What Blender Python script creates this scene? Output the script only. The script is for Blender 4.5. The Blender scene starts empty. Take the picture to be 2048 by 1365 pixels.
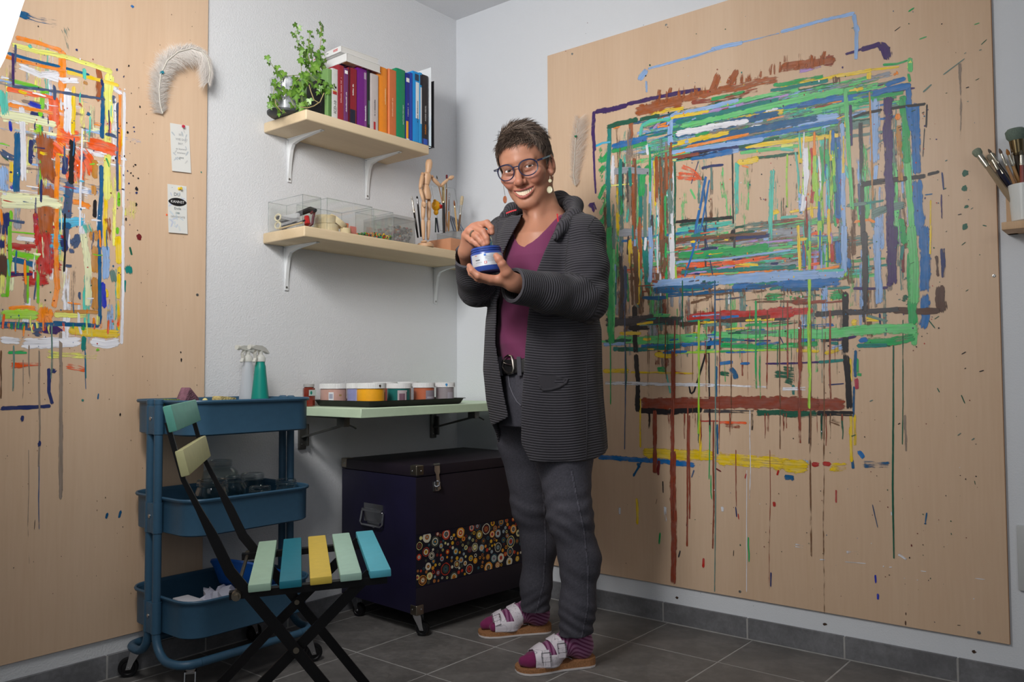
import bpy, bmesh, math, random
import numpy as np
from mathutils import Vector, Matrix, Quaternion

scene = bpy.context.scene
C = scene.collection
PI = math.pi
random.seed(11)

# ------------------------------------------------------------------ camera, world, lights, exposure
# room frame: corner of the two walls at the origin, shelf wall in y=0, paint wall in x=0, floor z=0
CAM_F = 1652.27                                   # focal length in pixels of a 2048 wide frame
CAM_C = np.array([-2.566, -2.383, 0.85])
_yaw, _pit, _rol = math.radians(39.065), math.radians(2.393), math.radians(-0.293)
FW = np.array([math.cos(_yaw)*math.cos(_pit), math.sin(_yaw)*math.cos(_pit), math.sin(_pit)])
_r = np.array([math.sin(_yaw), -math.cos(_yaw), 0.0]); _u = np.cross(_r, FW)
RT = math.cos(_rol)*_r + math.sin(_rol)*_u
UP = -math.sin(_rol)*_r + math.cos(_rol)*_u
cam_data = bpy.data.cameras.new('camera'); cam = bpy.data.objects.new('camera', cam_data); C.objects.link(cam)
cam_data.sensor_width = 36.0; cam_data.lens = CAM_F/2048*36.0; cam_data.clip_start = 0.02
m = Matrix(((RT[0], UP[0], -FW[0], CAM_C[0]), (RT[1], UP[1], -FW[1], CAM_C[1]), (RT[2], UP[2], -FW[2], CAM_C[2]), (0, 0, 0, 1)))
cam.matrix_world = m
scene.camera = cam

scene.view_settings.view_transform = 'Standard'
scene.view_settings.look = 'None'
scene.view_settings.exposure = 0.0
scene.view_settings.gamma = 1.0
scene.view_settings.use_curve_mapping = False
scene.cycles.transparent_max_bounces = 40
scene.cycles.max_bounces = 8
scene.cycles.diffuse_bounces = 4

world = bpy.data.worlds.new('world'); scene.world = world; world.use_nodes = True
bg = world.node_tree.nodes['Background']
bg.inputs['Color'].default_value = (0.86, 0.93, 1.0, 1)
bg.inputs['Strength'].default_value = 0.14

UMB_C = Vector((-2.179, -0.879, 1.487))           # centre of the studio umbrella
UMB_T = Vector((-0.68, -0.82, 1.30))               # what it points at
def area(name, loc, target, size, power, color=(1, 1, 1), shape='DISK', size_y=None, spread=PI):
    l = bpy.data.lights.new(name, 'AREA'); l.energy = power; l.color = color; l.shape = shape; l.size = size; l.spread = spread
    if size_y: l.shape = 'RECTANGLE'; l.size_y = size_y
    o = bpy.data.objects.new(name, l); C.objects.link(o); o.location = loc
    o.rotation_euler = (Vector(target)-Vector(loc)).to_track_quat('-Z', 'Y').to_euler()
    return o
_dir = (UMB_T-UMB_C).normalized()
area('umbrella_flash', (-2.12, -1.03, 1.80), (-0.70, -0.50, 1.36), 0.62, 23.0, (1.0, 0.985, 0.96), spread=math.radians(128))
area('fill_light', (-3.3, -3.6, 2.0), (-0.6, -0.6, 1.1), 1.6, 10.0, (0.95, 0.98, 1.0), size_y=1.3)  # unseen fill lamp added behind the camera to lift the dark areas

# ------------------------------------------------------------------ pixel helpers (2048 x 1365 photograph)
def ray(x, y): return FW + (x-1024.0)/CAM_F*RT - (y-682.5)/CAM_F*UP
def on(ax, val, x, y):
    d = ray(x, y); t = (val-CAM_C[ax])/d[ax]; return CAM_C + t*d
def at(x, y, depth): return CAM_C + ray(x, y)*depth

# ------------------------------------------------------------------ materials
def lin(c):
    return tuple(((v/255.0)/12.92 if v/255.0 <= 0.04045 else (((v/255.0)+0.055)/1.055)**2.4) for v in c[:3]) + (1.0,)
MATS = {}
class NT:
    def __init__(s, mat):
        mat.use_nodes = True; s.t = mat.node_tree; s.b = s.t.nodes['Principled BSDF']; s.out = s.t.nodes['Material Output']
    def n(s, typ, **kw):
        nd = s.t.nodes.new(typ)
        for k, v in kw.items():
            if hasattr(nd, k): setattr(nd, k, v)
            else: nd.inputs[k.replace('_', ' ')].default_value = v
        return nd
    def l(s, a, b): s.t.links.new(a, b)
    def coord(s, scale=(1, 1, 1), kind='Object', rot=(0, 0, 0)):
        tc = s.n('ShaderNodeTexCoord'); mp = s.n('ShaderNodeMapping'); mp.inputs['Scale'].default_value = scale; mp.inputs['Rotation'].default_value = rot
        s.l(tc.outputs[kind], mp.inputs['Vector']); return mp.outputs['Vector']
    def ramp(s, fac, stops):
        r = s.n('ShaderNodeValToRGB'); e = r.color_ramp.elements
        while len(e) < len(stops): e.new(0.5)
        for el, (p, c) in zip(e, stops): el.position = p; el.color = c if len(c) == 4 else lin(c)
        s.l(fac, r.inputs['Fac']); return r.outputs['Color']
    def bump(s, h, strength, dist, prev=None):
        b = s.n('ShaderNodeBump'); b.inputs['Strength'].default_value = strength; b.inputs['Distance'].default_value = dist
        s.l(h, b.inputs['Height'])
        if prev is not None: s.l(prev, b.inputs['Normal'])
        s.l(b.outputs['Normal'], s.b.inputs['Normal']); return b.outputs['Normal']
def mat(name, c, rough=0.5, metal=0.0, var=0.0, vscale=20.0, bump=0.0, bscale=60.0, bdist=0.002, spec=0.5, stretch=(1, 1, 1), sheen=0.0, coat=0.0, trans=0.0, ior=1.45, alpha=1.0, sss=0.0):
    if name in MATS: return MATS[name]
    ma = bpy.data.materials.new(name); t = NT(ma); b = t.b
    col = lin(c); b.inputs['Base Color'].default_value = col
    b.inputs['Roughness'].default_value = rough; b.inputs['Metallic'].default_value = metal
    b.inputs['Specular IOR Level'].default_value = spec; b.inputs['IOR'].default_value = ior
    b.inputs['Coat Weight'].default_value = coat; b.inputs['Sheen Weight'].default_value = sheen
    b.inputs['Transmission Weight'].default_value = trans; b.inputs['Alpha'].default_value = alpha
    if var > 0 or bump > 0:
        vec = t.coord(stretch)
        if var > 0:
            nz = t.n('ShaderNodeTexNoise', Scale=vscale, Detail=4.0); t.l(vec, nz.inputs['Vector'])
            lo = tuple(max(0, v*(1-var)) for v in col[:3])+(1,); hi = tuple(min(1, v*(1+var)) for v in col[:3])+(1,)
            t.l(t.ramp(nz.outputs['Fac'], [(0.3, lo), (0.7, hi)]), b.inputs['Base Color'])
        if bump > 0:
            nb = t.n('ShaderNodeTexNoise', Scale=bscale, Detail=3.0); t.l(vec, nb.inputs['Vector'])
            t.bump(nb.outputs['Fac'], bump, bdist)
    MATS[name] = ma; return ma
def glass_mat(name, c=(255, 255, 255), tint=0.0, rough=0.03, fac=0.12, milky=0.0):
    """thin clear plastic or glass: mostly transparent with glossy reflections"""
    if name in MATS: return MATS[name]
    ma = bpy.data.materials.new(name); t = NT(ma)
    tr = t.n('ShaderNodeBsdfTransparent'); tr.inputs['Color'].default_value = lin(c)
    gl = t.n('ShaderNodeBsdfGlossy'); gl.inputs['Roughness'].default_value = rough; gl.inputs['Color'].default_value = (0.9, 0.92, 0.95, 1)
    lw = t.n('ShaderNodeLayerWeight'); lw.inputs['Blend'].default_value = fac
    mx = t.n('ShaderNodeMixShader'); t.l(lw.outputs['Facing'], mx.inputs[0]); t.l(tr.outputs[0], mx.inputs[1]); t.l(gl.outputs[0], mx.inputs[2])
    o = mx
    if milky > 0:
        df = t.n('ShaderNodeBsdfDiffuse'); df.inputs['Color'].default_value = lin(c)
        m2 = t.n('ShaderNodeMixShader'); m2.inputs[0].default_value = milky; t.l(mx.outputs[0], m2.inputs[1]); t.l(df.outputs[0], m2.inputs[2]); o = m2
    t.l(o.outputs[0], t.out.inputs['Surface']); t.t.nodes.remove(t.b)
    MATS[name] = ma; return ma
def attr_mat(name, attr='Col', rough=0.5, bump=0.0, bscale=60, bdist=0.002, sss=0.0, spec=0.5, coat=0.0):
    if name in MATS: return MATS[name]
    ma = bpy.data.materials.new(name); t = NT(ma); a = t.n('ShaderNodeAttribute', attribute_name=attr)
    t.l(a.outputs['Color'], t.b.inputs['Base Color']); t.b.inputs['Roughness'].default_value = rough; t.b.inputs['Specular IOR Level'].default_value = spec
    t.b.inputs['Coat Weight'].default_value = coat
    if sss > 0:
        t.b.inputs['Subsurface Weight'].default_value = sss; t.b.inputs['Subsurface Radius'].default_value = (0.01, 0.004, 0.002); t.b.inputs['Subsurface Scale'].default_value = 0.6
    if bump > 0:
        nb = t.n('ShaderNodeTexNoise', Scale=bscale, Detail=3.0); t.l(t.coord(), nb.inputs['Vector']); t.bump(nb.outputs['Fac'], bump, bdist)
    MATS[name] = ma; return ma
def wood_mat(name, light, dark, axis='Z', scale=6.0, rough=0.5, bump=0.05, coat=0.0):
    """straight fine grain along the given axis, with soft broad figure"""
    if name in MATS: return MATS[name]
    ma = bpy.data.materials.new(name); t = NT(ma)
    k = {'X': (0.06, 1, 1), 'Y': (1, 0.06, 1), 'Z': (1, 1, 0.06)}[axis]
    vec = t.coord(k)
    n1 = t.n('ShaderNodeTexNoise', Scale=scale, Detail=5.0, Distortion=0.4); t.l(vec, n1.inputs['Vector'])
    n2 = t.n('ShaderNodeTexNoise', Scale=scale*40, Detail=2.0); t.l(vec, n2.inputs['Vector'])
    mx = t.n('ShaderNodeMath', operation='MULTIPLY_ADD'); mx.inputs[1].default_value = 0.3; t.l(n2.outputs['Fac'], mx.inputs[0]); t.l(n1.outputs['Fac'], mx.inputs[2])
    t.l(t.ramp(mx.outputs[0], [(0.45, dark), (0.85, light)]), t.b.inputs['Base Color'])
    t.b.inputs['Roughness'].default_value = rough; t.b.inputs['Coat Weight'].default_value = coat
    t.bump(n2.outputs['Fac'], bump, 0.001)
    MATS[name] = ma; return ma

# ------------------------------------------------------------------ mesh builder
class MB:
    def __init__(s): s.v = []; s.f = []; s.mi = []; s.sm = []
    def add(s, vs, fs, mi=0, sm=False, M=None):
        o = len(s.v)
        if M is not None: vs = [M @ Vector(v) for v in vs]
        s.v += [tuple(v) for v in vs]; s.f += [tuple(i+o for i in f) for f in fs]
        s.mi += [mi]*len(fs); s.sm += [sm]*len(fs); return s
    def box(s, lo, hi, mi=0, M=None, bevel=0.0, seg=2):
        lo, hi = Vector(lo), Vector(hi)
        if bevel <= 0:
            vs = [(x, y, z) for x in (lo.x, hi.x) for y in (lo.y, hi.y) for z in (lo.z, hi.z)]
            return s.add(vs, [(0, 1, 3, 2), (4, 6, 7, 5), (0, 4, 5, 1), (2, 3, 7, 6), (0, 2, 6, 4), (1, 5, 7, 3)], mi, False, M)
        bm = bmesh.new(); bmesh.ops.create_cube(bm, size=1.0)
        for v in bm.verts: v.co = Vector((lo[i] + (v.co[i]+0.5)*(hi[i]-lo[i]) for i in range(3)))
        bmesh.ops.bevel(bm, geom=bm.edges[:], offset=bevel, segments=seg, affect='EDGES', profile=0.6)
        bm.verts.ensure_lookup_table(); bm.verts.index_update()
        s.add([v.co.copy() for v in bm.verts], [tuple(v.index for v in f.verts) for f in bm.faces], mi, True, M); bm.free(); return s
    def tube(s, pts, r, n=8, mi=0, cap=True, sm=True, M=None, flat=None):
        """round (or flat: (width, thickness, width direction)) bar along a polyline"""
        pts = [Vector(p) for p in pts]; rs = r if isinstance(r, (list, tuple)) else [r]*len(pts)
        T = []
        for i in range(len(pts)):
            a = pts[max(i-1, 0)]; b = pts[min(i+1, len(pts)-1)]; d = (b-a)
            T.append(d.normalized() if d.length > 1e-9 else Vector((0, 0, 1)))
        ref = Vector((0, 0, 1)) if abs(T[0].z) < 0.9 else Vector((1, 0, 0))
        N = (ref - T[0]*ref.dot(T[0])).normalized(); vs = []; fs = []
        for i, p in enumerate(pts):
            N = N - T[i]*N.dot(T[i])
            N = N.normalized() if N.length > 1e-6 else T[i].orthogonal().normalized()
            B = T[i].cross(N)
            for k in range(n):
                a = 2*PI*k/n; vs.append(p + (N*math.cos(a)+B*math.sin(a))*rs[i])
        for i in range(len(pts)-1):
            for k in range(n):
                k2 = (k+1) % n; fs.append((i*n+k, i*n+k2, (i+1)*n+k2, (i+1)*n+k))
        if cap:
            fs.append(tuple(range(n))[::-1]); fs.append(tuple((len(pts)-1)*n+k for k in range(n)))
        return s.add(vs, fs, mi, sm, M)
    def bar(s, pts, w, t, side, mi=0, M=None):
        """flat bar: rectangle w (along side) by t swept along a polyline"""
        pts = [Vector(p) for p in pts]; side = Vector(side).normalized(); vs = []; fs = []
        for i, p in enumerate(pts):
            d = (pts[min(i+1, len(pts)-1)]-pts[max(i-1, 0)]).normalized(); n = d.cross(side).normalized()
            ww = w[i] if isinstance(w, (list, tuple)) else w; tt = t[i] if isinstance(t, (list, tuple)) else t
            for a, b in ((-1, -1), (1, -1), (1, 1), (-1, 1)): vs.append(p + side*a*ww/2 + n*b*tt/2)
        for i in range(len(pts)-1):
            for k in range(4): fs.append((i*4+k, i*4+(k+1) % 4, (i+1)*4+(k+1) % 4, (i+1)*4+k))
        fs.append((3, 2, 1, 0)); e = (len(pts)-1)*4; fs.append((e, e+1, e+2, e+3))
        return s.add(vs, fs, mi, False, M)
    def lathe(s, prof, n=24, mi=0, M=None, sm=True, closed=False, c=(0, 0, 0)):
        vs = []; fs = []; c = Vector(c)
        for r, z in prof:
            for k in range(n): a = 2*PI*k/n; vs.append(c+Vector((r*math.cos(a), r*math.sin(a), z)))
        m_ = len(prof)
        for i in range(m_-1 + (1 if closed else 0)):
            j = (i+1) % m_
            for k in range(n): k2 = (k+1) % n; fs.append((i*n+k, i*n+k2, j*n+k2, j*n+k))
        if not closed:
            if prof[0][0] > 1e-6: fs.append(tuple(range(n))[::-1])
            if prof[-1][0] > 1e-6: fs.append(tuple((m_-1)*n+k for k in range(n)))
        return s.add(vs, fs, mi, sm, M)
    def ball(s, c, r, n=12, mi=0, M=None):
        r = r if isinstance(r, (list, tuple)) else (r, r, r); c = Vector(c); vs = []; fs = []; h = max(4, n//2)
        for i in range(h+1):
            t = PI*i/h
            for k in range(n): a = 2*PI*k/n; vs.append(c+Vector((r[0]*math.sin(t)*math.cos(a), r[1]*math.sin(t)*math.sin(a), r[2]*math.cos(t))))
        for i in range(h):
            for k in range(n): k2 = (k+1) % n; fs.append((i*n+k, (i+1)*n+k, (i+1)*n+k2, i*n+k2))
        return s.add(vs, fs, mi, True, M)
    def prism(s, poly, z0, z1, mi=0, M=None):
        n = len(poly); vs = [(x, y, z0) for x, y in poly]+[(x, y, z1) for x, y in poly]
        fs = [tuple(range(n))[::-1], tuple(range(n, 2*n))]+[(i, (i+1) % n, n+(i+1) % n, n+i) for i in range(n)]
        return s.add(vs, fs, mi, False, M)
    def mesh(s, name, mats, colors=None):
        me = bpy.data.meshes.new(name); me.from_pydata(s.v, [], s.f)
        for m_ in (mats if isinstance(mats, (list, tuple)) else [mats]): me.materials.append(m_)
        me.polygons.foreach_set('material_index', s.mi); me.polygons.foreach_set('use_smooth', s.sm)
        if colors is not None:
            a = me.color_attributes.new('Col', 'FLOAT_COLOR', 'POINT'); a.data.foreach_set('color', np.asarray(colors, dtype=np.float32).ravel())
        me.validate(); me.update()
        if any(s.sm) :
            try: me.set_sharp_from_angle(angle=math.radians(42))
            except Exception: pass
        return me
    def build(s, name, mats, parent=None, **kw):
        return link(name, s.mesh(name, mats, kw.get('colors')), parent)
ROOTLOC = {}
def link(name, me, parent=None, M=None):
    o = bpy.data.objects.new(name, me); C.objects.link(o)
    if M is not None: o.matrix_world = M
    if parent is not None:
        o.parent = parent
        o.matrix_parent_inverse = inv_world(parent)
    return o
def inv_world(o):
    """inverse of the world matrix of a thing; children keep world coordinates"""
    if o.parent is None: return o.matrix_basis.inverted()
    return (world_of(o)).inverted()
def world_of(o):
    if o.parent is None: return o.matrix_basis.copy()
    return world_of(o.parent) @ o.matrix_parent_inverse @ o.matrix_basis
def tag(o, label=None, cat=None, group=None, kind=None):
    if label: o['label'] = label
    if cat: o['category'] = cat
    if group: o['group'] = group
    if kind: o['kind'] = kind
    return o
def thing(name, label, cat, loc, group=None):
    o = bpy.data.objects.new(name, None); C.objects.link(o); o.location = tuple(loc); o.empty_display_size = 0.05
    return tag(o, label, cat, group)
def text_mesh(txt, size, M, mat_, name='lettering', parent=None, extrude=0.0, align='CENTER', xs=1.0):
    cu = bpy.data.curves.new(name, 'FONT'); cu.body = txt; cu.size = size; cu.align_x = align; cu.align_y = 'CENTER'; cu.resolution_u = 2
    to = bpy.data.objects.new(name, cu); C.objects.link(to)
    dg = bpy.context.evaluated_depsgraph_get(); me = bpy.data.meshes.new_from_object(to.evaluated_get(dg))
    C.objects.unlink(to); bpy.data.objects.remove(to); bpy.data.curves.remove(cu)
    me.transform(Matrix(M) @ Matrix.Diagonal((xs, 1, 1, 1))); me.materials.clear(); me.materials.append(mat_)
    o = link(name, me, parent); return o
def frame(o, x, y, z=None):
    """matrix with origin o and axes x, y (z = x cross y)"""
    x = Vector(x).normalized(); y = Vector(y).normalized(); z = x.cross(y).normalized() if z is None else Vector(z).normalized()
    return Matrix(((x.x, y.x, z.x, o[0]), (x.y, y.y, z.y, o[1]), (x.z, y.z, z.z, o[2]), (0, 0, 0, 1)))
def quad_sphere_pt(a, b): return Vector((math.cos(a)*math.cos(b), math.sin(a)*math.cos(b), math.sin(b)))
# ------------------------------------------------------------------ setting
H = 2.379
def plaster(name, c, strength, scale):
    ma = bpy.data.materials.new(name); t = NT(ma); t.b.inputs['Base Color'].default_value = lin(c); t.b.inputs['Roughness'].default_value = 0.9; t.b.inputs['Specular IOR Level'].default_value = 0.2
    vec = t.coord((1, 1, 1))
    n1 = t.n('ShaderNodeTexNoise', Scale=scale, Detail=3.0, Roughness=0.6, Distortion=0.5); t.l(vec, n1.inputs['Vector'])
    r = t.ramp(n1.outputs['Fac'], [(0.42, (0, 0, 0, 1)), (0.62, (1, 1, 1, 1))])
    n2 = t.n('ShaderNodeTexNoise', Scale=scale*0.25, Detail=2.0); t.l(vec, n2.inputs['Vector'])
    mx = t.n('ShaderNodeMath', operation='MULTIPLY_ADD'); mx.inputs[1].default_value = 0.5; t.l(n2.outputs['Fac'], mx.inputs[0]); t.l(r, mx.inputs[2])
    t.bump(mx.outputs[0], strength, 0.004); return ma
MB().box((-3.2, 0, -0.02), (0.1, 0.1, H)).build('wall_left', plaster('plaster_coarse', (226, 227, 230), 0.26, 165))['kind'] = 'structure'
wr = MB().box((0, -3.4, -0.02), (0.1, 0, H)).build('wall_right', plaster('plaster_fine', (228, 231, 236), 0.13, 190)); wr['kind'] = 'structure'
MB().box((-3.2, -3.4, H), (0.1, 0.1, H+0.1)).build('ceiling', plaster('plaster_ceiling', (226, 227, 230), 0.15, 140))['kind'] = 'structure'
# tiled floor: tiles are parts, grout is the floor slab itself
grout = mat('floor_grout', (168, 166, 164), 0.9, var=0.12, vscale=30)
def tile_mat(name, c):
    ma = bpy.data.materials.new(name); t = NT(ma); vec = t.coord((1, 1, 1))
    n1 = t.n('ShaderNodeTexNoise', Scale=7.0, Detail=6.0, Roughness=0.65); t.l(vec, n1.inputs['Vector'])
    n2 = t.n('ShaderNodeTexNoise', Scale=55.0, Detail=4.0, Roughness=0.7, Distortion=0.8); t.l(vec, n2.inputs['Vector'])
    mx = t.n('ShaderNodeMath', operation='MULTIPLY_ADD'); mx.inputs[1].default_value = 0.55; t.l(n2.outputs['Fac'], mx.inputs[0]); t.l(n1.outputs['Fac'], mx.inputs[2])
    k = lin(c)[:3]; f = lambda q: tuple(v*q for v in k)+(1,)
    t.l(t.ramp(mx.outputs[0], [(0.45, f(0.62)), (0.72, f(0.95)), (1.0, f(1.45))]), t.b.inputs['Base Color'])
    t.l(t.ramp(n2.outputs['Fac'], [(0.3, (0.42,)*3+(1,)), (0.7, (0.62,)*3+(1,))]), t.b.inputs['Roughness'])
    t.bump(n2.outputs['Fac'], 0.2, 0.0015); return ma
tmat = tile_mat('slate_tile', (106, 103, 101)); bmat = tile_mat('slate_baseboard', (112, 112, 115))
fl = MB().box((-3.2, -3.4, -0.05), (0, 0, -0.0009)).build('floor', grout); fl['kind'] = 'structure'
T = 0.3025
tile_me = None
def tiles(k0, k1):
    global tile_me
    tile_me = MB().box((-T/2+0.0022, -T/2+0.0022, -0.012), (T/2-0.0022, T/2-0.0022, 0), bevel=0.0012, seg=1).mesh('floor_tile', tmat)
    rnd = random.Random(3)
    for i in range(k0, 11):
        for j in range(k1, 11):
            x = -0.26+T/2-i*T; y = -0.0775+T/2-j*T
            if x-T/2 < -3.0 or y-T/2 < -3.2: continue
            o = link('floor_tile', tile_me, fl, Matrix.Translation((x, y, rnd.uniform(-0.0002, 0.0002))))
            cut = []
            if x+T/2 > 0.001 or y+T/2 > 0.001:      # cut pieces along the walls
                me = tile_me.copy()
                for v in me.vertices:
                    v.co.x = min(v.co.x, -0.001-x); v.co.y = min(v.co.y, -0.001-y)
                o.data = me
tiles(0, 0)
# baseboard tiles
def baseboard(name, axis, joints, hgt):
    thick = 0.009
    b = MB(); lo, hi = joints[-1], joints[0]
    if axis == 'y': b.box((-thick+0.0006, lo, 0), (0, hi, hgt-0.002))
    else: b.box((lo, -thick+0.0006, 0), (hi, 0, hgt-0.002))
    base = b.build(name, grout); base['kind'] = 'structure'
    for a, c in zip(joints[:-1], joints[1:]):
        p = MB()
        if axis == 'y': p.box((-thick, c+0.002, 0.003), (0, a-0.002, hgt), bevel=0.0012, seg=1)
        else: p.box((c+0.002, -thick, 0.003), (a-0.002, 0, hgt), bevel=0.0012, seg=1)
        p.build('baseboard_tile', bmat, base)
baseboard('baseboard_right', 'y', [0, -0.0625]+[-0.0625-T*k for k in range(1, 11)], 0.068)
baseboard('baseboard_left', 'x', [-0.012, -0.245]+[-0.245-T*k for k in range(1, 9)], 0.068)
# filled screw holes in the wall strip under the big board, and a small crack line at the ceiling corner
hole = mat('wall_hole_brown', (70, 52, 40), 0.9)
for k, (x, y) in enumerate(((1650, 1249), (1948, 1304), (1354, 1196))):
    P = on(0, 0.0, x, y); b = MB()
    rnd = random.Random(k); pts = [(0.006*rnd.uniform(0.6, 1.2)*math.cos(a), 0.004*rnd.uniform(0.6, 1.3)*math.sin(a)) for a in np.linspace(0, 2*PI, 11)[:-1]]
    b.prism(pts, 0, 0.0012, M=frame(P, (0, 1, 0), (0, 0, 1), (-1, 0, 0))); b.build('trim_hole', hole, wr)

# ------------------------------------------------------------------ studio umbrella (its lit dome shows at the left edge)
umb = thing('studio_umbrella', 'white glowing studio umbrella cut off by the left frame edge', 'umbrella', UMB_C)
em = bpy.data.materials.new('lit_umbrella_fabric'); t = NT(em)
t.b.inputs['Base Color'].default_value = (0.9, 0.9, 0.9, 1); t.b.inputs['Emission Color'].default_value = (1, 0.99, 0.97, 1); t.b.inputs['Emission Strength'].default_value = 1.6
q = _dir.to_track_quat('Z', 'Y').to_matrix().to_4x4(); Mu = Matrix.Translation(UMB_C) @ q
b = MB(); R_, hgt, n = 0.409, 0.13, 8; vs = []; fs = []; rings = 10
for i in range(rings+1):
    s_ = i/rings; rr = R_*s_; z = hgt*(1-s_*s_)
    for k in range(n*6):
        a = 2*PI*k/(n*6); ph = (k % 6)/6*2-1 if k % 6 else -1
        sag = 1-0.055*s_*(1-abs(2*((k % 6)/6)-1)**2)
        vs.append((rr*sag*math.cos(a), rr*sag*math.sin(a), z-0.012*s_*s_*(1-abs(2*((k % 6)/6)-1))))
for i in range(rings):
    for k in range(n*6): k2 = (k+1) % (n*6); fs.append((i*n*6+k, i*n*6+k2, (i+1)*n*6+k2, (i+1)*n*6+k))
b.add(vs, fs, 0, True, Mu); b.build('canopy', em, umb)
steel = mat('steel', (190, 190, 192), 0.25, 1.0); blackm = mat('black_metal', (22, 21, 23), 0.45, 0.3)
for k in range(n):
    a = 2*PI*k/n; MB().tube([(R_*s_*math.cos(a), R_*s_*math.sin(a), hgt*(1-s_*s_)-0.006) for s_ in np.linspace(0.03, 1, 8)], 0.002, 6, M=Mu).build('rib', steel, umb)
MB().tube([(0, 0, hgt), (0, 0, -0.5)], 0.004, 8, M=Mu).build('shaft', steel, umb)
sp = Mu @ Vector((0, 0, -0.42))
MB().tube([(sp.x, sp.y, 0.55), (sp.x, sp.y, sp.z)], 0.012, 10).build('pole', blackm, umb)
for k in range(3):
    a = 2*PI*k/3+0.9; e = (sp.x+0.42*math.cos(a), sp.y+0.42*math.sin(a), 0.012)
    MB().tube([(sp.x, sp.y, 0.6), e], 0.010, 8).build('leg', blackm, umb)
MB().box((-0.05, -0.05, -0.52), (0.05, 0.05, -0.36), M=Mu, bevel=0.01).build('flash_head', blackm, umb)
# ------------------------------------------------------------------ plywood boards on the two walls
ply = wood_mat('beech_plywood', (227, 197, 168), (215, 181, 149), 'Z', 3.0, 0.42, 0.03)
plyedge = mat('plywood_edge', (176, 132, 96), 0.7)
screwm = mat('screw_zinc', (170, 170, 168), 0.35, 1.0, bump=0.0)
BT = 0.010
lbx = on(1, -BT, 413, 400)[0]; LB_Z = 0.113
pl = thing('plywood_board', 'plywood panel beside the shelves, painted with orange and yellow frames', 'board', (-1.8, -BT, LB_Z), 'painted plywood wall panels')
b = MB(); b.box((-2.45, -BT, LB_Z), (lbx, -0.0005, 2.30), bevel=0.0008, seg=1); b.build('panel', [ply], pl)
rb_z0, rb_z1 = 0.129, 2.097; rby0 = on(0, -BT, 1094.6, 115.4)[1]; rby1 = -2.004
pr = thing('plywood_board', 'large plywood panel behind the woman, painted with blue and green nested frames', 'board', (-BT, -1.2, rb_z0), 'painted plywood wall panels')
b = MB(); b.box((-BT, rby1, rb_z0), (-0.0005, rby0, rb_z1), bevel=0.0008, seg=1); b.build('panel', [ply], pr)
b = MB(); b.box((-BT-0.0002, rby1-0.0004, rb_z0), (-0.001, rby1+0.0003, rb_z1)); b.build('edge_strip', plyedge, pr)
def screw(P, nrm, parent, r=0.0045):
    M_ = Vector(nrm).to_track_quat('Z', 'Y').to_matrix().to_4x4(); M_.translation = Vector(P)
    b = MB(); b.lathe([(r, 0), (r*0.95, 0.0012), (r*0.45, 0.0016), (r*0.42, 0.0006), (0, 0.0005)], 14, M=M_); b.build('screw', screwm, parent)
for x, y in ((1144.5, 108), (1332.5, 50), (1988, 552), (1480, 1184), (1958, 1266)): screw(on(0, -BT, x, y), (-1, 0, 0), pr)
for x, y in ((394.5, 590),): screw(on(1, -BT, x, y), (0, -1, 0), pl)

# ------------------------------------------------------------------ wall shelves
birch_x = wood_mat('shelf_veneer', (226, 205, 172), (205, 182, 146), 'X', 9.0, 0.55, 0.04)
birch_end = wood_mat('shelf_veneer_end', (222, 200, 166), (204, 180, 145), 'Y', 9.0, 0.55, 0.04)
white_metal = mat('white_enamel', (232, 234, 236), 0.35, 0.0)
def shelf(label, x0, x1, depth, z0, z1, brx, brlen, drop):
    s = thing('wall_shelf', label, 'shelf', ((x0+x1)/2, 0, z0), 'birch veneer wall shelves')
    MB().box((x0, -depth, z0), (x1, -0.001, z1), bevel=0.005, seg=3).build('shelf_board', birch_x, s)
    for bx in brx:
        b = MB(); w = 0.011
        # pressed steel bracket: tapering arms with a raised ridge and a curved web in the elbow
        b.bar([(bx, -0.004, z0-0.006), (bx, -0.004, z0-drop)], [0.024, 0.014], 0.003, (1, 0, 0))
        b.bar([(bx, -0.004, z0-0.002), (bx, -brlen, z0-0.002)], [0.024, 0.014], 0.003, (1, 0, 0))
        prof = [(-0.003, -0.004), (-brlen+0.012, -0.003), (-brlen*0.5, -0.010), (-0.055, -0.015), (-0.030, -0.022), (-0.019, -0.038), (-0.011, -drop*0.55), (-0.005, -drop+0.012)]
        M_ = Matrix(((0, 0, 1, bx), (1, 0, 0, 0), (0, 1, 0, z0), (0, 0, 0, 1)))
        b.prism(prof, -0.006, 0.006, 0, M_)
        br = b.build('bracket', white_metal, s)
        for P, nn in (((bx, -0.0055, z0-drop+0.010), (0, -1, 0)), ((bx, -0.0055, z0-drop*0.42+0.0), (0, -1, 0)), ((bx, -brlen+0.008, z0-0.0035), (0, 0, -1))):
            M_ = Vector(nn).to_track_quat('Z', 'Y').to_matrix().to_4x4(); M_.translation = Vector(P)
            b = MB(); b.lathe([(0.0042, 0), (0.0038, 0.0012), (0.0016, 0.0014), (0.0014, 0.0004), (0, 0.0004)], 10, M=M_); b.build('screw', screwm, br)
    return s
S1Z0, S1Z1, S1D = 1.672, 1.706, 0.232
S2Z0, S2Z1, S2D = 1.296, 1.331, 0.226
shelf('upper birch shelf holding the ivy and the books', -0.954, -0.398, S1D, S1Z0, S1Z1, (-0.852, -0.500), 0.185, 0.150)
shelf('lower birch shelf holding the clear plastic boxes', -0.954, -0.012, S2D, S2Z0, S2Z1, (-0.861, -0.132), 0.175, 0.150)

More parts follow.
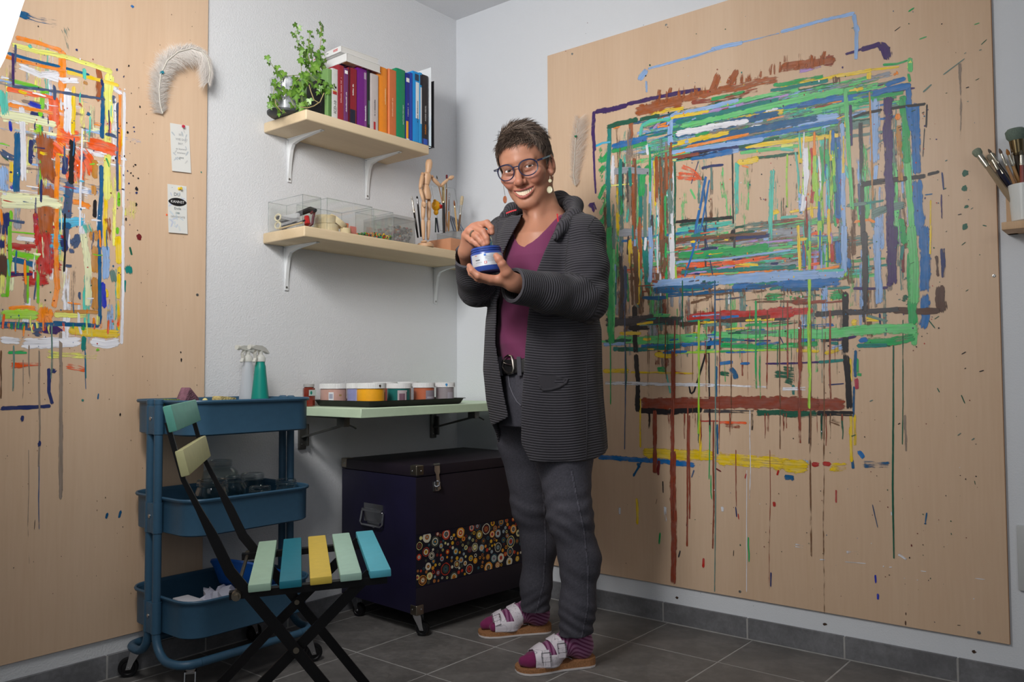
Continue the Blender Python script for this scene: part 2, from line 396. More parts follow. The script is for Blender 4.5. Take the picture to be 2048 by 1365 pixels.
# ------------------------------------------------------------------ fold-down wall table
tgreen = mat('pale_green_paint', (205, 226, 196), 0.5, var=0.05, vscale=14, bump=0.12, bscale=90, bdist=0.001)
TX0, TX1, TY, TZ = -0.843, -0.03, -0.372, 0.748
tb = thing('wall_table', 'pale green folding table fixed to the wall, holding the tray of paint jars', 'table', (-0.45, 0, 0.60))
MB().box((TX0, TY, TZ-0.030), (TX1, -0.002, TZ), bevel=0.0016, seg=1).build('tabletop', tgreen, tb)
dsteel = mat('dull_steel', (112, 112, 108), 0.45, 0.85, var=0.1)
for bx in (-0.795, -0.150):
    b = MB(); z0 = TZ-0.032
    b.box((bx-0.014, -0.012, z0-0.118), (bx+0.014, -0.001, z0-0.004), bevel=0.002)
    b.box((bx+0.006, -0.030, z0-0.105), (bx+0.013, -0.010, z0-0.03), bevel=0.002)
    b.bar([(bx, -0.014, z0-0.075), (bx, -0.215, z0-0.030)], 0.017, 0.006, (1, 0, 0))
    b.box((bx-0.013, -0.245, z0-0.032), (bx+0.013, -0.208, z0-0.001), bevel=0.002)
    b.tube([(bx+0.008, -0.226, z0-0.022), (bx+0.03, -0.242, z0-0.034), (bx+0.036, -0.25, z0-0.040)], 0.0028, 8)
    b.bar([(bx, -0.01, z0-0.003), (bx, -0.25, z0-0.003)], 0.026, 0.003, (1, 0, 0))
    br = b.build('bracket', dsteel, tb)
    for zz in (z0-0.02, z0-0.10): 
        M_ = Vector((0, -1, 0)).to_track_quat('Z', 'Y').to_matrix().to_4x4(); M_.translation = Vector((bx-0.004, -0.012, zz))
        MB().lathe([(0.0035, 0), (0.003, 0.001), (0, 0.0014)], 10, M=M_).build('screw', screwm, br)

# ------------------------------------------------------------------ painted trunk on casters
CH0 = Vector((-0.668, -0.440, 0.0)); cth = math.radians(-4.0)
ch = thing('trunk', 'dark violet wooden trunk on casters with a band of painted circles', 'trunk', CH0)
MC = Matrix.Translation(CH0) @ Matrix.Rotation(cth, 4, 'Z')     # local x along the front, y to the wall
CW, CD, CZ0, CZL, CZ1 = 0.600, 0.410, 0.078, 0.522, 0.556
trunk_m = bpy.data.materials.new('violet_black_paint'); t = NT(trunk_m); vec = t.coord()
n1 = t.n('ShaderNodeTexNoise', Scale=6.0, Detail=3.0); t.l(vec, n1.inputs['Vector'])
t.l(t.ramp(n1.outputs['Fac'], [(0.3, (18, 14, 40)), (0.7, (25, 20, 54))]), t.b.inputs['Base Color']); t.b.inputs['Roughness'].default_value = 0.5
n2 = t.n('ShaderNodeTexNoise', Scale=120.0, Detail=2.0); t.l(vec, n2.inputs['Vector']); t.bump(n2.outputs['Fac'], 0.1, 0.001)
trunk_f = mat('brown_black_paint', (30, 22, 33), 0.55, var=0.15, vscale=8, bump=0.08, bscale=100, bdist=0.001)
b = MB(); b.box((0, 0.002, CZ0), (CW, CD, CZL-0.002), 0, MC, bevel=0.002); b.build('body', trunk_m, ch)
b = MB(); b.box((0, 0, CZ0), (CW, 0.004, CZ0+0.085), 0, MC, bevel=0.001); b.build('front_board', trunk_f, ch)
b = MB(); b.box((0, 0, 0.335), (CW, 0.004, CZL-0.003), 0, MC, bevel=0.001); b.build('front_board', trunk_f, ch)
b = MB(); b.box((-0.001, -0.001, CZL), (CW+0.001, CD+0.001, CZ1), 0, MC, bevel=0.003); b.build('lid', trunk_f, ch)
# band of rings: flat painted discs and rings on a dark ground
PZ0, PZ1 = 0.166, 0.332
b = MB(); b.box((0, 0.0012, PZ0), (CW, 0.004, PZ1), 0, MC); band = b.build('circle_band', mat('band_ground', (22, 20, 34), 0.5), ch)
rc = random.Random(5)
pal = [(226, 172, 40), (222, 214, 190), (196, 60, 34), (120, 40, 34), (52, 92, 104), (226, 216, 140), (176, 108, 52), (150, 165, 172), (230, 150, 40), (70, 74, 60)]
placed = []; vs = []; fs = []; cols = []
def ringpoly(cx, cz, r0, r1, col, lay, n=18):
    o = len(vs); k0 = rc.uniform(0, 6); wob = [1+rc.uniform(-0.06, 0.06) for _ in range(n)]
    for k in range(n):
        a = 2*PI*k/n+k0
        for r in (r0, r1):
            vs.append(MC @ Vector((min(max(cx+r*wob[k]*math.cos(a), 0.001), CW-0.001), 0.0010-0.00012*lay, min(max(cz+r*wob[(k+(r == r1)) % n]*math.sin(a), PZ0+0.0005), PZ1-0.0005)))); cols.append(lin(col))
    for k in range(n):
        k2 = (k+1) % n; fs.append((o+2*k, o+2*k+1, o+2*k2+1, o+2*k2))
tries = 0
while len(placed) < 190 and tries < 9000:
    tries += 1
    r = rc.choice([0.021, 0.019, 0.017, 0.015, 0.013, 0.011, 0.009, 0.007, 0.006, 0.005]) if tries < 4000 else rc.uniform(0.004, 0.008)
    cx, cz = rc.uniform(0.004, CW-0.004), rc.uniform(PZ0+0.004, PZ1-0.004)
    if any((cx-a)**2+(cz-d)**2 < (0.94*(r+e))**2 for a, d, e in placed): continue
    placed.append((cx, cz, r)); c1, c2, c3 = rc.sample(pal, 3); style = rc.random()
    if r > 0.012:
        if style < 0.5: ringpoly(cx, cz, r*0.86, r, c1 if rc.random() < .4 else (222, 214, 190), 1); ringpoly(cx, cz, 0.0, r*0.66, c2, 1); ringpoly(cx, cz, 0, r*0.4, c3, 2); ringpoly(cx, cz, 0, r*0.14, (30, 26, 30), 3)
        else: ringpoly(cx, cz, 0, r*0.95, c1, 1); ringpoly(cx, cz, r*0.5, r*0.66, (226, 220, 200), 2); ringpoly(cx, cz, 0, r*0.44, c2, 2); ringpoly(cx, cz, 0, r*0.18, c3, 3)
    elif r > 0.007:
        ringpoly(cx, cz, 0.3*r if style < .3 else 0, r*0.92, c1, 1); ringpoly(cx, cz, 0, r*0.5, c2, 2); ringpoly(cx, cz, 0, r*0.2, c3, 3)
    else: ringpoly(cx, cz, 0 if style < .6 else r*.5, r*0.9, c1, 1)
b = MB(); b.add(vs, fs); o = b.build('painted_circles', attr_mat('enamel_colours', rough=0.4), band, colors=cols); o['kind'] = 'stuff'
chrome = mat('chrome', (205, 205, 208), 0.22, 1.0); nickel = mat('old_nickel', (150, 140, 125), 0.35, 1.0)
# corner caps
def cap(x, y, z, sx, sy, sz=-1):
    b = MB(); L_ = 0.030; th = 0.0022
    lo = lambda a, s_: (min(a-s_*th, a+s_*L_), max(a-s_*th, a+s_*L_))
    X, Y, Z = lo(x, sx), lo(y, sy), lo(z, sz)
    b.box((X[0], Y[0], Z[0]), (X[1], Y[1], Z[1]), 0, MC, bevel=0.0035, seg=3)
    o = b.build('corner_cap', nickel, ch)
    for dx, dy in ((0.018, None), (None, 0.018)):
        c_ = MC @ Vector((x+sx*(dx if dx else -th), y+sy*(dy if dy else -th), z+sz*0.016)); MB().ball(c_, 0.003, 8).build('rivet', steel, o)
cap(0, 0, CZ1, 1, 1); cap(CW, 0, CZ1, -1, 1); cap(0, CD, CZ1, 1, -1); cap(0, 0, CZ0, 1, 1, 1); cap(CW, 0, CZ0, -1, 1, 1)
# casters
def caster(P, yaw, parent, Rw=0.022, wheel_w=0.018, z_top=0.078, fork=chrome, tyre=None):
    tyre = tyre or blackm; Mk = Matrix.Translation(P) @ Matrix.Rotation(yaw, 4, 'Z'); off = Rw*0.75
    b = MB(); b.lathe([(0.013, z_top-0.008), (0.013, z_top), (0.0, z_top)], 12, M=Mk)
    for s_ in (-1, 1):
        y = s_*(wheel_w/2+0.003)
        b.bar([(0.0, y, z_top-0.006), (0.003, y, z_top-0.018), (off*0.7, y, Rw*1.5), (off, y, Rw*0.85)], [0.026, 0.026, 0.016, 0.013], 0.0025, (1, 0, 0), M=Mk)
    b.box((-0.012, -wheel_w/2-0.004, z_top-0.011), (0.013, wheel_w/2+0.004, z_top-0.006), M=Mk)
    c_ = b.build('caster', fork, parent)
    Mw = Mk @ Matrix.Translation((off, 0, Rw)) @ Matrix.Rotation(PI/2, 4, 'X')
    w2 = wheel_w/2
    MB().lathe([(0.004, -w2), (Rw*0.62, -w2*0.8), (Rw*0.7, -w2), (Rw*0.93, -w2), (Rw, -w2*0.6), (Rw, w2*0.6), (Rw*0.93, w2), (Rw*0.7, w2), (Rw*0.62, w2*0.8), (0.004, w2)], 24, M=Mw).build('wheel', tyre, c_)
    MB().tube([Mw @ Vector((0, 0, -w2-0.006)), Mw @ Vector((0, 0, w2+0.006))], 0.0035, 8).build('axle', steel, c_)
for x, y, a in ((0.035, 0.035, -1.1), (CW-0.035, 0.03, -0.9), (0.035, CD-0.035, -1.4), (CW-0.035, CD-0.035, 0.4)):
    caster(MC @ Vector((x, y, 0)), a, ch, 0.023, 0.019, CZ0)
# handle on the left end
b = MB()
def onleftend(x, y):            # pixel on the left end face of the trunk
    n_ = MC.to_3x3() @ Vector((-1, 0, 0)); o_ = MC @ Vector((0, 0, 0)); d = Vector(ray(x, y)); k = (o_-Vector(CAM_C)).dot(n_)/d.dot(n_); return MC.inverted() @ (Vector(CAM_C)+d*k)
h0, h1 = onleftend(727, 1007), onleftend(769, 1048); hy0, hy1, hz0, hz1 = min(h0.y, h1.y), max(h0.y, h1.y), h1.z, h0.z
hm = (hz0+hz1)/2
b.box((-0.003, hy0+0.006, hm-0.030), (0.0, hy1-0.006, hz1+0.004), 0, MC, bevel=0.001)
b.prism([(hy0+0.02, hm-0.02), (hy1-0.02, hm-0.02), (hy1-0.028, hm-0.042), ((hy0+hy1)/2, hm-0.05), (hy0+0.028, hm-0.042)], 0, 0.002, M=MC @ Matrix(((0, 0, -1, 0.0), (1, 0, 0, 0), (0, 1, 0, 0), (0, 0, 0, 1))))
hd = b.build('handle', steel, ch)
MB().tube([MC @ Vector(p_) for p_ in ((-0.005, hy1-0.012, hm+0.008), (-0.006, hy1, hm+0.004), (-0.012, hy1+0.002, hz0-0.004), (-0.013, hy1-0.008, hz0-0.012), (-0.013, hy0+0.008, hz0-0.012), (-0.012, hy0-0.002, hz0-0.004), (-0.006, hy0, hm+0.004), (-0.005, hy0+0.012, hm+0.008))], 0.0038, 8).build('grip', chrome, hd)
MB().tube([MC @ Vector((-0.006, hy0+0.004, hm+0.010)), MC @ Vector((-0.006, hy1-0.004, hm+0.010))], 0.006, 8).build('hinge_barrel', steel, hd)
# hasp on the front
lx = 0.083
b = MB(); b.box((lx-0.014, -0.003, 0.468), (lx+0.014, 0, 0.500), 0, MC, bevel=0.001); la = b.build('latch', steel, ch)
b = MB(); b.prism([(lx-0.011, 0.552), (lx+0.012, 0.552), (lx+0.013, 0.53), (lx+0.009, 0.522), (lx+0.012, 0.505), (lx+0.017, 0.474), (lx+0.004, 0.470), (lx-0.002, 0.500), (lx-0.004, 0.524), (lx-0.011, 0.535)], 0, 0.0025, M=MC @ Matrix(((1, 0, 0, 0), (0, 0, -1, -0.0045), (0, 1, 0, 0), (0, 0, 0, 1)))); b.build('hasp', steel, la)
b = MB(); b.tube([MC @ Vector((lx+0.002, -0.004, 0.482)), MC @ Vector((lx+0.003, -0.016, 0.487)), MC @ Vector((lx+0.004, -0.016, 0.498)), MC @ Vector((lx+0.005, -0.004, 0.503))], 0.003, 8); b.build('staple', chrome, la)
b = MB(); b.tube([MC @ Vector((lx-0.014, -0.003, 0.556)), MC @ Vector((lx+0.014, -0.003, 0.556))], 0.0035, 8); b.build('hinge_barrel', steel, la)

# ------------------------------------------------------------------ three tier trolley
tr = thing('trolley', 'blue three tier metal trolley on casters beside the folding chair', 'trolley', (-1.21, -0.185, 0))
tblue = mat('trolley_blue', (54, 90, 116), 0.42, var=0.04, vscale=60, bump=0.06, bscale=400, bdist=0.0006)
TX, TYc, hl, hw = -1.202, -0.185, 0.203, 0.163
def rrect(hl, hw, r, n=7):
    pts = []
    for cx, cy, a0 in ((hl-r, hw-r, 0), (-hl+r, hw-r, PI/2), (-hl+r, -hw+r, PI), (hl-r, -hw+r, 1.5*PI)):
        for k in range(n+1): a = a0+PI/2*k/n; pts.append((cx+r*math.cos(a), cy+r*math.sin(a)))
    return pts
trolley_trays = []
def tray(ztop, hgt):
    b = MB(); outline = rrect(hl, hw, 0.062); n = len(outline); rings = []
    prof = [(0.004, ztop-0.004), (0.006, ztop+0.001), (0.004, ztop+0.005), (0.000, ztop+0.004), (-0.002, ztop), (-0.003, ztop-hgt), (-0.009, ztop-hgt-0.004)]
    vs = []
    for off, z in prof:
        pts = rrect(hl+off, hw+off, 0.062+off); vs += [(TX+x, TYc+y, z) for x, y in pts]
    # inner skin
    prof2 = [(-0.010, ztop-hgt), (-0.0035, ztop-hgt+0.004), (-0.0028, ztop-0.004)]
    k_out = len(prof)
    for off, z in prof2:
        pts = rrect(hl+off, hw+off, 0.062+off); vs += [(TX+x, TYc+y, z) for x, y in pts]
    fs = []
    order = list(range(k_out))
    for i in range(k_out-1):
        for k in range(n): k2 = (k+1) % n; fs.append((i*n+k, i*n+k2, (i+1)*n+k2, (i+1)*n+k))
    fs.append(tuple((k_out-1)*n+k for k in range(n)))
    for i in range(k_out, k_out+2):
        for k in range(n): k2 = (k+1) % n; fs.append((i*n+k, (i+1)*n+k, (i+1)*n+k2, i*n+k2))
    fs.append(tuple(k_out*n+k for k in range(n))[::-1])
    for k in range(n): k2 = (k+1) % n; fs.append((k, (k_out+2)*n+k, (k_out+2)*n+k2, k2))
    b.add(vs, fs, 0, True); o = b.build('tray', tblue, tr); trolley_trays.append((ztop, hgt))
    # clamp plates at both ends
    for s_ in (-1, 1):
        c_ = MB(); xx = TX+s_*(hl+0.011)
        c_.box((min(xx-s_*0.009, xx+s_*0.0125), TYc-0.0205, ztop-hgt-0.001), (max(xx-s_*0.009, xx+s_*0.0125), TYc+0.0205, ztop-0.012), bevel=0.002)
        for yy in (-0.0205, 0.0205): c_.tube([(TX+s_*(hl+0.012), TYc+yy, ztop-hgt-0.001), (TX+s_*(hl+0.012), TYc+yy, ztop-0.012)], 0.0136, 14)
        cp = c_.build('clamp', tblue, o)
        M_ = Matrix.Translation((TX+s_*(hl+0.0235), TYc, ztop-hgt*0.52)) @ Matrix.Rotation(s_*PI/2, 4, 'Y')
        MB().lathe([(0.0055, 0), (0.005, 0.002), (0.002, 0.0034), (0, 0.0036)], 12, M=M_).build('bolt', chrome, o)
tray(0.783, 0.088); tray(0.520, 0.092); tray(0.253, 0.094)
for side in (-1, 1):         # two bent tube frames, one per long side
    yp = TYc+side*0.0205; yo = TYc+side*0.150; pts = []
    def arc(p0, p1, p2, n=7):
        p0, p1, p2 = Vector(p0), Vector(p1), Vector(p2); return [p0*(1-t_)**2+p1*2*t_*(1-t_)+p2*t_*t_ for t_ in np.linspace(0, 1, n)]
    for e in (-1, 1):
        px_ = TX+e*(hl+0.012)
        post = [(px_, yp, 0.788), (px_, yp, 0.165)]
        bend = arc((px_, yp, 0.165), (px_, yp, 0.105), (px_, yp+side*0.055, 0.093))
        bend2 = arc((px_, yo-side*0.055, 0.093), (px_, yo, 0.093), (px_-e*0.055, yo, 0.093))
        line = post+bend+bend2
        MB().tube(line, 0.0115, 14).build('post', tblue, tr)
        MB().lathe([(0.0125, 0.776), (0.0125, 0.788), (0.009, 0.791), (0, 0.791)], 14, c=(px_, yp, 0)).build('post_cap', tblue, tr)
        caster((px_-e*0.030, yo-side*0.004, 0), {(-1, 1): 2.6, (-1, -1): -2.2, (1, -1): -0.4, (1, 1): 0.3}[(e, side)], tr, 0.027, 0.020, 0.084, fork=steel)
    MB().tube([(TX-hl-0.012+0.055, yo, 0.093), (TX+0.02, yo, 0.093)], 0.0115, 14).build('base_rail', tblue, tr)
    MB().tube([(TX+0.02, yo, 0.093), (TX+hl+0.012-0.055, yo, 0.093)], 0.0106, 14).build('base_rail', tblue, tr)

# ------------------------------------------------------------------ folding chair with coloured slats
fc = thing('folding_chair', 'black folding chair with pastel painted seat slats, in front of the trolley', 'chair', (-1.413, -0.898, 0))
Fv, Wv = Vector((0.803, -0.596, 0)), Vector((-0.596, -0.803, 0)); Cc = Vector((-1.413, -0.898, 0))
sg = lambda s_, w, z: Cc + Fv*s_ + Wv*w + Vector((0, 0, z))
iron = mat('black_iron', (20, 18, 20), 0.38, 0.2, spec=0.5, bump=0.05, bscale=200)
backprof = [(-0.287, 0.764), (-0.257, 0.655), (-0.229, 0.598), (-0.201, 0.541), (-0.171, 0.475), (-0.075, 0.352), (0.003, 0.250), (0.190, 0.006)]
wid = [0.009, 0.009, 0.011, 0.019, 0.021, 0.021, 0.021, 0.021]; thk = [0.009, 0.009, 0.008, 0.006, 0.006, 0.006, 0.006, 0.006]
def barS(prof, w, wd, tk): # bar whose wide side lies in the sagittal plane
    b = MB(); pts = [sg(a, w, z) for a, z in prof]; b.bar(pts, tk, wd, Wv); return b
for w in (-0.185, 0.185):
    barS(backprof, w, wid, thk).build('rear_upright', iron, fc)
    barS([(0.098, 0.452), (-0.103, 0.258), (-0.345, 0.006)], w-0.014*(1 if w > 0 else -1), 0.021, 0.006).build('front_leg', iron, fc)
    rr_ = MB(); rr_.bar([sg(-0.172, w*0.96, 0.428), sg(0.130, w*0.96, 0.440)], 0.020, 0.014, Wv); rr_.build('seat_rail', iron, fc)
    pv = MB(); pv.tube([sg(-0.0465, w-0.02*np.sign(w), 0.3155), sg(-0.0465, w+0.006*np.sign(w), 0.3155)], 0.006, 10); pv.build('pivot', nickel, fc)
    pv = MB(); pv.tube([sg(-0.158, w+0.004*np.sign(w), 0.430), sg(-0.158, w+0.016*np.sign(w), 0.430)], [0.010, 0.009], 10); pv.tube([sg(-0.158, w+0.014*np.sign(w), 0.430), sg(-0.158, w+0.024*np.sign(w), 0.430)], [0.006, 0.005], 10); pv.build('bolt', nickel, fc)
MB().tube([sg(-0.160, -0.18, 0.430), sg(-0.160, 0.18, 0.430)], 0.0040, 8).build('stretcher', nickel, fc)
MB().tube([sg(-0.132, -0.18, 0.430), sg(-0.132, 0.18, 0.430)], 0.0038, 8).build('stretcher', nickel, fc)
MB().tube([sg(0.127, -0.18, 0.436), sg(0.127, 0.18, 0.436)], 0.0045, 8).build('stretcher', iron, fc)
MB().tube([sg(0.155, -0.19, 0.05), sg(0.155, 0.19, 0.05)], 0.005, 8).build('stretcher', iron, fc)
MB().tube([sg(-0.305, -0.17, 0.05), sg(-0.305, 0.17, 0.05)], 0.005, 8).build('stretcher', iron, fc)
cols = [(176, 208, 184), (34, 128, 148), (232, 200, 84), (178, 214, 196), (92, 186, 206)]; nm = ['pale green seat slat', 'teal seat slat', 'yellow seat slat', 'mint green seat slat', 'light blue seat slat']
for k in range(5):
    c_ = -0.115+0.0575*k; z = 0.446+0.003*k
    M_ = Matrix(((Fv.x, -Wv.x, 0, 0), (Fv.y, -Wv.y, 0, 0), (0, 0, 1, 0), (0, 0, 0, 1))); M_.translation = sg(c_, 0, z)
    b = MB(); b.box((-0.0210, -0.210, -0.0075), (0.0210, 0.222, 0.0075), 0, M_ @ Matrix.Rotation(math.radians(-2.5), 4, 'Y'), bevel=0.0025)
    o = b.build('seat_slat', mat('slat_paint_%d' % k, cols[k], 0.45, var=0.04, vscale=50, bump=0.12, bscale=160, bdist=0.001), fc); o['label'] = nm[k]
for k, (c0, cc_, nm_) in enumerate(((0.771, (110, 186, 168), 'turquoise back slat'), (0.686, (206, 202, 150), 'cream back slat'))):
    s0 = np.interp(c0-0.005, [0.598, 0.655, 0.775], [-0.240, -0.268, -0.300]) - 0.0
    M_ = Matrix(((-Wv.x, Fv.x, 0, 0), (-Wv.y, Fv.y, 0, 0), (0, 0, 1, 0), (0, 0, 0, 1))) @ Matrix.Rotation(math.radians(14), 4, 'X'); M_.translation = sg(s0+0.014, 0, c0)
    b = MB(); b.box((-0.195, -0.008, -0.0255), (0.195, 0.008, 0.0255), 0, M_, bevel=0.003)
    # backrest slats are slightly curved: bow them
    b.v = [tuple(Vector(v)+Fv*(-0.012*(1-(((Vector(v)-Cc).dot(Wv))/0.226)**2))*1.0 + Fv*0.006) for v in b.v]
    o = b.build('back_slat', mat('back_paint_%d' % k, cc_, 0.45, var=0.04, vscale=50, bump=0.12, bscale=160, bdist=0.001), fc); o['label'] = nm_
# ------------------------------------------------------------------ paint on the boards: raised brush strokes, drips and splashes
PAL = dict(brown=(168, 88, 38), rust=(150, 68, 46), purple=(66, 34, 104), ltblue=(150, 186, 236), blue=(14, 112, 186), deep=(8, 92, 142), teal=(18, 132, 124), green=(34, 172, 92), ltgreen=(104, 208, 124),
           dkgreen=(20, 96, 72), yellow=(244, 206, 24), pale=(240, 240, 122), cream=(240, 242, 196), white=(240, 240, 248), orange=(252, 142, 12), redor=(246, 96, 34), red=(192, 44, 36), dkred=(120, 30, 34), black=(34, 30, 34),
           char=(70, 66, 70), gg=(108, 140, 132), lilac=(184, 148, 212), lime=(168, 220, 56), vivid=(122, 204, 28), navy=(36, 48, 108), slate=(74, 92, 128), grey=(158, 162, 172), sky=(70, 186, 226), turq=(86, 200, 182), ochre=(200, 138, 60), dkbrown=(92, 60, 46), ultra=(30, 48, 190), crimson=(178, 30, 66), umber=(120, 84, 58), smoke=(150, 132, 118))
paint_m = bpy.data.materials.new('acrylic_paint'); t = NT(paint_m)
a1 = t.n('ShaderNodeAttribute', attribute_name='Col'); a2 = t.n('ShaderNodeAttribute', attribute_name='brush')
t.b.inputs['Roughness'].default_value = 0.42; a3 = t.n('ShaderNodeAttribute', attribute_name='edge')
mp = t.n('ShaderNodeMapping'); mp.inputs['Scale'].default_value = (9, 260, 0); t.l(a2.outputs['Vector'], mp.inputs['Vector'])
nz = t.n('ShaderNodeTexNoise', Scale=1.0, Detail=3.0, Roughness=0.6); t.l(mp.outputs['Vector'], nz.inputs['Vector'])
mp2 = t.n('ShaderNodeMapping'); mp2.inputs['Scale'].default_value = (30, 60, 0); t.l(a2.outputs['Vector'], mp2.inputs['Vector'])
nz2 = t.n('ShaderNodeTexNoise', Scale=1.0, Detail=3.0); t.l(mp2.outputs['Vector'], nz2.inputs['Vector'])
ad = t.n('ShaderNodeMath', operation='MULTIPLY_ADD'); ad.inputs[1].default_value = 0.6; t.l(nz2.outputs['Fac'], ad.inputs[0]); t.l(nz.outputs['Fac'], ad.inputs[2])
sp_ = t.n('ShaderNodeSeparateXYZ'); t.l(a2.outputs['Vector'], sp_.inputs[0])
th = t.n('ShaderNodeMath', operation='MULTIPLY_ADD'); th.inputs[1].default_value = 0.62; th.inputs[2].default_value = 0.42; t.l(sp_.outputs['Z'], th.inputs[0])
sb = t.n('ShaderNodeMath', operation='SUBTRACT'); t.l(ad.outputs[0], sb.inputs[0]); t.l(th.outputs[0], sb.inputs[1])
sx_ = t.n('ShaderNodeSeparateXYZ'); t.l(a3.outputs['Vector'], sx_.inputs[0])
ea = t.n('ShaderNodeMath', operation='ABSOLUTE'); t.l(sx_.outputs['X'], ea.inputs[0])
def mr(inp, a, b_, c_, d): q = t.n('ShaderNodeMapRange'); q.inputs[1].default_value = a; q.inputs[2].default_value = b_; q.inputs[3].default_value = c_; q.inputs[4].default_value = d; t.l(inp, q.inputs[0]); return q.outputs[0]
e1_ = mr(ea.outputs[0], 0.55, 1.0, 0.0, -0.42); e2_ = mr(sx_.outputs['Y'], 0.0, 0.45, -0.40, 0.0)
s2_ = t.n('ShaderNodeMath', operation='ADD'); t.l(e1_, s2_.inputs[0]); t.l(e2_, s2_.inputs[1]); s3_ = t.n('ShaderNodeMath', operation='ADD'); t.l(sb.outputs[0], s3_.inputs[0]); t.l(s2_.outputs[0], s3_.inputs[1]); sb = s3_
hs = t.n('ShaderNodeHueSaturation'); t.l(a1.outputs['Color'], hs.inputs['Color']); t.l(mr(nz.outputs['Fac'], 0.25, 0.75, 0.74, 1.26), hs.inputs['Value']); t.l(mr(nz2.outputs['Fac'], 0.3, 0.7, 0.84, 1.06), hs.inputs['Saturation']); t.l(hs.outputs['Color'], t.b.inputs['Base Color'])
ml = t.n('ShaderNodeMath', operation='MULTIPLY_ADD', use_clamp=True); ml.inputs[1].default_value = 6.0; ml.inputs[2].default_value = 0.5; t.l(sb.outputs[0], ml.inputs[0])
t.l(ml.outputs[0], t.b.inputs['Alpha'])

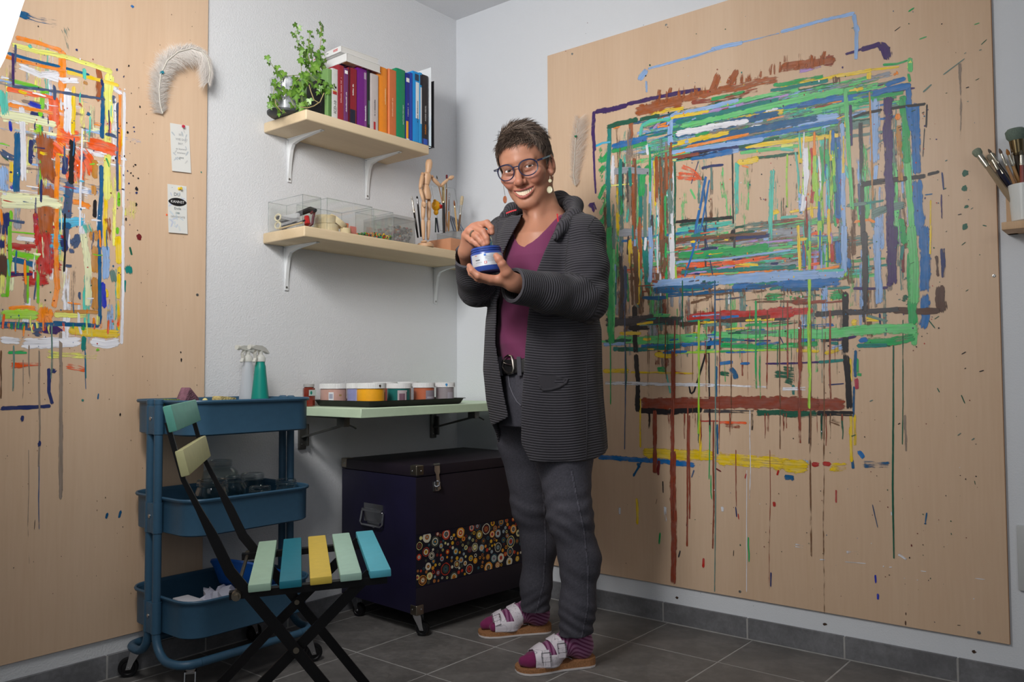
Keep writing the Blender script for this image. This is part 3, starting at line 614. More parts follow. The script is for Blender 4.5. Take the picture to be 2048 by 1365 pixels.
class Paint:
    def __init__(s, ax, seed):
        s.ax = ax; s.r = random.Random(seed); s.v = []; s.f = []; s.c = []; s.br = []; s.ed = []; s.items = []
    def pt(s, x, y):            # photograph pixel -> (along wall, height) on the board
        P = on(s.ax, -BT, x, y); return (P[1-s.ax], P[2])
    def stroke(s, pts, w, col, dry=0.1, rag=0.25, taper=0.0, px=True, var=0.07):
        s.items.append(([s.pt(*p) for p in pts] if px else pts, w, PAL[col] if isinstance(col, str) else col, dry, rag, taper, px, var))
    def blob(s, x, y, w, h, col, px=True, dry=0.0, n=14, rag=0.3):
        s.items.append(('blob', s.pt(x, y) if px else (x, y), w, h, PAL[col] if isinstance(col, str) else col, px, dry, n, rag))
    def scale(s, a, z):         # metres per photograph pixel there
        P = np.array([0, 0, z], float); P[s.ax] = -BT; P[1-s.ax] = a
        return float((P-CAM_C) @ FW)/CAM_F
    def emit(s, parent, name):
        r = s.r; N = len(s.items); sgn = -1
        P3 = lambda a, z, k: ((a, -BT-k, z) if s.ax == 1 else (-BT-k, a, z))
        for i, it in enumerate(s.items):
            lay = 0.00015+0.0016*i/N
            if it[0] == 'blob':
                _, (a, z), w, h, col, px, dry, n, rag = it; k = s.scale(a, z) if px else 1; o = len(s.v); c = lin(col); u0 = r.uniform(0, 9)
                rr = [1+r.uniform(-rag, rag) for _ in range(n)]
                s.v.append(P3(a, z, lay)); s.c.append(c); s.br.append((u0, 0, dry)); s.ed.append((0, 1, 0))
                for j in range(n):
                    t_ = 2*PI*j/n; s.v.append(P3(a+w*k*0.5*rr[j]*math.cos(t_), z+h*k*0.5*rr[j]*math.sin(t_), lay)); s.c.append(c); s.br.append((u0+w*k*math.sin(t_), h*k*math.cos(t_), dry)); s.ed.append((.62, 1, 0))
                for j in range(n): s.f.append((o, o+1+j, o+1+(j+1) % n) if s.ax else (o, o+1+(j+1) % n, o+1+j))
                continue
            pts, w, col, dry, rag, taper, px, var = it
            if len(pts) < 2: continue
            L = [0.0]
            for p, q in zip(pts[:-1], pts[1:]): L.append(L[-1]+math.hypot(q[0]-p[0], q[1]-p[1]))
            tot = L[-1]
            if tot < 1e-5: continue
            m_ = max(4, min(110, int(tot/0.006))); o = len(s.v); u0 = r.uniform(0, 50)
            sc = s.scale(*pts[len(pts)//2]) if px else 1.0
            hw = w*sc*0.62; rag *= 0.45; e1 = e2 = 0.0; dr = dry; cc = lin(col); q = 1+r.uniform(-var, var)
            for j in range(m_+1):
                d = tot*j/m_; k = max(0, min(len(L)-2, next((x for x in range(len(L)-1) if L[x+1] >= d-1e-9), len(L)-2)))
                f_ = (d-L[k])/max(1e-9, L[k+1]-L[k]); a = pts[k][0]+(pts[k+1][0]-pts[k][0])*f_; z = pts[k][1]+(pts[k+1][1]-pts[k][1])*f_
                tx, tz = pts[k+1][0]-pts[k][0], pts[k+1][1]-pts[k][1]; tl = math.hypot(tx, tz) or 1; nx, nz_ = -tz/tl, tx/tl
                e1 = 0.6*e1+r.uniform(-rag, rag); e2 = 0.6*e2+r.uniform(-rag, rag)
                tp = 1-taper*abs(2*j/m_-1)**2
                if j in (0, m_): tp *= r.uniform(0.4, 0.95)
                h1, h2 = hw*tp*max(0.1, 1+e1), hw*tp*max(0.1, 1+e2)
                s.v += [P3(a+nx*h1, z+nz_*h1, lay+4e-6*j), P3(a-nx*h2, z-nz_*h2, lay+4e-6*j)]
                cj = tuple(min(1, c*q) for c in cc[:3])+(1,); s.c += [cj, cj]
                dj = dr + 0.25*dry*(2*j/m_-0.7)
                s.br += [(u0+d, u0+h1, dj), (u0+d, u0-h2, dj)]; en = min(d, tot-d)/(2*hw); s.ed += [(1, en, 0), (-1, en, 0)]
            for j in range(m_):
                q4 = (o+2*j, o+2*j+1, o+2*j+3, o+2*j+2); i_ = 1-s.ax
                sg_ = lambda A_, B_, D_: ((B_[i_]-A_[i_])*(D_[2]-A_[2])-(B_[2]-A_[2])*(D_[i_]-A_[i_]))*(1 if s.ax else -1) > 0
                g1, g2 = sg_(*(s.v[k_] for k_ in q4[:3])), sg_(*(s.v[k_] for k_ in (q4[0], q4[2], q4[3])))
                if g1 == g2: s.f.append(q4 if g1 else q4[::-1])
                else:
                    for g_, tr3 in ((g1, q4[:3]), (g2, (q4[0], q4[2], q4[3]))): s.f.append(tr3 if g_ else tr3[::-1])
        me = bpy.data.meshes.new(name); me.from_pydata(s.v, [], s.f); me.materials.append(paint_m)
        at_ = me.color_attributes.new('Col', 'FLOAT_COLOR', 'POINT'); at_.data.foreach_set('color', np.array(s.c, np.float32).ravel())
        bt_ = me.attributes.new('brush', 'FLOAT_VECTOR', 'POINT'); bt_.data.foreach_set('vector', np.array(s.br, np.float32).ravel())
        et_ = me.attributes.new('edge', 'FLOAT_VECTOR', 'POINT'); et_.data.foreach_set('vector', np.array(s.ed, np.float32).ravel())
        o = link(name, me, parent); o['kind'] = 'stuff'; o['label'] = 'splashed and dripping acrylic paint in many colours'; return o
    # -- random fill between pixel limits: horizontal or vertical smears
    def fill(s, n, x0, x1, ya, yb, pal, L, W, horiz=True, dry=(0.1, 0.6), rag=0.3):
        """ya(x), yb(x): upper and lower pixel limits; lines follow the wall's own horizontals"""
        r = s.r
        for _ in range(n):
            x = r.uniform(x0, x1); y = r.uniform(ya(x), yb(x)); a, z = s.pt(x, y); k = s.scale(a, z)
            l = r.uniform(*L)*k; w = r.uniform(*W)*k; d = r.uniform(*dry)
            if horiz: p = [(a-l/2, z+r.uniform(-.003, .003)), (a, z), (a+l/2, z+r.uniform(-.003, .003))]
            else: p = [(a+r.uniform(-.003, .003), z-l/2), (a, z), (a+r.uniform(-.003, .003), z+l/2)]
            s.stroke(p, w, r.choice(pal), d, rag, 0.3, px=False)
    def dots(s, n, x0, x1, y0, y1, pal, W=(1, 4), tall=1.6):
        for _ in range(n): w = s.r.uniform(*W); s.blob(s.r.uniform(x0, x1), s.r.uniform(y0, y1), w, w*s.r.uniform(0.8, tall), s.r.choice(pal), n=8)
    def drip(s, x, y0, y1, w, col, dry=0.25, dx=2):
        s.stroke([(x, y0), (x+s.r.uniform(-1, 1), (y0*2+y1)/3), (x+s.r.uniform(-dx, dx), (y0+2*y1)/3), (x+s.r.uniform(-dx, dx), y1)], w, col, dry, 0.12, 0.15)
    def spikes(s, pts, n, hgt, w, col, up=True):
        for _ in range(n):
            f_ = s.r.random()*(len(pts)-1); k = int(f_); f_ -= k; x = pts[k][0]+(pts[k+1][0]-pts[k][0])*f_; y = pts[k][1]+(pts[k+1][1]-pts[k][1])*f_
            h = s.r.uniform(*hgt)*(1 if up else -1); s.stroke([(x, y+3), (x+s.r.uniform(-1, 3), y-h*0.6), (x+s.r.uniform(0, 5), y-h)], s.r.uniform(*w), col, 0.55, 0.2, 0.7)
    def many(s, txt, ox=0, oy=0, k=1.0):
        """each line: colour width dry x,y x,y ..."""
        for ln in txt.strip().splitlines():
            p = ln.split()
            if not p: continue
            pts = [tuple(float(q) for q in a.split(',')) for a in p[3:]]
            s.stroke([(ox+x/k, oy+y/k) for x, y in pts], float(p[1])/k, p[0], float(p[2]))

# ---------------- right board
R = Paint(0, 21)
yT = lambda x: 232-(x-1300)*0.172; yM = lambda x: 330-(x-1300)*0.17
hp = ['green', 'ltgreen', 'teal', 'blue', 'ltblue', 'yellow', 'deep', 'lilac', 'rust', 'gg', 'turq', 'white', 'dkgreen', 'ltgreen', 'orange', 'pale']
# scrubbed under-layers first
R.fill(110, 1330, 1690, yT, yM, ['teal', 'deep', 'blue', 'green', 'ltgreen', 'ltblue', 'dkgreen', 'turq', 'green'], (70, 240), (5, 13), True, (0.25, 0.6), 0.35)
R.fill(70, 1310, 1690, lambda x: 470, lambda x: 565, ['teal', 'green', 'rust', 'ltgreen', 'turq', 'blue', 'redor', 'umber'], (60, 220), (5, 12), True, (0.3, 0.65), 0.35)
R.fill(45, 1345, 1640, lambda x: 300, lambda x: 450, ['dkgreen', 'turq', 'smoke', 'gg', 'ltgreen', 'umber'], (20, 120), (4, 14), False, (0.62, 0.9), 0.4)
R.fill(70, 1290, 1690, yT, yM, ['ltgreen', 'turq', 'grey', 'smoke', 'ltblue', 'gg'], (60, 220), (8, 22), True, (0.45, 0.8))
R.fill(60, 1310, 1690, lambda x: 440, lambda x: 570, ['ltgreen', 'turq', 'grey', 'smoke', 'rust', 'gg'], (60, 200), (8, 22), True, (0.45, 0.8))
R.fill(60, 1205, 1345, lambda x: 300, lambda x: 640, ['turq', 'grey', 'smoke', 'gg', 'ltgreen', 'umber'], (60, 200), (8, 22), False, (0.4, 0.8))
R.fill(60, 1590, 1830, lambda x: 260, lambda x: 640, ['turq', 'grey', 'smoke', 'gg', 'ltgreen', 'ltblue', 'umber'], (60, 200), (7, 20), False, (0.4, 0.8))
R.fill(50, 1290, 1690, lambda x: 575, lambda x: 690, ['smoke', 'rust', 'gg', 'umber', 'grey', 'ltgreen'], (50, 160), (6, 18), False, (0.5, 0.85))
# brown brush work on top
R.many('''brown 60 0.25 515,610 640,580 800,545
brown 46 0.35 640,575 900,510 1120,470 1310,425
brown 40 0.25 930,520 960,440 975,395
brown 42 0.2 1030,470 1060,410 1080,375
brown 20 0.3 700,540 716,470
brown 22 0.4 640,560 655,480
brown 24 0.2 497,650 500,720 497,800
rust 30 0.5 820,560 1000,540 1200,490
purple 26 0.15 300,612 380,600 480,575
purple 20 0.1 470,570 700,518 880,487
purple 20 0.1 296,605 290,720 296,830
purple 12 0.1 293,820 300,980 305,1060
purple 30 0.4 265,1140 285,1110 305,1160
ltblue 14 0.25 588,376 800,320 960,270
ltblue 20 0.05 930,272 1040,245 1110,232
ltblue 8 0.4 1100,232 1310,182
ltblue 34 0.1 585,380 560,410 540,440
ltblue 12 0.2 580,440 582,510
dkgreen 26 0.2 362,695 450,672 540,652
dkgreen 20 0.3 540,655 660,628
teal 26 0.2 380,690 378,800 372,1000 378,1365
green 30 0.15 320,860 345,880 380,830
green 34 0.3 322,950 360,900
green 24 0.3 318,1090 362,1000
ltgreen 30 0.4 326,1180 360,1100 378,1060
green 30 0.3 318,1240 366,1170
blue 34 0.15 388,805 480,780 590,752
green 22 0.2 388,828 480,808 590,780
sky 14 0.3 300,800 340,780 390,775
ltblue 26 0.1 700,700 716,640 770,605
ltblue 30 0.1 712,640 712,800
turq 24 0.3 550,745 555,690 600,660 720,640
ltgreen 22 0.3 560,690 640,660 720,650
lilac 16 0.3 615,705 660,660
yellow 20 0.3 600,625 700,600 790,590
orange 12 0.1 400,702 440,690
char 26 0.45 450,880 446,1000 452,1180
grey 34 0.2 388,938 480,930 640,940
grey 36 0.2 380,1275 480,1270 600,1280
pale 6 0.2 325,1025 400,1012 510,1003
brown 24 0.3 515,860 510,1000 515,1365
teal 22 0.25 540,900 550,1100 545,1365
gg 20 0.2 575,1000 572,1180 575,1365
ltblue 16 0.15 606,870 600,1100 606,1365
umber 34 0.35 690,900 680,1060 690,1365
white 18 0.15 722,900 722,1080 718,1365
white 14 0.1 580,780 590,850
dkgreen 12 0.3 735,880 738,1000 736,1365
ltgreen 12 0.3 820,1030 850,1090
redor 26 0.5 770,905 830,930 890,985
redor 46 0.5 740,960 810,965 890,970
navy 14 0.2 880,920 940,905 1005,900
blue 14 0.2 905,960 880,1100 830,1350
blue 10 0.2 925,980 905,1100 860,1365
navy 5 0.2 865,880 840,960 825,1005
deep 8 0.2 895,1030 910,1200 900,1340
black 18 0.3 735,1215 830,1205 950,1195 1055,1185
dkgreen 14 0.3 760,1230 900,1210 1060,1188
turq 30 0.4 740,1260 900,1235 1060,1215
black 9 0.15 1050,800 1052,1000 1055,1225
turq 26 0.4 1075,880 1072,1040 1075,1180
char 60 0.55 930,830 1000,820 1050,810
yellow 30 0.2 1070,890 1120,885 1200,868
dkgreen 14 0.25 1060,810 1180,780 1310,750
orange 10 0.2 1100,905 1140,915
char 12 0.3 1060,1245 1060,1365
dkgreen 14 0.2 1060,1245 1120,1235
umber 12 0.3 740,1320 900,1300 1150,1280
gg 14 0.3 935,900 940,1040
yellow 26 0.3 1250,1170 1310,1150
turq 30 0.4 1270,920 1262,1100 1255,1365
green 36 0.2 600,900 560,960 555,1080''', 1080, 0, 2.729)
# the layered band of horizontals along the top and the bottom
def bandlines(lines):
    for col, w, x0, y0, x1, y1, dry in lines: R.stroke([(x0, y0), ((x0+x1)/2, (y0+y1)/2+R.r.uniform(-1, 1)), (x1, y1)], w, col, dry, 0.35, 0.1)
bandlines([('ltblue', 8, 1345, 232, 1480, 200, .2), ('yellow', 7, 1330, 238, 1420, 222, .2), ('green', 7, 1420, 200, 1490, 184, .1), ('ltgreen', 8, 1365, 228, 1600, 178, .3), ('teal', 9, 1350, 246, 1560, 198, .2),
           ('lilac', 8, 1400, 228, 1580, 190, .3), ('ltgreen', 14, 1360, 252, 1690, 180, .2), ('rust', 8, 1450, 226, 1600, 196, .25), ('red', 7, 1520, 214, 1620, 194, .2), ('blue', 10, 1500, 228, 1680, 186, .2), ('yellow', 12, 1450, 246, 1570, 222, .2),
           ('deep', 12, 1350, 270, 1560, 226, .15), ('white', 12, 1350, 268, 1500, 240, .25), ('yellow', 10, 1340, 290, 1460, 264, .2), ('deep', 15, 1380, 286, 1640, 234, .25), ('green', 12, 1390, 272, 1420, 258, .0),
           ('ltblue', 14, 1520, 258, 1680, 232, .1), ('blue', 8, 1450, 286, 1680, 242, .2), ('navy', 8, 1380, 306, 1480, 292, .2), ('ltblue', 9, 1340, 306, 1530, 278, .15), ('orange', 6, 1350, 300, 1500, 268, .3),
           ('yellow', 9, 1490, 294, 1680, 270, .2), ('ltblue', 10, 1400, 312, 1480, 300, .1), ('blue', 12, 1380, 318, 1470, 304, .3), ('black', 11, 1350, 318, 1440, 302, .5), ('rust', 7, 1320, 318, 1400, 308, .3),
           ('ltgreen', 7, 1480, 306, 1600, 292, .2), ('dkgreen', 6, 1500, 318, 1600, 306, .3), ('yellow', 7, 1560, 172, 1745, 140, .1), ('yellow', 5, 1730, 140, 1800, 134, .4), ('ltgreen', 9, 1620, 196, 1760, 168, .3), ('green', 8, 1700, 186, 1760, 170, .2),
           ('blue', 12, 1670, 202, 1820, 172, .15), ('blue', 9, 1770, 170, 1812, 157, .1), ('green', 8, 1640, 220, 1810, 184, .2), ('blue', 9, 1560, 216, 1700, 194, .2), ('ltgreen', 9, 1620, 220, 1730, 200, .4), ('gg', 6, 1680, 276, 1830, 256, .3),
           ('teal', 8, 1540, 182, 1660, 160, .3), ('green', 9, 1545, 172, 1650, 152, .4), ('lilac', 6, 1560, 205, 1640, 186, .3)])
R.fill(80, 1320, 1690, yT, yM, hp, (8, 40), (2, 6), True, (0.15, 0.55), 0.5)
R.fill(40, 1700, 1815, lambda x: 165, lambda x: 215, ['blue', 'green', 'ltgreen', 'yellow', 'purple', 'gg'], (10, 50), (3, 7), True, (0.1, 0.5), 0.4)
# right hand verticals (second crop frame)
R.many('''ltblue 16 0.1 0,176 200,120 410,72
ltblue 20 0.15 402,76 418,180 414,330
ltblue 24 0.1 410,130 424,180
purple 14 0.2 355,298 450,268
purple 26 0.1 440,272 550,240
purple 46 0.1 540,240 575,260 590,330
purple 24 0.3 572,260 610,270
brown 46 0.25 0,372 150,350 310,328
brown 40 0.25 260,350 300,320
rust 60 0.15 240,340 300,330
brown 26 0.55 30,350 30,290
brown 34 0.55 110,345 115,275
brown 30 0.55 170,340 175,290
brown 24 0.5 230,330 240,270
umber 40 0.4 305,400 310,470
lilac 26 0.6 100,390 240,360
green 12 0.2 560,355 640,350 700,330
ltgreen 24 0.25 712,310 712,400
pale 16 0.1 700,380 715,330
green 14 0.2 700,400 712,450
orange 34 0.4 625,390 640,420
blue 16 0.1 580,460 690,430
blue 30 0.1 500,520 590,490 715,468
blue 26 0.1 700,450 705,640 722,720
yellow 22 0.2 490,390 486,440
ochre 10 0.2 488,500 500,760 506,1100
black 16 0.2 398,640 480,615 560,600
black 16 0.25 560,600 700,580 800,566
black 8 0.25 802,570 798,700
char 5 0.3 790,700 780,860
purple 44 0.25 590,520 590,760 600,1100 604,1365
ltblue 44 0.2 512,540 520,700 510,900
ltblue 24 0.3 525,900 518,1000
ltblue 30 0.25 530,1180 540,1365
green 40 0.25 672,520 685,640 690,900
ltgreen 30 0.2 690,760 700,1000 735,1365
ltgreen 24 0.25 640,560 690,580 690,700
orange 30 0.2 645,620 645,660
ochre 30 0.4 650,680 652,800 660,1000
blue 40 0.25 735,560 740,760 750,960
blue 50 0.15 745,980 750,1100 770,1300
deep 20 0.2 722,640 740,860
char 24 0.45 440,660 445,860 445,1010
char 26 0.25 445,1010 450,1200 460,1365
slate 14 0.3 430,1000 436,1180
purple 14 0.2 385,570 390,800
ltgreen 22 0.25 355,480 370,700 380,900 395,1150
ltblue 20 0.15 340,670 345,900 350,1365
yellow 14 0.2 362,600 360,700
yellow 12 0.3 400,480 430,500
blue 30 0.2 310,740 316,900 318,1200
deep 16 0.3 300,720 318,1180
lime 22 0.3 290,760 290,900 280,1100
turq 20 0.3 350,900 380,980
dkgreen 8 0.2 265,740 300,1060
red 26 0.4 175,800 185,1000 170,1120
white 30 0.25 140,800 145,980 120,1160
yellow 22 0.25 110,760 112,900
yellow 20 0.2 130,770 280,745
pale 20 0.3 0,800 80,790
turq 14 0.2 0,815 80,822
turq 10 0.2 85,830 100,940 105,1100
lime 10 0.3 40,840 36,1000 40,1140
green 14 0.2 220,800 235,920 225,1100
orange 40 0.5 200,900 210,1000
black 30 0.25 440,1010 560,990 700,975
black 22 0.15 700,975 800,962
black 18 0.1 805,955 850,945 875,935
navy 8 0.3 885,940 895,1040
purple 8 0.4 880,1060 885,1200
gg 40 0.2 500,1170 540,1150 690,1120
gg 26 0.15 500,1180 580,1140
gg 20 0.3 360,1125 480,1110
teal 12 0.3 420,1120 570,1095
yellow 16 0.3 50,1160 220,1130
turq 14 0.3 0,1190 100,1180
orange 12 0.2 400,1215 490,1200
orange 16 0.1 480,1195 520,1215
red 16 0.05 718,1010 714,1060
red 16 0.05 716,1070 718,1140
red 14 0.05 730,1190 728,1230
green 24 0.2 660,1190 670,1260
purple 30 0.2 600,1300 650,1340
yellow 8 0.3 822,1090 820,1365
deep 12 0.3 740,850 760,840
deep 8 0.3 790,1065 835,1060
gg 8 0.2 780,505 830,460
gg 6 0.25 890,410 1010,320
gg 10 0.2 470,820 570,760
gg 7 0.3 680,720 700,740
smoke 18 0.6 980,340 985,560 982,770
green 8 0.05 700,65 735,42
green 6 0.05 760,215 802,200
green 5 0.2 1060,135 1090,125
dkgreen 4 0.2 1098,245 1130,215
dkgreen 5 0.2 1105,1230 1130,1236
black 4 0.2 625,170 660,145''', 1560, 0, 2.73)
for x, y in ((1012, 946), (1008, 1028), (1010, 1240)): R.blob(1560+x/2.73, y/2.73, 10, 13, 'dkgreen')
R.stroke([(1928, 415), (1938, 412)], 5, 'dkgreen')
R.fill(70, 1600, 1690, lambda x: 285, lambda x: 540, ['yellow', 'blue', 'red', 'white', 'turq', 'lime', 'green', 'orange', 'ltblue', 'umber', 'lilac', 'teal'], (25, 110), (3, 9), False, (0.1, 0.55), 0.35)
R.fill(50, 1225, 1345, lambda x: 330, lambda x: 580, ['brown', 'teal', 'ltblue', 'green', 'yellow', 'char', 'gg', 'white', 'lilac', 'umber'], (30, 120), (3, 9), False, (0.1, 0.55), 0.35)
# lower left (third crop frame)
R.many('''green 34 0.2 95,0 100,200 105,600
ltgreen 18 0.25 118,80 120,300 112,580
teal 14 0.25 130,200 125,400
char 22 0.35 150,150 160,300 155,470
slate 18 0.3 175,200 178,360 150,470
umber 26 0.25 225,100 230,260 235,400
yellow 16 0.25 240,120 245,300 240,400
teal 34 0.3 270,60 280,200 290,330
ltblue 22 0.15 300,0 302,150 300,290
white 16 0.2 278,60 275,130
umber 46 0.4 360,20 365,140 360,260
white 26 0.15 405,0 408,140 410,275
lime 10 0.2 425,200 430,300
blue 9 0.2 545,0 510,140 470,260
navy 6 0.2 560,0 590,140 610,250
blue 7 0.2 540,150 520,230
char 10 0.2 572,0 575,210
black 22 0.2 715,20 700,80
char 10 0.2 720,60 715,240
umber 16 0.3 430,75 650,55 880,42
navy 22 0.3 720,70 830,60 900,50
lilac 14 0.2 440,140 640,115
lilac 10 0.3 840,90 1010,75
green 40 0.25 430,155 640,140 900,110
ltgreen 14 0.3 800,130 1010,105
ltblue 10 0.2 430,185 700,165 1000,125
redor 24 0.35 470,200 700,190 900,160
rust 20 0.4 700,180 900,150
orange 16 0.3 640,215 800,205
yellow 16 0.35 640,190 840,200
teal 20 0.3 450,235 700,225 1030,210
orange 10 0.2 540,245 730,240 940,228
ltblue 44 0.08 310,300 560,280 860,258 1142,248
turq 10 0.2 330,285 600,262 1000,240
green 8 0.2 340,296 560,268
deep 34 0.25 310,325 560,310 620,300
blue 30 0.3 700,310 900,300 1142,285
slate 34 0.35 720,300 820,290
deep 20 0.45 380,350 600,335 860,318
umber 22 0.5 480,350 720,340
green 44 0.45 860,360 980,350
dkred 16 0.4 480,465 700,450 800,440
char 44 0.2 75,485 180,478 300,470 460,480
red 46 0.12 480,465 740,450 1020,432
red 30 0.1 1000,432 1110,428
dkbrown 22 0.25 440,495 700,475 900,455
char 14 0.3 700,480 1000,465
black 34 0.3 190,510 300,505
dkgreen 20 0.5 840,500 1040,480
ltgreen 36 0.12 130,575 350,570 585,558
ltgreen 32 0.15 600,545 720,550 1060,532 1110,530
ltblue 20 0.2 65,592 180,588
blue 22 0.3 250,605 460,595 660,585
navy 8 0.2 760,575 900,575
blue 22 0.15 1040,575 1120,565
teal 24 0.35 110,615 240,620 460,600
green 26 0.35 640,600 900,605 1142,590
yellow 24 0.25 320,645 400,650 440,640
lime 12 0.4 440,635 700,628 1000,620
yellow 16 0.2 1020,622 1142,628
black 26 0.15 222,400 222,520 228,640
black 24 0.12 228,640 238,780 236,930
black 24 0.15 240,922 400,930 560,918
dkgreen 30 0.35 820,935 960,930 1142,945
char 18 0.45 560,925 820,930
rust 54 0.06 252,888 500,885 800,884 1142,890
yellow 8 0.3 410,890 560,893
yellow 8 0.35 640,893 900,900
umber 5 0.2 910,865 910,915
yellow 22 0.3 65,725 200,728
yellow 10 0.35 200,733 520,738
red 10 0.2 400,730 480,740
green 26 0.35 330,722 390,715
blue 16 0.1 640,690 710,682
blue 12 0.1 745,690 795,688
purple 8 0.15 870,690 1000,688 1142,682
dkgreen 40 0.45 910,740 1030,750
dkgreen 30 0.4 960,770 1020,790
teal 14 0.25 1010,790 1010,850
deep 26 0.25 690,710 720,740 725,775
dkgreen 24 0.4 640,735 700,745
white 18 0.4 70,785 300,790 620,798
white 12 0.45 600,795 880,806
white 20 0.5 950,815 1080,815
turq 10 0.35 380,740 400,840
deep 10 0.15 628,700 628,860
black 16 0.02 598,560 592,600 580,640
black 8 0.02 575,640 540,760 515,830 500,840 492,790
black 7 0.02 590,600 592,760 596,1035
black 5 0.02 545,720 538,850
white 7 0.0 690,322 690,395
navy 5 0.2 940,550 985,640
yellow 48 0.18 262,1130 420,1140 620,1150
yellow 60 0.35 620,1160 860,1180 1020,1195
yellow 50 0.25 940,1195 1090,1195
yellow 30 0.3 1000,1230 1060,1200
yellow 10 0.35 250,860 250,1000 250,1110
blue 22 0.15 40,1152 160,1160 300,1172
blue 24 0.2 290,1170 400,1180 525,1195
green 20 0.4 400,1180 500,1190
deep 16 0.2 235,1180 250,1210
deep 12 0.3 215,1250 260,1170
deep 12 0.3 650,1160 690,1170
deep 14 0.3 830,1165 880,1175
deep 14 0.3 930,1170 960,1175
deep 26 0.3 960,1255 1015,1255
deep 16 0.3 1000,1240 1010,1275
ltblue 20 0.3 1040,1180 1090,1175
red 20 0.1 1100,1190 1142,1190
deep 8 0.1 632,990 634,1140
red 6 0.1 540,975 640,975
redor 14 0.3 640,980 780,985
rust 36 0.6 660,990 760,1000''', 1180, 450, 2.4826)
R.fill(60, 1310, 1685, lambda x: 455, lambda x: 560, ['green', 'ltgreen', 'redor', 'orange', 'teal', 'blue', 'ltblue', 'lilac', 'rust', 'turq', 'yellow', 'umber', 'navy', 'dkgreen'], (10, 45), (2, 6), True, (0.15, 0.6), 0.5)
R.fill(40, 1290, 1690, lambda x: 560, lambda x: 610, ['deep', 'teal', 'umber', 'slate', 'rust', 'dkgreen'], (15, 60), (3, 8), True, (0.3, 0.6), 0.4)
R.fill(60, 1225, 1690, lambda x: 630, lambda x: 705, ['ltgreen', 'green', 'blue', 'ltblue', 'yellow', 'teal', 'dkgreen', 'gg', 'char'], (15, 70), (3, 7), True, (0.2, 0.6), 0.4)
# lower right (fourth crop frame)
R.many('''ltblue 40 0.08 0,262 160,255 325,238
turq 12 0.2 0,235 160,230 320,225
blue 44 0.25 0,300 160,290 310,285
deep 20 0.3 0,320 200,318
ltblue 26 0.1 318,0 318,150 320,240
blue 34 0.15 330,160 340,220
yellow 14 0.2 90,0 95,120 100,230
lime 20 0.4 140,120 150,200
red 18 0.35 255,90 262,190
blue 26 0.2 285,80 292,200
orange 14 0.2 90,230 200,225 300,205
green 50 0.35 240,350 300,345 312,380
rust 50 0.45 50,380 160,370
red 18 0.2 100,430 165,420
char 26 0.2 170,445 420,430 600,420
dkbrown 28 0.15 560,425 680,430 800,425
dkbrown 40 0.1 800,300 795,380 805,440
dkbrown 14 0.3 775,150 785,260
navy 20 0.35 805,110 810,200 812,270
blue 46 0.2 715,0 722,160 720,340
blue 40 0.25 722,340 720,460 705,520
ltgreen 40 0.15 650,0 665,200 665,400
green 36 0.2 655,130 650,300 660,500
ltgreen 46 0.12 20,545 240,540 480,520 690,515
green 40 0.3 400,590 560,580 680,550
teal 20 0.3 380,600 540,600
dkgreen 22 0.2 490,570 555,600
purple 12 0.15 200,570 300,570 380,553
black 16 0.2 200,575 260,572
blue 26 0.2 390,575 440,570
purple 42 0.12 562,0 556,160 560,300
purple 14 0.2 360,316 450,318 540,310
purple 30 0.1 530,300 560,290
dkred 12 0.2 610,100 612,240
ltblue 34 0.25 480,0 485,160 492,400
navy 10 0.2 495,440 498,500
char 30 0.3 420,30 424,200 424,440
char 12 0.3 412,400 415,490
dkgreen 34 0.2 600,360 640,370
green 26 0.2 610,0 615,100
teal 14 0.3 615,100 600,180
black 14 0.2 672,370 674,390
yellow 24 0.45 420,470 500,470
yellow 30 0.25 350,490 390,480
yellow 8 0.3 750,0 745,150
black 26 0.15 322,330 326,500 325,640
black 30 0.25 326,640 340,780 345,920
yellow 18 0.25 345,660 352,780
deep 14 0.3 375,620 372,760
green 18 0.3 380,660 385,740
green 14 0.3 378,740 410,745
crimson 20 0.2 380,760 385,820
deep 12 0.4 368,800 365,960
rust 54 0.06 0,892 160,892 325,892
dkgreen 30 0.4 0,935 100,945 190,930
black 26 0.35 180,935 260,935 370,940
umber 40 0.6 240,960 320,990
yellow 14 0.15 352,940 352,1060 356,1180
yellow 12 0.3 372,940 372,1100
yellow 60 0.25 0,1195 90,1200 150,1200
yellow 46 0.5 240,1210 350,1200
red 22 0.1 155,1185 190,1195
red 20 0.1 210,1185 255,1190
deep 16 0.25 358,1160 365,1215
blue 20 0.1 390,1120 415,1160
deep 40 0.6 400,1190 560,1192
navy 6 0.15 240,795 320,788
teal 14 0.15 190,682 320,672
dkgreen 5 0.1 735,470 770,515
dkgreen 4 0.1 780,810 792,832
dkgreen 4 0.1 900,845 918,888
smoke 16 0.5 730,860 745,862
dkgreen 24 0.45 10,710 80,720
yellow 20 0.3 220,640 300,615
ltblue 30 0.35 250,620 320,605
gg 14 0.4 430,450 540,480''', 1560, 450, 2.4816)
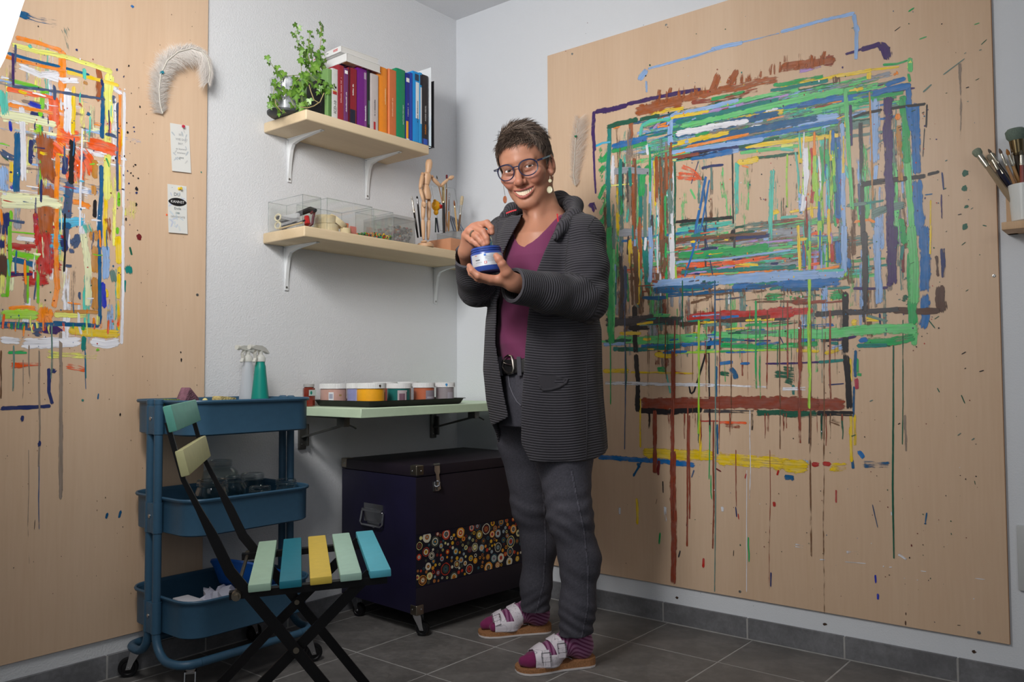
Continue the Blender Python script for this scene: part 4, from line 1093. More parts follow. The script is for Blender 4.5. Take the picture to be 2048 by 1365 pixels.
# drips
for x, y0, y1, w, c, d in ((1346, 700, 1045, 9, 'rust', .4), (1347, 900, 1172, 13, 'rust', .25), (1376, 800, 1095, 4, 'rust', .3), (1427, 840, 1100, 4, 'rust', .35), (1431, 690, 1185, 2.6, 'gg', .3), (1310, 820, 950, 10, 'rust', .25), (1318, 920, 952, 6, 'dkred', .1), (1379, 830, 1040, 4, 'rust', .3),
                     (1252, 690, 790, 2, 'dkgreen', .2), (1250, 560, 900, 2.5, 'slate', .3), (1222, 640, 810, 2.5, 'green', .2), (1600, 640, 890, 8, 'rust', .45), (1622, 640, 1115, 4, 'umber', .45), (1648, 650, 1230, 3, 'umber', .55), (1787, 690, 1118, 3, 'dkgreen', .1), (1806, 640, 890, 2, 'dkgreen', .3), (1810, 830, 905, 5, 'smoke', .4),
                     (1512, 600, 780, 5, 'green', .45), (1520, 640, 800, 4, 'green', .45), (1398, 640, 870, 5, 'lime', .35), (1400, 840, 920, 5, 'yellow', .15), (1500, 820, 1000, 2, 'white', .45), (1494, 940, 1185, 1.6, 'white', .2), (1497, 1075, 1125, 2.5, 'green', .1), (1620, 480, 650, 6, 'lime', .25), (1618, 620, 820, 7, 'lime', .3),
                     (1440, 620, 900, 3, 'rust', .45), (1462, 620, 860, 3, 'umber', .45), (1350, 640, 800, 4, 'rust', .4), (1332, 640, 760, 3, 'umber', .4), (1535, 620, 780, 3, 'rust', .4), (1560, 640, 900, 3, 'umber', .45), (1575, 600, 760, 4, 'rust', .45), (1660, 620, 800, 4, 'rust', .4), (1420, 850, 960, 2, 'green', .1), (1422, 950, 1000, 2, 'green', .1), (1472, 900, 1015, 2.5, 'rust', .4), (1540, 900, 1180, 1.5, 'rust', .45), (1430, 560, 700, 3, 'deep', .2), (1365, 560, 660, 3, 'dkgreen', .3)):
    R.drip(x, y0, y1, w, c, d)
for _ in range(46):
    x = R.r.uniform(1295, 1690); y = R.r.uniform(590, 690); R.drip(x, y, y+R.r.uniform(30, 160), R.r.uniform(1.0, 2.6), R.r.choice(['rust', 'umber', 'gg', 'smoke', 'dkgreen', 'green', 'rust']), 0.6, 1)
for _ in range(26):
    x = R.r.uniform(1295, 1690); y = 826; R.drip(x, y, y+R.r.uniform(15, 70), R.r.uniform(1.2, 5), R.r.choice(['rust', 'umber', 'black', 'dkgreen', 'rust']), 0.5, 1)
R.spikes([(1290, 570), (1690, 575)], 40, (8, 26), (2, 7), 'umber', False)
R.spikes([(1310, 210), (1430, 180), (1560, 145), (1665, 125)], 55, (6, 26), (3, 8), 'brown', True)
R.spikes([(1200, 300), (1206, 450), (1212, 640)], 26, (-14, 14), (4, 9), 'green', True)
R.spikes([(1520, 590), (1690, 585)], 26, (6, 18), (3, 7), 'green', False)
R.many('''yellow 14 0.05 568,285 575,360 572,440
green 8 0.1 706,485 700,555
white 16 0.3 470,335 468,385
white 18 0.4 735,330 738,430
black 6 0.1 722,185 724,255
red 12 0.05 962,635 958,695
char 8 0.3 825,590 812,635
navy 6 0.05 1150,335 1155,395
red 6 0.05 1164,375 1168,410
white 18 0.35 1070,330 1075,370
red 14 0.05 1375,305 1378,335
navy 7 0.05 1357,720 1355,805
red 8 0.05 1212,140 1204,170
dkred 8 0.05 1030,108 1065,130
red 10 0.05 1402,120 1392,150
slate 8 0.3 905,120 890,165
umber 3 0.1 680,320 688,290
black 4 0.1 860,450 866,395
black 3 0.1 1138,590 1136,625''', 1080, 900, 2.935)
R.many('''red 8 0.05 330,235 330,312
white 26 0.55 80,560 150,575
white 10 0.5 230,645 270,648
white 5 0.3 380,658 505,668
white 16 0.6 385,602 470,606
white 22 0.55 690,605 755,650
white 5 0.2 640,690 660,690
white 4 0.2 825,712 860,716
white 4 0.3 1145,755 1205,762
white 5 0.1 654,365 656,388
slate 5 0.1 543,320 574,458
deep 6 0.1 862,370 854,430
deep 12 0.05 852,428 854,440
ultra 8 0.0 560,735 562,785
ultra 12 0.0 576,845 576,880
dkgreen 4 0.1 1143,182 1147,206
black 5 0.1 1146,156 1158,157
black 4 0.1 1056,150 1062,152
dkred 6 0.1 772,555 774,570
dkbrown 5 0.1 740,955 740,972
dkbrown 7 0.1 738,1005 738,1032
dkgreen 4 0.2 1005,488 1008,502
black 4 0.3 1040,1030 1062,1032
char 4 0.3 905,1010 912,1016''', 1560, 900, 2.936)
R.dots(240, 1280, 1700, 130, 700, ['dkgreen', 'black', 'red', 'deep', 'yellow', 'white', 'purple', 'rust', 'orange', 'teal'], (1, 3.5))
R.dots(90, 1700, 1880, 200, 700, ['dkgreen', 'black', 'red', 'deep', 'purple'], (1, 3))
R.dots(110, 1110, 1960, 20, 1180, ['dkgreen', 'black', 'dkred', 'deep', 'dkbrown'], (0.8, 2.0))
R.dots(60, 1400, 1960, 820, 1240, ['dkgreen', 'black', 'dkred', 'white', 'dkbrown'], (0.8, 2.4))
for _ in range(40):
    x = R.r.uniform(1700, 1960); y = R.r.uniform(20, 900); l = R.r.uniform(3, 10); R.stroke([(x, y), (x+l, y-l*R.r.uniform(0.2, 0.8))], R.r.uniform(0.8, 1.8), R.r.choice(['dkgreen', 'black', 'gg']), 0.1)
R.emit(pr, 'paint_layer')

# ---------------- left board
Lp = Paint(1, 8)
Lp.fill(60, 0, 235, lambda x: 100+x*0.28, lambda x: 640, ['cream', 'white', 'grey', 'turq', 'ltblue', 'smoke', 'pale'], (50, 160), (6, 18), False, (0.4, 0.8))
Lp.fill(40, 0, 230, lambda x: 130+x*0.26, lambda x: 420, ['white', 'cream', 'ltblue', 'grey', 'smoke'], (50, 140), (5, 14), True, (0.4, 0.8))
Lp.many('''deep 40 0.3 80,60 120,80 165,95
deep 60 0.75 100,70 200,110 350,140
gg 60 0.8 340,130 380,240 390,320
orange 22 0.15 80,205 200,232 340,278
orange 34 0.1 340,272 340,400 340,560
orange 46 0.12 335,560 335,700 335,830
pale 26 0.25 60,240 200,280 340,305 620,398
brown 20 0.35 350,315 430,330 540,365
deep 14 0.05 40,290 200,335 330,365
deep 12 0.05 330,365 420,390 490,410
orange 18 0.15 0,300 120,335 360,390
yellow 20 0.15 360,392 480,420 650,468
white 34 0.25 100,360 220,410 330,400
white 40 0.35 210,400 330,440 440,440
white 30 0.25 560,460 620,480 670,520
brown 30 0.3 535,370 545,440 530,560
pale 42 0.15 600,400 590,520 598,680
pale 36 0.2 590,680 585,900 582,1100
yellow 20 0.15 580,1040 575,1200 578,1365
deep 20 0.05 556,432 562,560 556,760
deep 22 0.05 552,900 556,1000 546,1150 542,1365
orange 14 0.1 655,480 655,760 650,900
yellow 22 0.1 660,700 655,800
yellow 14 0.1 650,900 652,1040
vivid 14 0.05 648,1050 648,1130
vivid 14 0.05 642,1240 640,1280
yellow 30 0.1 645,1290 652,1365
white 14 0.3 680,500 676,800 672,1365
slate 22 0.15 645,560 650,680
slate 40 0.2 590,550 640,545
slate 14 0.2 648,580 640,900 642,1050
turq 20 0.35 460,370 460,440
ochre 26 0.2 470,440 465,470
vivid 20 0.15 60,440 160,465 240,490
vivid 24 0.15 232,485 232,570 215,640
vivid 12 0.2 220,640 222,800 222,1100
lime 60 0.2 180,700 235,705
teal 30 0.1 218,705 240,705
green 16 0.4 60,470 220,480
redor 26 0.3 30,485 160,510 300,540
redor 50 0.2 290,520 300,620 290,700
orange 24 0.3 40,570 130,590 300,620
ultra 26 0.2 150,560 230,590
slate 18 0.4 60,470 300,500 580,545
navy 26 0.25 160,620 250,640
white 26 0.2 260,560 280,620
white 44 0.25 370,480 372,620 370,740
ltblue 20 0.3 365,500 366,620
yellow 20 0.1 405,470 400,620 398,740
red 12 0.4 430,560 450,590
cream 40 0.12 0,625 120,640 310,682
white 30 0.3 120,580 125,760 130,1000
turq 50 0.35 20,490 20,560 30,640
slate 36 0.25 0,820 40,850 90,870
dkgreen 34 0.25 10,840 60,880
deep 34 0.15 100,720 90,900 92,1060
slate 40 0.2 165,770 200,790
navy 20 0.2 170,760 165,900
navy 16 0.2 168,850 190,860
redor 120 0.3 300,740 400,760 460,760
redor 110 0.25 230,800 300,820 340,880
redor 130 0.12 400,820 460,900 470,960
redor 120 0.15 400,920 420,1000
redor 80 0.3 460,780 560,800 660,840
brown 80 0.25 240,720 250,860 260,1000
brown 90 0.25 250,1000 250,1180 260,1365
rust 60 0.3 240,940 330,1000
black 26 0.03 396,740 392,860 385,1010
slate 50 0.12 430,850 470,870
navy 26 0.2 355,850 350,960
slate 40 0.15 380,990 375,1100 365,1200
orange 22 0.12 318,830 310,1000 305,1365
sky 60 0.3 340,1040 400,1060
deep 50 0.25 330,1160 400,1165
sky 50 0.3 310,1220 470,1210
deep 40 0.3 290,1235 400,1240
orange 36 0.3 380,1100 440,1110 500,1140
black 18 0.1 520,1090 515,1190
ochre 26 0.2 512,1010 515,1070
ochre 46 0.15 510,1250 512,1320
ochre 30 0.2 520,870 515,980
cream 56 0.1 0,1085 150,1095 340,1110
cream 30 0.3 0,1125 200,1130
ltblue 50 0.3 15,900 25,980 20,1060
yellow 16 0.15 62,880 60,1000
ultra 14 0.1 55,660 60,720
ultra 20 0.2 60,1010 75,1040
crimson 22 0.1 195,1160 200,1300
red 30 0.2 30,1340 180,1360
vivid 16 0.1 60,1150 55,1260 50,1365
vivid 8 0.2 40,1265 200,1280
slate 16 0.3 0,1200 140,1215
red 34 0.3 220,1290 360,1300
navy 46 0.35 30,1150 20,1300
white 10 0.1 450,700 440,1000 435,1240
turq 60 0.6 460,1200 500,1300
turq 30 0.5 470,740 500,720
white 80 0.5 420,1040 520,1060
slate 30 0.2 360,1240 355,1365
black 10 0.1 355,1165 350,1280
slate 36 0.12 430,1280 400,1360
green 12 0.5 580,860 600,920
brown 30 0.5 585,1180 600,1330
redor 16 0.3 600,660 600,740
crimson 30 0.6 600,700 590,780
navy 14 0.15 555,430 560,470
purple 12 0.2 70,290 72,470
purple 40 0.4 60,270 90,280
slate 14 0.5 85,240 80,400
turq 22 0.3 150,245 180,260''', 0, 0, 2.7305)
Lp.many('''orange 20 0.08 258,0 255,200 262,300
orange 20 0.08 262,280 246,380
orange 30 0.12 40,385 100,380 165,385
orange 66 0.05 205,372 200,420 215,455
orange 40 0.1 165,420 230,425
navy 30 0.15 285,60 295,130
slate 36 0.2 320,60 340,90
slate 26 0.2 320,130 335,110
black 8 0.1 292,0 296,130 290,215
sky 44 0.25 220,60 290,65
sky 60 0.3 205,110 290,130
blue 20 0.25 220,150 270,140
red 70 0.25 190,20 205,120 200,240
red 60 0.2 100,240 180,250 230,255
red 40 0.3 210,170 290,195
crimson 30 0.35 30,230 90,225
red 18 0.12 40,92 168,100
red 16 0.12 168,0 166,95
vivid 16 0.12 0,320 40,320
vivid 14 0.12 45,0 45,150 30,330
vivid 26 0.15 50,125 120,140 180,145
vivid 10 0.15 125,140 125,360
vivid 12 0.15 172,110 172,360
white 24 0.2 70,60 160,70
deep 26 0.25 50,155 165,185
navy 34 0.4 10,60 10,120
dkbrown 46 0.15 8,130 12,240
purple 14 0.2 40,225 150,225
lime 40 0.12 0,408 80,408 180,412
pale 20 0.3 240,408 400,415
ochre 18 0.15 250,395 450,398
ochre 30 0.08 432,92 432,220
ochre 30 0.08 432,238 432,392
ochre 44 0.15 425,30 428,80
deep 14 0.05 455,60 452,250 455,455
deep 16 0.05 0,450 160,455 300,452 455,460
deep 8 0.05 240,442 300,445
slate 16 0.2 0,465 100,468 200,480
slate 40 0.15 140,480 200,490
purple 30 0.1 190,475 270,485 275,495
white 12 0.1 360,360 358,440 368,500
cream 30 0.3 380,30 400,200 400,380
ltblue 30 0.15 478,90 484,160 480,250
ultra 20 0.08 468,260 474,380
yellow 20 0.1 480,290 485,330
gg 26 0.35 505,200 520,270
yellow 24 0.05 540,50 538,120 542,180
yellow 16 0.08 542,190 538,340
yellow 10 0.08 538,340 540,480
white 12 0.12 558,0 560,300 552,545
yellow 34 0.12 310,480 400,490 545,498
yellow 14 0.1 470,510 545,500
white 44 0.15 95,540 200,540 370,530
white 30 0.2 0,522 100,530
white 36 0.12 410,530 480,545 550,532
orange 40 0.6 470,590 490,560
pale 40 0.65 200,590 460,600
green 18 0.5 30,580 130,580
redor 30 0.55 40,640 200,640
redor 30 0.6 290,640 400,660
navy 18 0.25 0,835 120,830 235,825
navy 16 0.25 222,650 222,760 238,820
navy 26 0.25 232,670 258,660
teal 18 0.1 382,505 380,575
teal 6 0.15 388,580 390,700
teal 34 0.3 585,180 590,230
teal 8 0.3 570,250 568,310
dkgreen 10 0.35 590,100 600,140
deep 10 0.05 490,1310 482,1340
deep 10 0.05 550,1300 540,1335
dkred 14 0.0 622,45 640,70
deep 6 0.05 448,768 445,795''', 0, 450, 2.2756)
for x, y0, y1, w, c, d in ((121, 665, 1000, 6, 'smoke', .12), (122, 840, 998, 7, 'smoke', .1), (78, 700, 935, 3.5, 'smoke', .25), (78, 880, 1060, 2, 'slate', .3), (58, 690, 770, 3, 'smoke', .4), (27, 690, 785, 4, 'gg', .4), (103, 650, 760, 4, 'gg', .35), (2, 700, 800, 4, 'umber', .4), (170, 700, 780, 2, 'deep', .3), (70, 1040, 1060, 1, 'black', .1), (57, 900, 1130, 1.5, 'smoke', .5), (46, 720, 800, 2, 'smoke', .5)):
    Lp.drip(x, y0, y1, w, c, d)
Lp.fill(44, 0, 225, lambda x: 150+x*0.25, lambda x: 630, ['red', 'slate', 'white', 'deep', 'orange', 'vivid', 'cream', 'brown', 'yellow', 'sky', 'crimson', 'navy'], (6, 30), (2, 7), True, (0.2, 0.6), 0.5)
Lp.fill(30, 0, 225, lambda x: 150+x*0.25, lambda x: 630, ['white', 'slate', 'deep', 'cream', 'orange', 'turq', 'navy'], (15, 60), (2, 6), False, (0.1, 0.5), 0.4)
Lp.fill(40, 0, 240, lambda x: 640, lambda x: 660, ['redor', 'orange', 'pale', 'green'], (10, 40), (4, 9), False, (0.5, 0.75), 0.3)
Lp.dots(120, 0, 250, 110, 700, ['black', 'navy', 'dkgreen', 'deep', 'red', 'dkred', 'white'], (1, 3.2))
Lp.dots(40, 228, 280, 130, 480, ['black', 'navy'], (1, 4))
for x, y, w, h, c in ((264, 13, 7, 5, 'blue'), (273, 378, 6, 8, 'black'), (273, 386, 5, 5, 'navy'), (272, 409, 5, 7, 'black'), (278, 474, 9, 12, 'dkred'), (76, 53, 3, 3, 'black'), (153, 100, 5, 5, 'navy'), (276, 357, 4, 3, 'black'), (255, 265, 4, 5, 'black'), (253, 246, 3, 3, 'black'), (333, 430, 4, 4, 'redor'), (402, 345, 3, 3, 'teal'), (44, 837, 6, 13, 'navy'), (78, 888, 6, 11, 'navy'), (240, 830, 3, 6, 'black'), (362, 720, 3, 7, 'black'), (361, 705, 3, 4, 'black'), (165, 801, 5, 5, 'teal'), (195, 700, 6, 5, 'vivid')): Lp.blob(x, y, w, h, c)
Lp.dots(60, 10, 400, 700, 1200, ['black', 'dkbrown', 'umber'], (0.7, 1.8))
Lp.dots(30, 280, 400, 20, 800, ['black', 'dkbrown'], (0.7, 1.8))
Lp.blob(262, 420, 26, 50, 'pale', dry=0.75)
Lp.emit(pl, 'paint_layer')
# ------------------------------------------------------------------ things on the upper shelf
def sx(x, y, plane_y): return on(1, plane_y, x, y)[0]
paper = mat('paper_edges', (226, 220, 206), 0.85, var=0.06, vscale=120, stretch=(1, 1, 12))
def book(name, label, x0, w, hgt, depth, col, yf, z0=S1Z1, lean=0.0, details=(), group='books on the upper shelf', soft=False, spine_round=0.0015):
    """a book standing with its spine to the room; details: (z0, z1, x0, x1, colour) as shares of the spine"""
    t_ = thing(name, label, 'book', (x0+w/2, yf+depth/2, z0), group); cm = col if isinstance(col, bpy.types.Material) else mat('cover_%d_%d_%d' % tuple(col), col, 0.42, var=0.03, vscale=60)
    M_ = Matrix.Translation((x0, yf, z0+0.0006)) @ Matrix.Rotation(lean, 4, 'Y')
    b = MB(); th = min(0.0022, w*0.14); n = 6; pr = []
    for k in range(n+1): a = PI*k/n; pr.append((w/2-w/2*math.cos(a), -spine_round*math.sin(a)+spine_round))   # rounded spine
    outer = pr+[(w, depth), (w-th, depth), (w-th, 0.004)]+[(th, 0.004), (th, depth), (0, depth)]
    b.prism(outer, 0, hgt, M=M_); cv = b.build('cover', cm, t_)
    b = MB(); b.box((th, 0.004, 0.0025), (w-th, depth-0.003, hgt-0.0025), M=M_); b.build('pages', paper, t_)
    for i, (z0_, z1_, xa, xb, c_) in enumerate(details):
        b = MB(); y = -0.0006; xs_ = np.linspace(xa*w, xb*w, 4)
        vs = []; 
        for xx in xs_:
            yy = spine_round-spine_round*math.sqrt(max(0, 1-((xx-w/2)/(w/2))**2))-0.00035
            vs += [(xx, yy, z0_*hgt), (xx, yy, z1_*hgt)]
        b.add(vs, [(2*k, 2*k+2, 2*k+3, 2*k+1) for k in range(3)], 0, True, M_); b.build('spine_print', mat('print_%d_%d_%d' % tuple(c_), c_, 0.5), cv)
    return t_, cv, M_
def small_print(n, size, Mt, mm, cv):
    b = MB(); rq = random.Random(n); x = -n*size*0.26
    for k in range(n):
        if rq.random() > 0.16: h_ = size*rq.choice((.5, .5, .7)); b.add([(x, -size*.25, 0), (x+size*.34, -size*.25, 0), (x+size*.34, -size*.25+h_, 0), (x, -size*.25+h_, 0)], [(0, 1, 2, 3)], 0, False, Mt)
        x += size*0.52
    b.build('print', mm, cv)
def spine_text(txt, cv, M_, w, zc, size, col, up=False, xo=0.5):
    """lettering along the spine; a number stands for that many strokes of print too small to read"""
    Mt = M_ @ Matrix.Translation((w*xo, -0.0008, zc)) @ frame((0, 0, 0), (0, 0, 1) if up else (0, 0, -1), (-1, 0, 0) if up else (1, 0, 0), (0, -1, 0))
    mm = mat('print_%d_%d_%d' % col, col, 0.5)
    if isinstance(txt, str): return text_mesh(txt, size, Mt, mm, 'lettering', cv)
    small_print(txt, size, Mt, mm, cv)
YF = -0.205
W_, K_ = (240, 240, 238), (30, 28, 30)
# pixel positions of the spines' feet on the shelf: left edge, right edge, top pixel
def bk(name, label, xl, xr, yb, yt, col, depth=0.15, yf=YF, **kw):
    xa, xb = sx(xl, yb, yf), sx(xr, yb, yf); zt = on(1, yf, (xl+xr)/2, yt)[2]
    return book(name, label, xa, xb-xa-0.0006, zt-S1Z1, depth, col, yf, **kw)+(xb-xa,)
r = bk('book', 'black ring binder like book hidden behind the ivy, first in the row', 641, 654, 233, 160, (26, 24, 26), yf=-0.19, depth=0.075)
r = bk('book', 'green spotted book next to the ivy, partly covered by leaves', 655, 664, 236, 138, (120, 158, 96), details=[(0.0, 0.5, 0.2, 0.9, (84, 122, 66))])
r = bk('book', 'white grey book marked ICD-10 on its spine', 664, 676, 238, 138, (206, 206, 204), details=[(0.50, 0.56, 0, 1, (170, 50, 48)), (0.56, 0.575, 0, 1, (210, 190, 80)), (0.62, 0.66, 0.45, 0.75, K_)])
spine_text('ICD-10', r[1], r[2], r[3], 0.045, 0.0145, K_, True)
r = bk('book', 'dark red tall book between the ICD-10 book and the slim purple one', 676, 688, 241, 131, (150, 40, 52)); spine_text(24, r[1], r[2], r[3], 0.11, 0.007, (225, 170, 170), True)
r = bk('book', 'slim mauve book with a white tag at its top', 688, 697, 243, 137, (112, 54, 108), details=[(0.90, 0.96, 0.15, 0.85, W_)]); spine_text(22, r[1], r[2], r[3], 0.075, 0.006, W_, True)
r = bk('book', 'book with crimson top and black lower third on its spine', 698, 714, 247, 137, (140, 28, 42), details=[(0.0, 0.28, 0, 1, (30, 32, 52)), (0, 1, 0, 0.14, (60, 16, 26))]); spine_text(11, r[1], r[2], r[3], 0.125, 0.007, W_, True)
r = bk('book', 'bright violet wide book with a white tag near the top', 715, 734, 252, 138, (112, 26, 128), details=[(0.0, 0.97, 0.72, 1.0, (134, 66, 142)), (0.84, 0.95, 0.70, 1.0, W_)]); spine_text(14, r[1], r[2], r[3], 0.055, 0.008, W_, True, 0.84)
r = bk('book', 'thin black book with pale lettering, right of the violet book', 735, 741, 253, 142, (30, 34, 34), details=[(0.1, 0.5, 0.3, 0.8, (70, 110, 100))])
r = bk('book', 'pale grey book with red mark at the foot of its spine', 742, 757, 257, 149, (196, 186, 184), yf=-0.21, details=[(0.0, 0.17, 0.35, 0.62, (176, 44, 50))]); spine_text(15, r[1], r[2], r[3], 0.085, 0.0075, (50, 48, 60), True)
r = bk('book', 'thick bright orange book in the middle of the row', 755, 777, 260, 135, (240, 142, 34), spine_round=0.006); spine_text(16, r[1], r[2], r[3], 0.14, 0.007, (250, 216, 160), True, 0.7)
r = bk('book', 'terracotta book with a light orange edge, right of the orange book', 777, 793, 264, 140, (206, 112, 62), details=[(0, 1, 0, 0.14, (250, 150, 100))]); spine_text(22, r[1], r[2], r[3], 0.11, 0.006, (244, 206, 170), True)
r = bk('book', 'emerald green book with white lettering along the spine', 793, 812, 270, 139, (10, 136, 92), spine_round=0.004); spine_text('psychischen Störungen', r[1], r[2], r[3], 0.095, 0.0078, (226, 244, 236), True, 0.68)
r = bk('book', 'navy blue slim book with yellow patch at its foot', 812, 820, 271, 147, (30, 40, 140), details=[(0.87, 0.93, 0.1, 0.9, W_), (0.05, 0.30, 0.05, 0.6, (240, 170, 40)), (0.0, 0.05, 0, 1, W_)]); spine_text(19, r[1], r[2], r[3], 0.12, 0.005, W_, True)
r = bk('book', 'cobalt blue book between the navy and the sky blue books', 820, 826, 272, 146, (34, 68, 170))
r = bk('book', 'sky blue thick book with a white title strip', 826, 839, 274, 144, (26, 150, 226), details=[(0.36, 0.86, 0.42, 1.0, (236, 240, 244)), (0.88, 0.97, 0.3, 1, (40, 60, 90))]); spine_text(23, r[1], r[2], r[3], 0.125, 0.0068, (40, 50, 70), True, 0.7)
r = bk('book', 'slim light blue book with its own narrow white strip', 839, 845, 275, 146, (44, 156, 218), details=[(0.30, 0.80, 0.3, 1.0, (230, 236, 242)), (0.83, 0.97, 0.2, 1, (50, 46, 60))])
r = bk('book', 'black book with FARBEN in orange and white lettering', 845, 857, 277, 151, (44, 40, 44), yf=-0.208, details=[(0.0, 0.11, 0, 1, (52, 92, 190))]); spine_text('FARBEN', r[1], r[2], r[3], 0.066, 0.0105, (244, 150, 40), True); spine_text('INGRID RIEDEL', r[1], r[2], r[3], 0.127, 0.0088, (240, 240, 240), True)
# pale brochure leaning at the end of the row
xe0 = sx(858, 280, YF)
bro = bpy.data.materials.new('sky_print'); t = NT(bro); nz = t.n('ShaderNodeTexWave', Scale=6.0, Distortion=6.0, Detail=2.0); t.l(t.coord(), nz.inputs['Vector'])
gz = t.n('ShaderNodeSeparateXYZ'); t.l(t.coord(), gz.inputs[0]); rp_ = t.n('ShaderNodeMapRange'); rp_.inputs[1].default_value = 1.72; rp_.inputs[2].default_value = 1.86; t.l(gz.outputs['Z'], rp_.inputs[0])
c1_ = t.ramp(nz.outputs['Fac'], [(0.2, (190, 214, 232)), (0.5, (110, 176, 218)), (0.8, (206, 226, 238))]); c2_ = t.n('ShaderNodeMixRGB'); t.l(rp_.outputs[0], c2_.inputs[0]); t.l(c1_, c2_.inputs[1]); c2_.inputs[2].default_value = lin((232, 236, 240)); t.l(c2_.outputs[0], t.b.inputs['Base Color']); t.b.inputs['Roughness'].default_value = 0.35
br_ = thing('brochure', 'tall pale blue and white brochure standing at the end of the book row', 'brochure', (xe0, -0.12, S1Z1))
zt = on(1, -0.205, 849, 132)[2]
b = MB(); b.box((xe0+0.0005, -0.215, S1Z1+0.002), (xe0+0.0030, -0.035, zt), bevel=0.0008, seg=1); b.build('cover', bro, br_)
be = thing('bookend', 'black sheet metal bookend at the right end of the books', 'bookend', (xe0+0.008, -0.12, S1Z1))
zb_ = on(1, -0.2, 853, 163)[2]
b = MB(); b.box((xe0+0.0055, -0.225, S1Z1+0.0004), (xe0+0.0075, -0.07, zb_), bevel=0.0006, seg=1); b.build('upright', blackm, be)
b = MB(); b.box((xe0-0.10, -0.228, S1Z1+0.0001), (xe0+0.0070, -0.221, S1Z1+0.0012)); b.build('foot_plate', blackm, be)
# two white books lying on top of the row
whitec = mat('white_cover', (230, 230, 230), 0.4); pagesl = mat('page_block', (214, 212, 208), 0.85, var=0.05, vscale=200, stretch=(1, 1, 14))
ztop = 1.8375
def flat_book(label, P0, P1, z, th_, deep, cover, under=None, red=None, yawx=0.0):
    t_ = thing('book', label, 'book', (P0[0], P0[1], z), 'white books lying on the row')
    X = Vector((P1[0]-P0[0], P1[1]-P0[1], 0)); L_ = X.length; X.normalize(); Y = Vector((-X.y, X.x, 0)); M_ = frame((P0[0], P0[1], z), X, Y, (0, 0, 1))
    b = MB(); b.box((0, 0, 0), (L_, deep, 0.0014), 0, M_); b.box((0, 0, th_-0.0014), (L_, deep, th_), 0, M_); b.box((0, 0, 0), (0.0014, deep, th_), 0, M_); cv = b.build('cover', cover, t_)
    b = MB(); b.box((0.0014, 0.002, 0.0014), (L_-0.002, deep-0.002, th_-0.0014), 0, M_); b.build('pages', pagesl, t_)
    return t_, cv, M_, L_
p0 = Vector((sx(687, 140, -0.225), -0.225, 0)); 
f1 = flat_book('white thick book lying across the row with colourful plates under its cover', (sx(693, 121, -.214), -0.214), (sx(760, 134, -.214), -0.218), on(1, -.214, 693, 122)[2], 0.029, 0.190, whitec)
# printed underside with a grid of small pictures
ub = MB(); rg = random.Random(9); M_ = f1[2]
cells = [(150, 40, 44), (90, 30, 60), (206, 120, 60), (120, 40, 40), (180, 90, 60), (60, 40, 70), (170, 60, 50), (200, 150, 110)]
grid_o = MB(); grid_o.box((0, 0, -0.0004), (f1[3], 0.190, 0.0), 0, M_); go = grid_o.build('back_cover', mat('pale_card', (206, 196, 190), 0.6), f1[0])
for i in range(6):
    for j in range(7):
        c_ = rg.choice(cells); b = MB(); b.box((0.003+i*(f1[3]-.006)/6, 0.004+j*0.0262, -0.0008), (0.003+i*(f1[3]-.006)/6+(f1[3]-.006)/6-.003, 0.004+j*0.0262+0.0235, -0.0004), 0, M_); b.build('picture', mat('print_%d_%d_%d' % c_, c_, 0.5), go)
f2 = flat_book('white book with red print on its spine, topmost on the row', (sx(682, 95, -.205), -0.205), (sx(755, 112, -.205), -0.212), on(1, -.214, 693, 122)[2]+0.0294, 0.022, 0.185, whitec)
for z, s_, y_, c_ in ((0.012, 0.0085, 0.135, (206, 60, 70)), (0.012, 0.006, 0.08, (120, 120, 120))):
    small_print(9 if y_ > .12 else 7, s_, f2[2] @ frame((-0.0004, y_, z), (0, -1, 0), (0, 0, 1), (-1, 0, 0)), mat('print_%d_%d_%d' % c_, c_, 0.5), f2[1])
for k in range(3):
    b = MB(); b.box((-0.0005, 0.018, 0.009+k*0.0028), (0, 0.043, 0.0105+k*0.0028), 0, f2[2]); b.build('spine_print', mat('print_200_40_50', (200, 40, 50), 0.5), f2[1])

# ------------------------------------------------------------------ ivy in a frosted glass pot
IVY = -0.112; IVX = sx(572, 205, IVY)
potm = bpy.data.materials.new('mottled_glass_pot'); t = NT(potm); nz = t.n('ShaderNodeTexNoise', Scale=60.0, Detail=4.0); t.l(t.coord(), nz.inputs['Vector'])
t.l(t.ramp(nz.outputs['Fac'], [(0.35, (150, 154, 162)), (0.6, (206, 210, 216)), (0.75, (232, 234, 238))]), t.b.inputs['Base Color']); t.b.inputs['Roughness'].default_value = 0.12; t.b.inputs['Transmission Weight'].default_value = 0.25; t.b.inputs['Coat Weight'].default_value = 0.6
iv = thing('potted_ivy', 'green trailing ivy in a mottled grey glass pot on the upper shelf', 'plant', (IVX, IVY, S1Z1))
b = MB(); b.lathe([(0.030, 0.012), (0.040, 0.014), (0.046, 0.05), (0.0500, 0.095), (0.052, 0.112), (0.0535, 0.118), (0.051, 0.120), (0.0485, 0.112), (0.046, 0.085), (0, 0.085)], 32, c=(IVX, IVY, S1Z1)); b.build('pot', potm, iv)
b = MB(); b.lathe([(0, 0), (0.052, 0.0), (0.060, 0.006), (0.061, 0.013), (0.058, 0.014), (0.030, 0.0125), (0, 0.0125)], 28, c=(IVX, IVY, S1Z1)); b.build('saucer', mat('slate_saucer', (58, 62, 64), 0.5), iv)
b = MB(); b.lathe([(0.047, 0.100), (0.03, 0.106), (0, 0.108)], 20, c=(IVX, IVY, S1Z1)); b.build('soil', mat('soil', (48, 38, 30), 0.95, bump=0.8, bscale=200, bdist=0.004), iv)
leafm = attr_mat('ivy_leaf', rough=0.35, bump=0.1, bscale=300, bdist=0.0006)
